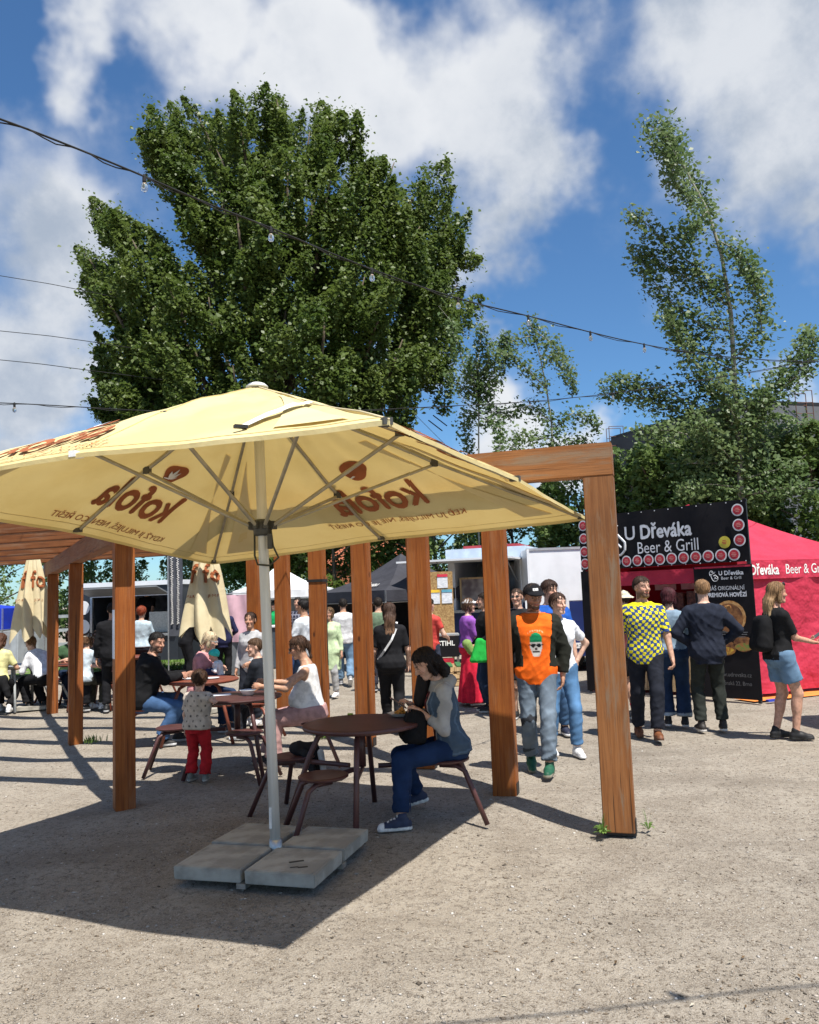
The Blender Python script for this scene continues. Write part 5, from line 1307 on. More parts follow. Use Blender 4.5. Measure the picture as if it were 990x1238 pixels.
    if bot:
        e = bot.get('e', .008)*sc; ln = bot.get('len', 1.9); am = bot.get('fold', .007); skirt = bot.get('skirt'); r = bot.get('res', res)
        up = bot.get('up', .035)*sc
        def fb(P):
            d = torso_d(P, pel, Rt, prof, e+.002, -.15*sc, up)
            fo_ = folds(P, k_*7, am)
            if skirt:
                z0 = pel[2]-.02*sc; z1 = skirt[0]*sc; t = np.clip((z0-P[:,2])/(z0-z1), 0, 1); rx = .165*sc+t*skirt[1]*sc; ry = .115*sc+t*skirt[1]*sc
                th = np.arctan2(P[:,1]-pel[1], P[:,0]-pel[0]); rr = np.hypot((P[:,0]-pel[0])/rx, (P[:,1]-pel[1])/ry)
                dd_ = np.maximum.reduce([(rr-1-.10*t*np.sin(th*9+P[:,2]*2))*np.minimum(rx,ry), z1-P[:,2], P[:,2]-pel[2]-.05*sc]); return smin(d, dd_.astype(np.float32), .02*sc)+fo_*.6
            for (hp_, kn, ft, la, lb) in ((hipL,knL,fl,leg[0],leg[1]),(hipR,knR,fr,leg[2],leg[3])):
                if ln <= 1:
                    cut = hp_+(kn-hp_)*ln; u = nrmv(kn-hp_); dd_ = np.maximum(cap_(P, hp_, kn, la[2]+e, la[3]+e+bot.get('wide',.012)*sc), (P-cut)@u)
                else:
                    dd_ = cap_(P, hp_, kn, la[2]+e, la[3]+e); cut = kn+(ft-kn)*(ln-1); u = nrmv(ft-kn)
                    bl = np.clip(((P-kn)@u.astype(np.float32))/(np.linalg.norm(ft-kn)), 0, 1)
                    d2 = np.maximum(cap_(P, kn, ft+u*.05*sc, lb[2]+e, lb[3]+e+bot.get('wide',.012)*sc), (P-cut)@u)-bl*.004*np.sin(P[:,2]*90+P[:,0]*30).astype(np.float32)
                    dd_ = smin(dd_, d2, .03*sc)
                if ln > 1:
                    m_ = kn+(ft-kn)*.30; dd_ = smin(dd_, ell_(P, m_-np.array([0,.012*sc,0]), np.eye(3), A((.050,.052,.11))+e), .03*sc)
                d = smin(d, dd_, .03*sc)
            return d+fo_-am*.75
        pts = [pel, pel+Rt.T@np.array([0,0,up]), hipL, hipR, knL, knR]
        if ln > 1 and not skirt: pts += [fl, fr]
        pts = np.array(pts); mg = np.array([.20,.20,.13])*sc
        l0, h0 = pts.min(0)-mg, pts.max(0)+np.array([.19,.19,.03])*sc
        if skirt: l0 = np.array([pel[0]-.3*sc-skirt[1]*sc, pel[1]-.25*sc-skirt[1]*sc, skirt[0]*sc-.03]); h0 = np.array([pel[0]+.3*sc+skirt[1]*sc, pel[1]+.25*sc+skirt[1]*sc, h0[2]])
        if ln > 1 and not skirt: l0[2] = min(fl[2], fr[2])-.06*sc
        v, f = surfnet(fb, l0, h0, r)
        c = np.tile(np.array(bot['c']), (len(v),1))
        if bot.get('denim'):
            for hp_, kn, ft in ((hipL,knL,fl),(hipR,knR,fr)):      # faded thighs and knees
                for m_ in (hp_+(kn-hp_)*.6, kn+(ft-kn)*.1):
                    wv = np.exp(-(((v-m_-np.array([0,.05,0]))/(np.array([.05,.06,.12])*sc))**2).sum(1)); c = c*(1+wv[:,None]*bot.get('fade',.7))
        if 'pat' in bot: c = bot['pat'](((v-pel)@Rt.T)/sc, v/sc, c)
        mk(bot.get('name','trousers'), v, f, DENIM if bot.get('denim') else CLOTH, o, True, c)
    if top: garment(top.get('name','shirt'), top, 0.0)
    if over: garment(over.get('name','jacket'), over, ((top or {}).get('e',.016)*.7)*sc)
    if sock is not None:
        for kn, ft in ((knL,fl),(knR,fr)):
            u = nrmv(ft-kn); MB().tube([ft-u*.11*sc, ft-u*.05*sc, ft+u*.02*sc], [.047*sc,.043*sc,.042*sc], 12).build('sock', mat('sock_%02d' % seed, sock, None, 20, .9), o, True)
    # shoes
    if shoes:
        for f_, Rf in feet:
            B = lambda x, y, z: f_+Rf@A((x,y,z))
            def fs_(P):
                d = cap_(P, B(0,-.035,-.040), B(0,.05,-.040), .040*sc, .043*sc)
                d = smin(d, cap_(P, B(0,.05,-.048), B(0,.150,-.058), .043*sc, .033*sc), .03*sc)
                d = smin(d, cap_(P, B(0,-.01,-.03), B(0,-.005,.015), .042*sc, .042*sc), .02*sc)
                z = ((P-f_)@Rf)[:,2]
                d = np.maximum(d, -(z+.083*sc)); sole = np.maximum(cap_(P, B(0,-.035,-.068), B(0,.148,-.068), .043*sc, .040*sc), np.abs(z+.070*sc)-.013*sc)
                return np.minimum(d, sole)
            pts = np.array([B(0,-.08,-.09),B(0,.20,-.09),B(0,0,.06)]); v, f = surfnet(fs_, pts.min(0)-.055*sc, pts.max(0)+.055*sc, max(.0075, res*.6))
            z = ((v-f_)@Rf)/sc; c = np.tile(np.array(shoes[0]), (len(v),1)); c[z[:,2] < -.056] = shoes[1]
            if len(shoes) > 2:
                lc = (np.abs(z[:,0]) < .02) & (z[:,1] > .03) & (z[:,1] < .11) & (np.sin(z[:,1]*260) > -.2); c[lc] = shoes[2]
                tc_ = (z[:,1] > .135); c[tc_] = shoes[2]
            mk('shoe', v, f, SHOEM, o, True, c)
    # hair
    if hair:
        st_ = hair[0]; hcx = np.array(hair[1])
        def fh(P):
            q = ((P-hc_)@Rh)/hh
            vol = {'short':.010,'crop':.005,'full':.018,'long':.014,'pony':.008,'bob':.016,'bun':.008}.get(st_, .012)
            d = ell_(P, hp(0,-.012,.034), Hr, (np.array([.076,.094,.084])+vol)*hh)
            face = q@np.array([0,.62,-.78]) - (np.array([0,.084,.082])@np.array([0,.62,-.78]))
            if st_ in ('long','bob','pony','bun'): face = face + .55*np.clip(.048-np.abs(q[:,0]),0,.05)     # parted in the middle
            if st_ in ('short','crop','full'): low = -.045-q[:,2]+ np.where(q[:,1] > -.02, (q[:,1]+.02)*1.2, 0)
            else: low = -.075-q[:,2]+np.where(q[:,1] > .0, q[:,1]*1.1, 0)
            d = np.maximum.reduce([d, face*hh*.9, low*hh])
            L_ = hair[2] if len(hair) > 2 else .25
            if st_ == 'long':
                a0 = hp(0,-.05,.01); a1 = hp(0,-.065,-.05); a2 = a1+Rt.T@np.array([0,-.05,-.06])*hh; a3 = a2+Rt.T@np.array([0,-.015,-L_]); sq_ = np.array([1,1.0,1])
                d = smin(d, np.maximum(cap_(P, a0, a1, .074*hh, .068*hh), (face-.012)*hh), .02*hh)
                d = smin(d, cap_(P, a1, a2, .064*hh, .058*hh), .02*hh)
                for x_ in (-.04,.0,.04): d = smin(d, cap_(P, a2+Rt.T@np.array([x_*hh,0,.02]), a3+Rt.T@np.array([x_*1.25*hh,0,abs(x_)*.6]), .040*hh, .020*hh), .02*hh)
                for s_ in (-1,1): d = smin(d, cap_(P, hp(.066*s_,-.015,.02), hp(.070*s_,-.005,-.10), .024*hh, .022*hh), .015*hh)
            if st_ == 'fall':       # hair falling forward on both sides
                pass
            if st_ == 'bob':
                d = smin(d, np.maximum(cap_(P, hp(0,-.04,.02), hp(0,-.05,-.075), .076*hh, .070*hh), (face-.012)*hh), .02*hh)
                for s_ in (-1,1): d = smin(d, cap_(P, hp(.066*s_,.0,.03), hp(.066*s_,.012,-.075), .022*hh, .024*hh), .015*hh)
            if st_ == 'pony':
                pb_ = hp(0,-.115,.02); d = smin(d, cap_(P, pb_, pb_+np.array([0,-.03,-L_])*hh, .024*hh, .014*hh), .015*hh)
            if st_ == 'bun': d = smin(d, ell_(P, hp(0,-.118,.03), Hr, np.array([.035,.03,.035])*hh), .01*hh)
            th = np.arctan2(q[:,0], q[:,1]+.02); return d + (.0026*np.sin(th*22+q[:,2]*22)+.0022*np.sin(th*41-q[:,2]*60)+.0045*np.sin(q[:,2]*48+th*6+2*np.sin(th*3))).astype(np.float32)*hh
        ext = .12*hh if st_ not in ('long','pony') else (.20+(hair[2] if len(hair) > 2 else .25))
        v, f = surfnet(fh, hc_-np.array([.14*hh,.20*hh if st_ in('long','pony','bun') else .14*hh, max(ext,.14*hh)])-(np.array([0,.1,.05]) if lean > 8 else 0), hc_+np.array([.14,.14,.15])*hh, hres*1.15)
        if len(v):
            q = ((v-hc_)@Rh)/hh; th = np.arctan2(q[:,0], q[:,1]+.02); c = hcx*(1+.30*np.sin(th*31+q[:,2]*18)+.2*np.sin(th*71))[:,None]
            if len(hair) > 3:
                t = np.clip((-q[:,2]-.02)/.25, 0, 1)[:,None]; c = c*(1-t)+np.array(hair[3])*t
            hq = mk('hair', v, f, HAIRM, o, True, np.clip(c, .003, 1))
            # loose strands lying over the hair mass
            r_ = np.random.default_rng(seed+500); ns = 330 if st_ in ('short','crop','full') else 420; ok_ = np.nonzero(np.abs(((v-hp(0,-.012,.034))@Rh/(np.array([.078,.096,.086])*hh))**2).sum(1) > 1.03)[0]; ids = r_.choice(ok_, ns) if len(ok_) > 10 else r_.integers(0, len(v), ns); p0 = v[ids]; cr_ = hp(0,-.03,.13)
            nr = p0-(hp(0,-.02,.02)*.75+.25*np.array([0,0,1])*0+.25*np.stack([np.full(ns,hc_[0]),np.full(ns,hc_[1]-.03),p0[:,2]],1)); nr /= np.linalg.norm(nr,axis=1)[:,None]
            tg = p0-cr_; low_ = np.clip((hc_[2]-p0[:,2])/(.12*hh), 0, 1)[:,None]; tg = tg*(1-low_)+np.array([0,0,-.2])*low_+r_.normal(0,.03,(ns,3)); tg -= nr*(tg*nr).sum(1)[:,None]; tg /= np.linalg.norm(tg,axis=1)[:,None]
            Ls = (r_.uniform(.018,.045,ns) if st_ in ('short','crop') else r_.uniform(.04,.10,ns))*hh; sdv = np.cross(nr,tg)*(.0022*hh)
            sv_ = []; 
            for u_, lf_, wd_ in ((0,.001,1),(.5,.0035,.9),(1,.003,.25)):
                base_ = p0+tg*(Ls*u_)[:,None]+nr*(lf_*hh+.004*hh*u_*r_.uniform(0,1,ns))[:,None]-nr*((Ls*u_)**2/(.20*hh))[:,None]
                sv_ += [base_-sdv*wd_, base_+sdv*wd_]
            SV = np.stack(sv_,1).reshape(-1,3); i6 = np.arange(ns)[:,None]*6
            SF = np.concatenate([i6+np.array([0,1,3,2]), i6+np.array([2,3,5,4])]); SCl = np.repeat(np.clip(c[ids]*r_.uniform(.6,1.7,(ns,1)),.003,1), 6, 0)
            tag(mk('hair_strands', SV, SF, HAIRM, hq, True, SCl), kind='stuff')
    if glasses:
        gm_ = MB(); gmat = mat('dark_glasses', (.010,.010,.012), None, 5, .15, spec=.7)
        for s_ in (-1,1):
            gv = [hp(.031*s_+.024*math.cos(t)*(1 if math.cos(t)*s_ < 0 else 1.1), .100-.012*abs(math.cos(t))*0, .012+.017*math.sin(t)) for t in np.linspace(0,6.28,14,False)]
            gv2 = [p-Rh@np.array([0,.006,0])*hh for p in gv]; n = 14
            gm_.add(gv+gv2, [list(range(n))[::-1] if s_ < 0 else list(range(n)), list(range(n,2*n)) if s_ < 0 else list(range(n,2*n))[::-1]]+[[i,(i+1)%n,n+(i+1)%n,n+i] for i in range(n)])
            gm_.tube([hp(.052*s_,.096,.018), hp(.074*s_,.06,.018), hp(.080*s_,-.01,.012)], .003*hh, 5)
        gm_.tube([hp(-.01,.104,.014), hp(.01,.104,.014)], .003*hh, 5)
        gm_.build('glasses', gmat if glasses is True else mat('light_glasses', (.5,.5,.5), None, 5, .1), o)
    if cap:
        kind, cc = cap[0], np.array(cap[1])
        def fc_(P):
            q = ((P-hc_)@Rh)/hh
            d = np.maximum(ell_(P, hp(0,-.012,.036), Hr, np.array([.094,.112,.094])*hh), (.040-.12*q[:,1]*0-q[:,2])*hh)
            if kind == 'cap':
                br_ = np.maximum(ell_(P, hp(0,.085,.050), Hr @ np.eye(3), np.array([.078,.095,.020])*hh), (.05-q[:,1])*hh); d = smin(d, br_, .008*hh)
            elif kind == 'bucket':
                rr = np.hypot(q[:,0]/.80, q[:,1]+.012)/1.0; br_ = np.maximum(np.abs(q[:,2]-.052+.45*np.maximum(rr-.10,0))-.008, rr-.165)*hh; d = smin(d, br_.astype(np.float32), .01*hh)
            elif kind == 'scarf':
                d = smin(d, ell_(P, hp(0,-.03,.02), Hr, np.array([.096,.10,.095])*hh), .01*hh); d = np.maximum(d, ((q@np.array([0,.62,-.78])) - (np.array([0,.090,.075])@np.array([0,.62,-.78])))*hh)
            return d
        v, f = surfnet(fc_, hc_-.20*hh, hc_+.20*hh, hres*1.15); q = ((v-hc_)@Rh)/hh
        c = np.tile(cc, (len(v),1))
        if len(cap) > 2:
            lg = (np.abs(q[:,0]) < .026) & (np.abs(q[:,2]-.088) < .010) & (q[:,1] > .03); c[lg] = cap[2]
        mk('cap' if kind == 'cap' else 'hat', v, f, CLOTH, o, True, c)
    o_info = dict(hl=hl, hr=hr, elL=elL, elR=elR, head=hc_, Rh=Rh, pel=pel, Rt=Rt, nb=nb, sc=sc, shL=shL, shR=shR)
    M_ = rotz(R_(yaw)); base = np.array([loc[0], loc[1], loc[2] if len(loc) > 2 else 0])
    o_info['W'] = lambda p: base+M_@np.asarray(p); o_info['M'] = M_; o_info['obj'] = o
    return o_info
# ================================================================== TABLES
def picnic_table(c, seats, legs, label, mt, rt_=.45, sr0=.72):
    """round table with stools fixed to it; angles in degrees, world"""
    e = empty('picnic_table', (c[0], c[1], 0)); tag(e, label, 'table', 'round metal picnic tables')
    MB().lathe([(.0,.700),(rt_-.04,.700),(rt_-.005,.712),(rt_,.725),(rt_-.004,.736),(rt_-.03,.741),(0,.741)], (0,0,0), 48).build('table_top', mt, e, False, 0)
    MB().tube([(rt_*.5*math.cos(t), rt_*.5*math.sin(t), .688) for t in np.linspace(0,6.28,25)], .014, 6).build('ring', mt, e, True)
    for a in legs:
        d = np.array([math.cos(R_(a)), math.sin(R_(a)), 0])
        MB().tube([d*.24+(0,0,.695), d*.33+(0,0,.66), d*.40+(0,0,.52), d*.60+(0,0,.0)], [.019,.021,.021,.021], 10).build('leg', mt, e, True)
    for a in seats:
        a = a if hasattr(a, '__len__') else (a, sr0)
        sr = a[1]; la = a[2] if len(a) > 2 else a[0]; a = a[0]
        d = np.array([math.cos(R_(a)), math.sin(R_(a)), 0]); s = np.array([-d[1], d[0], 0])
        st_ = MB().lathe([(0,.425),(.16,.425),(.178,.435),(.18,.445),(.165,.452),(0,.447)], d*sr, 28).build('seat', mt, e)
        # arm from the neighbouring table legs, two splayed seat legs with bent shoulders
        MB().tube([d*.12+(0,0,.41), d*(sr+.02)+(0,0,.412)], .019, 8).build('seat_arm', mt, st_)
        ld = np.array([math.cos(R_(la)), math.sin(R_(la)), 0]); ls = np.array([-ld[1], ld[0], 0]); c0 = d*sr
        for k in (-1,1):
            MB().tube([c0-ld*.05+ls*k*.04+(0,0,.405), c0+ld*.07+ls*k*.10+(0,0,.405), c0+ld*.13+ls*k*.14+(0,0,.37), c0+ld*.27+ls*k*.23+(0,0,.0)], .019, 10).build('leg', mt, e, True)
    nl = MB().tube([(0,0,.41),(0,0,.70)], .03, 10).build('column', mt, e, True)
    MB().tube([(0,0,.40),(math.cos(R_(legs[0]))*.45,math.sin(R_(legs[0]))*.45,.40)], .017, 8).build('brace', mt, e)
    return e
T1 = gr(437, 873, .74); T2 = gr(287, 841, .74); T3 = gr(245, 821, .74)
picnic_table(T1, ((2,.63),(150,.66),(240,.50,196)), (268,85,195), 'dark brown round picnic table in the shade of the open parasol', TABLE)
picnic_table(T2, ((10,.74),(176,.66,190),(290,.46,345)), (305,222,80), 'dark brown round picnic table the toddler is touching', TABLE)
picnic_table(T3, (205,100,350), (230,320,110), 'red-brown round picnic table of the man in the black jacket', TABLER)
T5 = gr(100, 801, .74); picnic_table(T5, (330,150,90), (270,30,150), 'red-brown picnic table between the rear pergola posts', TABLER)
GREYT = mat('pale_grey_powder_coat', (.46,.48,.48), None, 9, .45)
T4 = gr(16, 804, .74); picnic_table(T4, (250,350,90), (300,180,60), 'pale grey picnic table of the woman in pale yellow', GREYT)
T6 = gr(158, 793, .74); picnic_table(T6, (240,330,90), (280,30,150), 'red-brown picnic table farthest back beside the food trailer', TABLER)

def L_of(loc, yaw, H):
    b = np.array([loc[0], loc[1], loc[2] if len(loc) > 2 else 0.]); M = rotz(-R_(yaw)); s = H/1.75
    return lambda P: (M@(np.asarray(P, float)-b))/s
def sit(H, z=.452): return (0, 0, (z+.105)/(H/1.75))
JEAN = (.030,.065,.15); JEANL = (.11,.19,.32); DKJ = (.016,.028,.06); BLK = (.010,.010,.011); NAVY = (.012,.016,.032); WHT = (.62,.62,.63)
SNEAK = ((.02,.03,.07),(.72,.71,.68),(.74,.73,.70)); WSHOE = ((.72,.72,.72),(.75,.75,.75)); BSHOE = ((.012,.012,.013),(.5,.5,.5)); BR = ((.16,.055,.020),(.10,.04,.02))
SK1 = (.54,.32,.225); SK2 = (.46,.255,.165); SK3 = (.60,.37,.27)

# ---- woman with the phone at the nearest table
H_ = 1.66; s1 = T1 + np.array([math.cos(R_(2))*.72, math.sin(R_(2))*.72, 0]); s1[2] = 0; loc = (s1[0]-.05, s1[1]); yw = 97
tl_ = L_of(loc, yw, H_); Yp = s1[1]-.02
def vest(q, v):
    c = np.tile(np.array((.060,.090,.130)), (len(q),1)); fr_ = (np.abs(q[:,0]) < .07) & (q[:,1] > 0)
    c[fr_] = (.03,.018,.018); fl_ = fr_ & (np.sin(q[:,0]*95+2)*np.sin(q[:,2]*80) > .25); c[fl_] = (.30,.05,.06)
    c[(np.abs(np.abs(q[:,0])-.078) < .010) & (q[:,1] > 0)] = (.34,.33,.32)
    c[(q[:,2] > .44)] = (.30,.295,.285)
    st_ = (np.abs(q[:,2]+.055) < .006) | (np.abs(np.abs(q[:,0])-.13) < .004); c[st_ & ~fr_] *= 1.6
    return c
P_ = person('woman in denim vest and grey hoodie sitting at the table looking at her phone', loc, yw, H_, 'f', res=.010, lean=9, head=(4,33,0), pel=sit(H_),
    hl=tl_(at(507,860,Yp-.05)), hr=tl_(at(497,852,Yp+.10)), el=(-.5,-.6,-.7), er=(.5,-.6,-.7), fl=tl_(gr(486,1004)+(0,0,.085)), fr=tl_(gr(505,975)+(0,0,.105)), kl=(-.05,1,.4), kr=(.05,1,.4), tl=2, tr=-8, pr_=-14, pl_=0,
    hair=('long',(.012,.008,.007),.16), skin=SK1, top=dict(c=(.3,.3,.3), e=.020, sl=1.55, hem=-.075, flare=.012, hood=1, pat=vest, slc=(.34,.335,.325), denim=1, se=.011, fold=.008, name='vest_and_hoodie'),
    bot=dict(c=(.013,.030,.082), denim=1, e=.008, fade=.5, wide=.016), shoes=SNEAK, curl=(1.05,.85), palm=((.2,.6,-.2),(-.2,.6,-.2)))
W = P_['W']; ph = W((np.array(P_['hl'])+np.array(P_['hr']))/2 + np.array([0,.125,.045]))
o = MB().box((0,0,0), (.072,.148,.010)).build('phone', mat('phone_black', (.03,.012,.014), None, 5, .2, spec=.6), bevel=.004); o.location = tuple(ph); o.rotation_euler = (R_(35), 0, R_(yw)); tag(o, 'dark red smartphone held by the woman at the nearest table', 'phone')
# loose dark lock falling in front of the shoulder
lk = MB(); q0 = P_['head']+P_['Rh']@np.array([.050,-.010,-.02])
for k in range(5): lk.tube([q0+np.array([.004*k,.004*k,0]), q0+np.array([.008+.004*k,.010+.008*k,-.12]), q0+np.array([.0,.030+.012*k,-.22-.012*k]), q0+np.array([-.02,.035+.012*k,-.30-.016*k])], [.036,.040,.036,.014], 8)
hk = mk('hair_lock', lk.v, lk.f, HAIRM, P_['obj'], True, np.tile(np.array((.012,.008,.007)), (len(lk.v),1)))
# black bag on her lap
def blob_obj(name, prims, res, mt, col, fold=0.0, k=.04, cut=None):
    pts = np.array([p for a in prims for p in (np.array(a[0])-a[2], np.array(a[0])+a[2], np.array(a[1])-a[3], np.array(a[1])+a[3])])
    def fn(P):
        d = None
        for a in prims: q = cap_(P,*a); d = q if d is None else smin(d, q, k)
        if cut is not None: d = np.maximum(d, cut(P))
        return d + (folds(P, 99, fold) if fold else 0)
    v, f = surfnet(fn, pts.min(0)-.03, pts.max(0)+.03, res)
    return mk(name, v, f, mt, None, True, np.tile(np.array(col), (len(v),1)))
def rbox_obj(name, c, ax, half, r, col, res=.012, taper=0.0, fold=.006, mt=None):
    c = np.asarray(c, float); ax = np.array([nrmv(a) for a in ax]); half = np.array(half); R_max = np.linalg.norm(half)+.03
    def fn(P):
        q = (P-c.astype(np.float32))@ax.T.astype(np.float32); k = 1-taper*np.clip(q[:,2]/half[2], -1, 1)
        q = q/np.stack([k, k, np.ones_like(k)], 1); d = np.abs(q)-(half-r)
        return np.sqrt((np.maximum(d,0)**2).sum(1))+np.minimum(d.max(1),0)-r+folds(P, 51, fold)
    v, f = surfnet(fn, c-R_max, c+R_max, res); return mk(name, v, f, mt or CLOTH, None, True, np.tile(np.array(col), (len(v),1)))
lap = W(P_['pel']+np.array([0,.24,.10])); fw = P_['M']@np.array([0,1,0]); sd_ = P_['M']@np.array([1,0,0])
bg_ = rbox_obj('handbag', lap+fw*.03+(0,0,.045), [sd_, fw+np.array([0,0,.25]), np.array([0,0,1.])-fw*.25], (.15,.085,.125), .06, (.010,.010,.011), .011, .28, .012); tag(bg_, 'soft black bag lying on the lap of the woman with the phone', 'bag')
# snack in a paper tray on the table
fx = gr(487, 866, .742)
e = empty('snack_tray', fx); tag(e, 'paper tray of golden fried snacks on the nearest table', 'food')
vv = []; 
for rr, zz in ((.055,.002),(.095,.03)):
    for t in np.linspace(0,6.28,16,False): vv.append((rr*1.3*math.cos(t)+rng.normal(0,.003), rr*math.sin(t)+rng.normal(0,.003), zz+rng.normal(0,.003)))
mk('paper_tray', vv, [list(range(16))[::-1]]+[[i,(i+1)%16,16+(i+1)%16,16+i] for i in range(16)], mat('tray_paper', (.70,.66,.60), None, 9, .8), e)
for k in range(11):
    a = rng.uniform(0,6.28); r = rng.uniform(0,.06); p = np.array([r*math.cos(a)*1.2, r*math.sin(a), .02+rng.uniform(0,.035)]); d = rng.normal(size=3)*.016
    MB().tube([p-d, p, p+d], [.008,.016,.009], 7).build('fried_piece', mat('fried_gold', (.62,.30,.05), (.42,.16,.02), 40, .5), e, True)
cuv = gr(424, 864, .742); o = MB().lathe([(0,0),(.016,0),(.018,.006),(.014,.011),(0,.012)], cuv, 12, 1.4, 1).build('lime_slice', mat('lime', (.30,.42,.06), None, 20, .5), None, True); tag(o, 'small green lime slice left on the dark table top', 'food')

# ---- toddler
H_ = 1.0; loc = gr(240, 944)[:2]; yw = -12; tl_ = L_of(loc, yw, H_)
def tee(q, v):
    c = np.tile(np.array((.50,.43,.36)), (len(q),1)); m_ = (np.sin(q[:,0]*52+1)*np.sin(q[:,2]*38) > .80); c[m_] = (.07,.06,.06); return c
person('toddler in beige tee and red trousers reaching up to a table', loc, yw, H_, 'm', res=.010, hs=1.42, head=(14,12,0), hl=(-.26,.06,.72), hr=tl_(gr(276,857,.76)), er=(.8,-.3,-.6), fl=(-.13,0,.085), fr=(.13,.0,.085), build=1.12, lean=6, tl=-10, tr=10,
    hair=('full',(.045,.022,.012)), skin=SK3, top=dict(c=(.5,.43,.36), e=.04, sl=.75, hem=-.10, pat=tee, flare=.03), bot=dict(c=(.42,.018,.025), up=-.04, e=.022, wide=.03, fold=.012), shoes=((.16,.18,.17),(.4,.4,.38)), curl=(.4,.15), palm=((.8,0,0),(0,.8,-.6)))
# ---- expecting woman at the second table
H_ = 1.68; s_ = T2+np.array([math.cos(R_(10))*.76, math.sin(R_(10))*.76, 0]); loc = (s_[0], s_[1]); yw = 88; tl_ = L_of(loc, yw, H_)
P_ = person('woman in white tank top, sunglasses and pink trousers eating at a table', loc, yw, H_, 'p', res=.012, lean=8, head=(8,16,0), pel=sit(H_), hl=tl_(T2+np.array([.28,-.16,.10])), hr=tl_(T2+np.array([.26,.12,.12])), el=(-.5,-.5,-.8), er=(.5,-.5,-.8), fl=(-.12,.40,.085), fr=(.12,.52,.085), kl=(-.1,1,.3), kr=(.1,1,.3),
    hair=('pony',(.055,.028,.016),.16), skin=SK2, glasses=True, top=dict(c=(.70,.69,.68), e=.012, sl=0, hem=-.06, neck=.47, scoop=.10, tank=1), bot=dict(c=(.42,.25,.24), e=.022, wide=.03, fold=.010), shoes=((.05,.04,.04),(.3,.25,.2)), curl=(.8,.8))
o = MB().lathe([(0,0),(.05,0),(.085,.05),(.088,.055),(.08,.05),(0,.012)], T2+np.array([.12,-.02,.003]), 20).build('bowl', WHITE, None, True); tag(o, 'white paper bowl in front of the woman in the tank top', 'bowl')
for tx_, ty_, lb in ((262,840,'white paper sheet lying on the table beside the toddler'),):
    p = gr(tx_+5, ty_, .745); o = MB().box(p, (.21,.15,.002), .3).build('paper_sheet', mat('paper_white', (.66,.67,.72), None, 5, .8)); tag(o, lb, 'paper')
js = T1+np.array([math.cos(R_(150))*.66, math.sin(R_(150))*.66, 0]); js[2] = .45
jk = blob_obj('draped_jacket', [(js+(.02,.02,.05), js+(.14,.06,.04), .06,.055),(js+(.16,.02,.02), js+(.20,.0,-.16), .045,.04),(js+(.10,-.06,.02), js+(.15,-.08,-.10), .04,.03)], .012, CLOTH, (.020,.020,.024), .016)
tag(jk, 'dark jacket heaped over a stool of the shaded table', 'jacket')
o = blob_obj('white_scarf', [(js+(.22,-.02,.02), js+(.25,-.03,-.20), .030,.028)], .010, CLOTH, (.60,.60,.61), .010); tag(o, 'white cloth hanging down from the heaped dark jacket', 'scarf')

# ---- third table
H_ = 1.78; s_ = T3+np.array([math.cos(R_(205))*.72, math.sin(R_(205))*.72, 0]); loc = (s_[0], s_[1]); yw = -72; tl_ = L_of(loc, yw, H_)
person('bearded man in black jacket and jeans seated at the red-brown table', loc, yw, H_, 'm', res=.012, lean=14, head=(-48,8,0), pel=sit(H_), hl=tl_(T3+np.array([-.22,.10,.06])), hr=tl_(T3+np.array([-.24,-.08,.06])), el=(-.5,-.6,-.7), er=(.5,-.6,-.7), fl=(-.14,.42,.085), fr=(.14,.20,.085), kl=(-.2,1,.3), kr=(.25,1,.3), build=1.08,
    hair=('short',(.010,.008,.007)), beard=(.012,.009,.008), skin=(.42,.23,.155), top=dict(c=BLK, e=.034, sl=1.95, hem=-.12, hood=1, se=.024, fold=.012, name='jacket'), bot=dict(c=(.055,.11,.22), denim=1, e=.016, wide=.02), shoes=BSHOE, curl=(.9,.9))
H_ = 1.42; s_ = T3+np.array([math.cos(R_(350))*.80, math.sin(R_(350))*.80, 0]); loc = (s_[0], s_[1]); yw = 75; tl_ = L_of(loc, yw, H_)
person('boy in dark suit jacket turning round at the red-brown table', loc, yw, H_, 'm', res=.012, hs=1.16, lean=10, head=(38,2,0), pel=sit(H_), hl=(-.10,.34,.62), hr=(.10,.34,.62), fl=(-.1,.35,.09), fr=(.1,.42,.09), kl=(-.1,1,.3), kr=(.1,1,.3), hair=('short',(.075,.042,.022)), skin=SK3, top=dict(c=(.022,.025,.032), e=.026, sl=1.95, hem=-.14, collar=1, name='suit_jacket'), bot=dict(c=(.02,.022,.03)), shoes=((.68,.68,.68),(.7,.7,.7)))
H_ = 1.64; s_ = T3+np.array([-.20,.72,0]); loc = (s_[0], s_[1]); yw = -108; tl_ = L_of(loc, yw, H_)
person('blonde woman in pink with glasses holding a baby at the red-brown table', loc, yw, H_, 'f', res=.013, lean=10, head=(10,14,0), pel=sit(H_), hl=(-.05,.34,.86), hr=(.12,.34,.84), fl=(-.1,.4,.085), fr=(.1,.4,.085), kl=(-.1,1,.3), kr=(.1,1,.3), hair=('bob',(.50,.40,.26)), glasses='clear', skin=SK3, top=dict(c=(.52,.25,.26), sl=1.5, e=.024, hem=-.1), bot=dict(c=DKJ, denim=1), build=1.1)
H_ = .68; loc3 = (*(T3[:2]+np.array([.10,.50])), .62); person('baby in turquoise hat and white top held by the blonde woman', loc3, 80, H_, 'm', res=.009, hs=1.7, lean=10, head=(0,20,0), pel=(0,0,.26), hl=(-.2,.2,.5), hr=(.2,.2,.5), fl=(-.12,.36,.10), fr=(.12,.36,.10), hair=None, skin=SK3, cap=('scarf',(.05,.58,.50)), top=dict(c=(.68,.70,.72), sl=1.8, e=.03), bot=dict(c=(.03,.045,.11), e=.03), shoes=None, hands=False, name='baby')
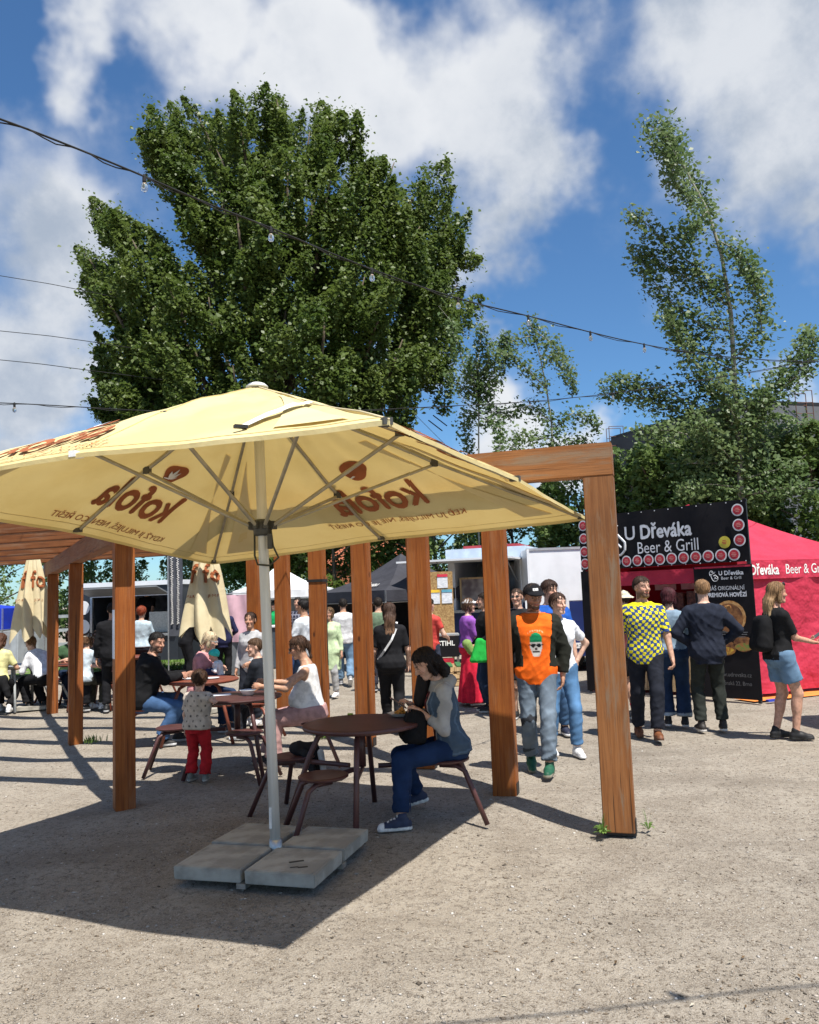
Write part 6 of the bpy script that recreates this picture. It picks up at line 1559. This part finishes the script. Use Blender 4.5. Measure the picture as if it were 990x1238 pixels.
for (dx,dy), lb in (((-.16,.02),'white paper plate nearest the bearded man'),((.12,-.02),'white paper plate beside the boy in the suit jacket')):
    o = MB().lathe([(0,0),(.07,0),(.10,.012),(.098,.014),(.07,.006),(0,.006)], T3+np.array([dx,dy,.003]), 20).build('paper_plate', WHITE, None, True); tag(o, lb, 'plate')

# ---- standing behind the tables
def P(x, y): return gr(x, y)[:2]
person('girl in pale grey hoodie standing beside a pergola post', P(306,876), 158, 1.52, 'f', res=.012, hs=1.08, head=(14,0,0), hl=(-.10,.22,.98), hr=(.22,.10,.86), hair=('bun',(.040,.022,.014)), skin=SK2, top=dict(c=(.42,.42,.43), sl=1.9, e=.028, hem=-.12, hood=1), bot=dict(c=(.022,.025,.035), e=.014), shoes=WSHOE)
person('person in navy blazer standing with back turned by the lawn', P(271,823), 8, 1.66, 'm', res=.016, hr=(.20,.20,1.02), hl=(-.22,.12,.95), hair=('short',(.02,.015,.012)), top=dict(c=(.020,.022,.060), sl=1.9, e=.032, hem=-.20, name='blazer'), bot=dict(c=(.010,.010,.012), e=.02), shoes=BSHOE)
person('person in black crouching forward beside the closed parasol pole', P(226,828), -60, 1.66, 'm', res=.016, lean=18, head=(0,15,0), hr=(.20,.30,.85), hl=(-.15,.35,.9), hair=('short',(.012,.010,.010)), top=dict(c=(.010,.010,.012), sl=1.9, e=.03, hem=-.14), bot=dict(c=(.010,.010,.012), e=.02), shoes=BSHOE)
person('red-haired woman in light blue shirt at the charcoal trailer window', P(172,838), -4, 1.66, 'f', res=.015, hr=(.12,.30,1.08), hl=(-.30,.0,1.0), el=(-1,-.3,0), hair=('full',(.22,.045,.018)), top=dict(c=(.42,.52,.58), sl=1.5, e=.03, hem=-.02), bot=dict(c=(.016,.018,.024), e=.012), shoes=BSHOE)
person('dark-haired vendor in black inside the charcoal trailer', (*at(178,730,20.9)[:2], .52), 178, 1.62, 'm', res=.018, hl=(-.2,.3,.9), hr=(.2,.3,.95), hair=('short',(.015,.012,.010)), top=dict(c=(.010,.010,.012), sl=.7, e=.02), bot=dict(c=BLK), skin=SK2)
person('person in black coat standing behind the front left post', P(137,860), 15, 1.74, 'm', res=.015, hr=(.18,.24,1.0), hl=(-.25,.05,.85), hair=('short',(.012,.010,.010)), top=dict(c=(.012,.012,.014), sl=1.9, e=.034, hem=-.22, name='coat'), bot=dict(c=(.012,.012,.014)), shoes=BSHOE)
H_=1.7; person('person in black trousers sitting close behind the front left post', (T5[0]+.62, T5[1]-.36), 120, H_, 'm', res=.015, lean=16, pel=sit(H_), hl=(-.2,.4,.75), hr=(.2,.4,.75), fl=(-.12,.42,.085), fr=(.12,.42,.085), kl=(-.1,1,.3), kr=(.1,1,.3), hair=('short',(.03,.018,.012)), skin=(.56,.32,.26), top=dict(c=(.50,.22,.22), sl=.6, e=.02), bot=dict(c=(.012,.012,.014), e=.02), shoes=BSHOE)
H_=1.5; s_ = T5+np.array([math.cos(R_(330))*.3, math.sin(R_(330))*.3-.55, 0]); person('child in pale blue tee and light cap seated with back turned', (s_[0]+.05,s_[1]), -18, H_, 'f', res=.013, hs=1.1, lean=8, head=(-10,10,0), pel=sit(H_), hl=(-.22,.3,.75), hr=(.25,.3,.78), fl=(-.12,.36,.09), fr=(.12,.36,.09), kl=(-.1,1,.3), kr=(.1,1,.3), hair=('bob',(.12,.06,.03)), cap=('cap',(.62,.55,.45)), skin=SK3, top=dict(c=(.52,.60,.66), sl=.75, e=.028, hem=-.1), bot=dict(c=(.06,.06,.05), e=.014), shoes=WSHOE)
H_=1.66; s_ = T5+np.array([-.45,.55,0]); person('dark-haired woman in green top eating behind the left posts', (s_[0],s_[1]), -150, H_, 'f', res=.015, lean=12, head=(0,20,0), pel=sit(H_), hl=(-.1,.38,.82), hr=(.15,.36,.82), fl=(-.1,.4,.085), fr=(.1,.4,.085), kl=(-.1,1,.3), kr=(.1,1,.3), hair=('bob',(.028,.014,.010)), skin=SK3, top=dict(c=(.05,.10,.05), sl=.5, e=.02), bot=dict(c=DKJ, denim=1))
H_=1.66; s_ = T4+np.array([.02,-.58,0]); person('woman in pale yellow tee seated with back turned at the grey table', (s_[0],s_[1]), 4, H_, 'f', res=.013, lean=10, head=(0,14,0), pel=sit(H_), hl=(-.25,.3,.72), hr=(.18,.34,.76), fl=(-.1,.4,.085), fr=(.16,.12,.085), kl=(-.1,1,.3), kr=(.2,1,.3), hair=('long',(.070,.030,.018),.10), skin=SK2, top=dict(c=(.66,.62,.30), sl=.75, e=.024, hem=-.04), bot=dict(c=(.012,.012,.014), e=.012), shoes=WSHOE, build=1.05)
ct_ = blob_obj('draped_coat', [((s_[0]-.16,s_[1]-.16,.56),(s_[0]+.20,s_[1]-.15,.56),.07,.07),((s_[0]-.10,s_[1]-.20,.50),(s_[0]-.14,s_[1]-.20,.18),.09,.07),((s_[0]+.06,s_[1]-.20,.50),(s_[0]+.10,s_[1]-.21,.24),.10,.06),((s_[0]+.20,s_[1]-.18,.50),(s_[0]+.28,s_[1]-.18,.30),.07,.05)], .016, CLOTH, (.012,.012,.013), .022); tag(ct_, 'black coat draped over the stool of the woman in pale yellow', 'coat')
H_=1.68; s_ = T4+np.array([.66,-.25,0]); person('woman in white shirt leaning over the pale grey table', (s_[0],s_[1]), 62, H_, 'f', res=.013, lean=34, head=(0,8,0), pel=sit(H_), hl=(-.1,.46,.74), hr=(.14,.44,.74), fl=(-.1,.3,.085), fr=(.12,.16,.085), kl=(-.1,1,.3), kr=(.1,1,.3), hair=('pony',(.16,.085,.040),.14), skin=SK3, top=dict(c=(.70,.71,.74), sl=1.2, e=.028, hem=-.06, fold=.012), bot=dict(c=(.012,.012,.014), e=.02), shoes=BSHOE)

# ---- walking between the posts and stalls
person('dark-haired man in white tee and jeans walking away towards the black tent', P(418,829), 6, 1.66, 'm', res=.015, fl=(-.08,.22,.085), fr=(.10,-.20,.16), pr_=-40, hl=(-.26,.02,.84), hr=(.28,.08,.84), hair=('short',(.016,.012,.010)), skin=SK2, top=dict(c=WHT, sl=.75, e=.028, hem=-.10), bot=dict(c=(.16,.26,.38), denim=1, e=.018, wide=.02), shoes=((.25,.25,.26),(.6,.6,.6)))
person('person in pale green raincoat mostly hidden by the strapped post', P(402,842), 160, 1.52, 'f', res=.016, hair=('bob',(.1,.06,.03)), top=dict(c=(.50,.62,.38), sl=1.8, e=.03, hem=-.42, flare=.06, name='raincoat'), bot=dict(c=(.4,.4,.4)), shoes=WSHOE)
person('man in white and blue tee standing behind the strapped post', P(371,858), 62, 1.68, 'm', res=.014, hl=(-.18,.26,1.0), hr=(.16,.28,1.02), hair=('short',(.012,.010,.010)), skin=SK2, top=dict(c=(.62,.66,.70), sl=.8, e=.026, hem=-.12), bot=dict(c=(.020,.035,.070), denim=1, e=.014), shoes=BSHOE)
person('man in dark checked shirt standing near the white tent', P(363,822), 170, 1.72, 'm', res=.018, hair=('short',(.02,.015,.012)), top=dict(c=(.02,.022,.04), sl=1.6, e=.02, pat=lambda q, v: np.where(((np.sin(q[:,0]*90) > .6) | (np.sin(q[:,2]*90) > .6))[:,None], np.array((.2,.2,.24)), np.array((.015,.018,.035)))), bot=dict(c=(.03,.06,.14), denim=1))
Pv = person('vendor in bright green tee behind the dark stall counter', (*at(333,770,21.4)[:2], 0), 165, 1.66, 'm', res=.017, hl=(-.2,.3,1.06), hr=(.2,.3,1.06), hair=('short',(.02,.015,.012)), glasses=True, cap=('cap',(.01,.012,.012)), top=dict(c=(.01,.30,.09), sl=.7, e=.02), bot=dict(c=BLK))
Pw = person('woman in black with long brown hair and white bag strap walking away', P(476,884), 2, 1.60, 'f', res=.012, fl=(-.07,.16,.085), fr=(.08,-.12,.11), pr_=-18, hl=(-.24,.10,.86), hr=(.24,.14,.88), hair=('long',(.055,.030,.020),.24,(.17,.095,.055)), skin=SK3, top=dict(c=(.014,.014,.016), sl=.8, e=.022, hem=-.13), bot=dict(c=(.012,.012,.014), e=.012, fold=.009), shoes=((.48,.32,.27),(.5,.45,.42)), build=1.08)
W = Pw['W']; sc_ = Pw['sc']; Rt_ = Pw['Rt']
sp_ = [W(Pw['pel']+np.array(p)*sc_) for p in ((.10,.02,.53),(.085,-.11,.44),(.02,-.155,.30),(-.08,-.15,.16),(-.17,-.08,.04),(-.19,.02,-.02))]
o = MB(); 
for k in range(len(sp_)-1):
    a_, b_ = sp_[k], sp_[k+1]; d_ = nrmv(b_-a_); s_ = nrmv(np.cross(d_, W((0,-1,0))-W((0,0,0)))); o.box((a_+b_)/2, (np.linalg.norm(b_-a_)+.01,.026,.006), 0, [d_, s_, np.cross(d_, s_)])
bgs = o.build('shoulder_strap', mat('white_strap', (.62,.62,.62), None, 9, .7)); tag(bgs, 'white shoulder strap across the back of the woman in black', 'strap')
person('person in green patterned shirt standing in front of the black tent', P(461,835), 0, 1.66, 'm', res=.016, hair=('short',(.02,.014,.010)), top=dict(c=(.14,.20,.13), sl=.8, e=.03), bot=dict(c=(.03,.03,.04)), shoes=BSHOE)
person('person in red tee mostly hidden behind a post near the menu board', P(522,846), -40, 1.62, 'm', res=.016, hl=(-.2,.25,1.0), hr=(.18,.28,1.05), hair=('short',(.03,.02,.012)), top=dict(c=(.5,.06,.05), sl=.6, e=.02), bot=dict(c=(.04,.05,.08)), shoes=BSHOE, skin=SK3)
person('woman in purple top, white cap and long red skirt', P(570,852), -70, 1.60, 'f', res=.014, head=(-6,0,0), hr=(.10,.26,1.0), hl=(-.05,.28,1.02), hair=('bob',(.10,.055,.032)), cap=('cap',(.72,.71,.69)), skin=SK3, top=dict(c=(.26,.085,.38), sl=.9, e=.026, hem=.0), over=None, bot=dict(c=(.55,.018,.045), skirt=(.05,.10), up=.06, e=.014, name='skirt'), shoes=BSHOE, build=1.1)
Pb = person('person in black jacket standing behind the second post with a green bag', P(592,860), 96, 1.68, 'm', res=.014, hl=(-.20,.22,.98), hr=(.2,.2,.95), hair=('short',(.02,.014,.010)), top=dict(c=(.010,.010,.011), sl=1.9, e=.03, hem=-.12, name='jacket'), bot=dict(c=DKJ, e=.012, denim=1), shoes=BSHOE)
gb = at(578,782,Pb['W']((0,0,0))[1]-.26)
o = rbox_obj('green_bag', gb+(.08,0,-.05), [(1,.1,0),(-.1,1,0),(0,0,1)], (.17,.055,.17), .045, (.02,.36,.055), .013, .35, .012); tag(o, 'bright green shopping bag beside the woman in the red skirt', 'bag')
o = blob_obj('olive_pouch', [(gb+(-.16,.05,.04), gb+(-.10,.05,-.06), .07,.06)], .013, CLOTH, (.20,.30,.09), .012); tag(o, 'olive green pouch hanging at the hip above the red skirt', 'bag')
person('man in sunglasses and black polo waiting behind the orange tee man', P(632,868), 165, 1.72, 'm', res=.013, head=(-8,0,0), hl=(-.2,.22,1.0), hr=(.2,.22,1.0), hair=('crop',(.05,.03,.02)), glasses=True, skin=SK1, top=dict(c=(.018,.018,.020), sl=.8, e=.028, collar=1), bot=dict(c=(.015,.015,.016), len=.95, e=.02), shoes=BSHOE, build=1.08)

# ---- man in the orange tee
def skull(q, v):
    c = np.tile(np.array((.82,.135,.012)), (len(q),1)); f_ = q[:,1] > 0; x = q[:,0]*1.16; z = (q[:,2]-.255)*1.16
    sk_ = f_ & (np.abs(x) < .062-.35*np.maximum(-z-.07,0)) & (z > -.155) & (z < .03); c[sk_] = (.60,.57,.54)
    c[f_ & (((np.abs(x)-.030)/.026)**2+((z+.035)/.022)**2 < 1)] = (.012,.012,.014)
    c[f_ & (np.abs(x) < .085) & (np.abs(z+.030) < .007)] = (.012,.012,.014)
    c[f_ & (np.abs(x) < .010) & (np.abs(z+.072) < .014)] = (.05,.03,.03)
    c[f_ & (np.abs(z+.105) < .008) & (np.abs(x) < .040)] = (.03,.02,.02)
    bn = f_ & ((x/.068)**2+((z-.02)/.085)**2 < 1) & (z > .0); c[bn] = (.01,.27,.11); c[bn & (z < .022)] = (.008,.20,.085)
    tx = f_ & (np.abs(x) < .085) & (np.abs(z-.125+x*x*3) < .008) & (np.sin(x*240) > .1); c[tx] = (.75,.42,.22)
    return c
def rip_and_shade(q, vv_, c):
    c = c.copy(); z = vv_[:,2]
    kn = (vv_[:,1] > .0) & (np.abs(z-.46-.04*np.sin(vv_[:,0]*20)) < .028+.012*np.sin(vv_[:,0]*90)) & (vv_[:,0] > .02); c[kn] = (.035,.038,.045)  # dark knee patch paints the rip together with the shadow there
    hem_ = (z < .20) & (np.sin(z*60+vv_[:,0]*25) > .3); c[hem_] *= .35
    return c
P_ = person('bearded man in orange skull tee, black cap and grey jeans walking forward', P(654,932), 176, 1.76, 'm', res=.011, head=(14,12,3), hl=(-.25,-.04,.86), hr=(.25,-.06,.86), el=(-.8,-.6,0), er=(.8,-.6,0), fl=(-.06,.20,.085), fr=(.08,-.16,.11), pr_=-18, tl=-14, kl=(-.05,1,0),
    hair=('short',(.030,.018,.012)), beard=(.045,.024,.014), cap=('cap',(.010,.010,.012),(.62,.62,.62)), skin=(.45,.25,.165), top=dict(c=(.82,.135,.012), e=.024, sl=.7, hem=-.14, pat=skull, res=.0075, flare=.012, fold=.007), over=dict(c=(.020,.021,.016), sl=1.85, e=.014, se=.016, hem=.02, open=.112, name='jacket', fold=.009),
    bot=dict(c=(.130,.165,.205), denim=1, e=.010, fade=.45, wide=.020, pat=rip_and_shade, fold=.010), shoes=((.012,.085,.045),(.22,.20,.15)), build=1.02)
person('young woman in white tee and blue jeans behind the orange tee man', P(682,912), 190, 1.66, 'f', res=.012, head=(20,4,0), hl=(-.22,-.08,.96), el=(-1,-.3,0), hr=(.22,.05,.90), fl=(-.10,.12,.085), fr=(.12,-.10,.085), hair=('bun',(.040,.020,.012)), skin=SK3, top=dict(c=(.70,.71,.74), sl=.7, e=.018, hem=-.08), bot=dict(c=(.075,.16,.29), denim=1, e=.010, fade=.5), shoes=WSHOE, build=1.04)
person('brown-haired man with blue collar partly hidden behind the couple', P(672,888), 184, 1.80, 'm', res=.013, head=(25,2,0), hair=('full',(.035,.018,.012)), skin=SK1, top=dict(c=(.02,.10,.42), sl=.7, e=.024), bot=dict(c=(.06,.12,.22), denim=1, e=.014), shoes=((.02,.025,.05),(.6,.6,.6)))

# ---- in front of the grill stall
def checks(q, v):
    th = q[:,0]; u_ = q[:,0]*29+.35*np.sin(q[:,2]*21); w_ = q[:,2]*29+.35*np.sin(q[:,0]*25+1)
    side_ = np.abs(q[:,0]) > .16; u_ = np.where(side_, q[:,1]*29, u_)
    m_ = (np.sin(u_*math.pi/1.0)*np.sin(w_*math.pi/1.0) > -.06)
    c = np.tile(np.array((.74,.66,.018)), (len(q),1)); c[m_] = (.028,.062,.20); c[q[:,2] > .485] = (.70,.62,.02); return c
person('bearded man in yellow and blue checked tee striding past the stall', P(786,893), 172, 1.80, 'm', res=.012, head=(28,0,0), hl=(-.27,.10,.84), hr=(.27,-.06,.86), fl=(-.05,.20,.10), fr=(.10,-.20,.09), pl_=10, hair=('short',(.038,.022,.014)), beard=(.085,.045,.025), skin=(.52,.30,.21), top=dict(c=(.7,.6,.02), e=.026, sl=.85, hem=-.14, pat=checks, res=.0065, flare=.012), bot=dict(c=(.016,.018,.026), e=.012, wide=.014, fold=.009), shoes=BR, curl=(.8,.8))
person('person in cream bucket hat and maroon top behind the weathered post', P(762,868), 40, 1.64, 'm', res=.013, head=(0,0,0), hl=(-.15,.2,1.0), hr=(.2,.2,1.0), hair=('short',(.05,.03,.02)), cap=('bucket',(.66,.58,.44)), skin=SK3, top=dict(c=(.10,.028,.030), sl=.9, e=.03, hem=-.12), bot=dict(c=(.022,.022,.025), len=.8, e=.02), shoes=((.05,.05,.055),(.4,.4,.4)), sock=(.45,.02,.06))
person('woman with maroon hair and cuffed jeans looking into the stall', P(818,878), -14, 1.66, 'f', res=.013, head=(-14,6,0), hl=(-.14,.22,.98), hr=(.18,.20,.98), fl=(-.10,.04,.085), fr=(.10,-.02,.085), hair=('bob',(.060,.014,.018)), skin=SK3, top=dict(c=(.20,.28,.36), sl=.8, e=.026, hem=.0), bot=dict(c=(.018,.036,.082), denim=1, e=.022, wide=.036, fade=.6, pat=lambda q, vv_, c: np.where((vv_[:,2] < .17)[:,None], np.array((.30,.36,.42)), c)), shoes=BSHOE)
person('fair-haired man in navy jacket standing at the poster with hands on hips', P(861,884), -6, 1.74, 'm', res=.012, head=(-8,0,0), hl=(-.16,.10,1.00), hr=(.19,.06,.99), er=(1,-.35,.0), el=(-1,-.4,0), fl=(-.12,.0,.085), fr=(.13,.03,.085), tl=8, tr=-10, hair=('short',(.22,.125,.060)), skin=SK3, top=dict(c=(.018,.022,.036), sl=1.9, e=.034, se=.020, hem=-.17, collar=1, flare=.02, fold=.010, name='jacket'), bot=dict(c=(.026,.030,.026), e=.012, wide=.014, fold=.009), shoes=((.03,.025,.022),(.55,.52,.48)))
P_ = person('blonde woman in black tee and denim shorts checking her phone by the red tent', P(950,893), -84, 1.68, 'f', res=.011, head=(0,4,0), hl=(-.10,.38,1.08), hr=(.08,.36,1.06), el=(-.2,-.5,-.9), er=(.2,-.5,-.9), fl=(-.09,-.06,.085), fr=(.09,.07,.085), tr=-14, hair=('long',(.20,.115,.055),.16,(.46,.32,.17)), skin=(.50,.275,.19), top=dict(c=(.012,.012,.013), sl=.8, e=.024, hem=-.07, fold=.006), bot=dict(c=(.12,.20,.30), denim=1, len=.66, e=.018, wide=.03, fade=.7, name='shorts'), shoes=((.012,.012,.013),(.02,.02,.02)), curl=(.9,.7), palm=((.1,.2,1),(-.2,.2,1)))
W = P_['W']; p = W(P_['hl']+np.array([.0,.13,.03])); o = MB().box((0,0,0), (.072,.15,.010)).build('phone', mat('phone_grey', (.10,.10,.11), None, 5, .2), bevel=.004); o.location = tuple(p); o.rotation_euler = (R_(30),0,R_(-84)); tag(o, 'smartphone held out by the blonde woman near the red tent', 'phone')
bk_ = P_['pel']+np.array([0,-.21,.20])*P_['sc']
o = rbox_obj('backpack', W(bk_+np.array([0,.02,.03])), [P_['M']@np.array([1,0,0]), P_['M']@np.array([0,1,-.15]), P_['M']@np.array([0,.15,1])], (.135,.085,.20), .075, (.010,.010,.011), .012, .18, .008); tag(o, 'small black backpack worn by the blonde woman near the red tent', 'backpack')
sgl = MB(); hd, Rh_ = P_['head'], P_['Rh']
for s_ in (-1,1): sgl.tube([hd+Rh_@np.array([.02*s_,.060,.105]), hd+Rh_@np.array([.06*s_,.045,.095])], [.018,.016], 8)
sgl.build('sunglasses', mat('dark_glasses', (.01,.01,.012)), P_['obj'])
# open parasol added out of view to shade the dirt beside the blonde woman
e = empty('market_parasol', (6.75, 8.2, 0)); tag(e, 'unseen cream parasol added to shade the dirt beside the blonde woman', 'parasol')
MB().tube([(0,0,0),(0,0,2.75)], .03, 12).build('pole', POLE, e, True)
q_ = 1.55; mk('canopy', [(-q_,-q_,2.2),(q_,-q_,2.2),(q_,q_,2.2),(-q_,q_,2.2),(0,0,2.8)], [[0,1,4],[1,2,4],[2,3,4],[3,0,4]], CANVAS, e)
for k in range(4):
    a_ = R_(45+90*k); MB().tube([(0,0,2.74),(q_*1.41*math.cos(a_),q_*1.41*math.sin(a_),2.18)], .012, 6).build('rib', RIBM, e)
MB().box((0,0,.05), (.9,.9,.09)).build('base_slab', CONC, e)
print('OBJ', len(bpy.data.objects), 'TRI', sum(len(o.data.polygons) for o in bpy.data.objects if o.type == 'MESH'))
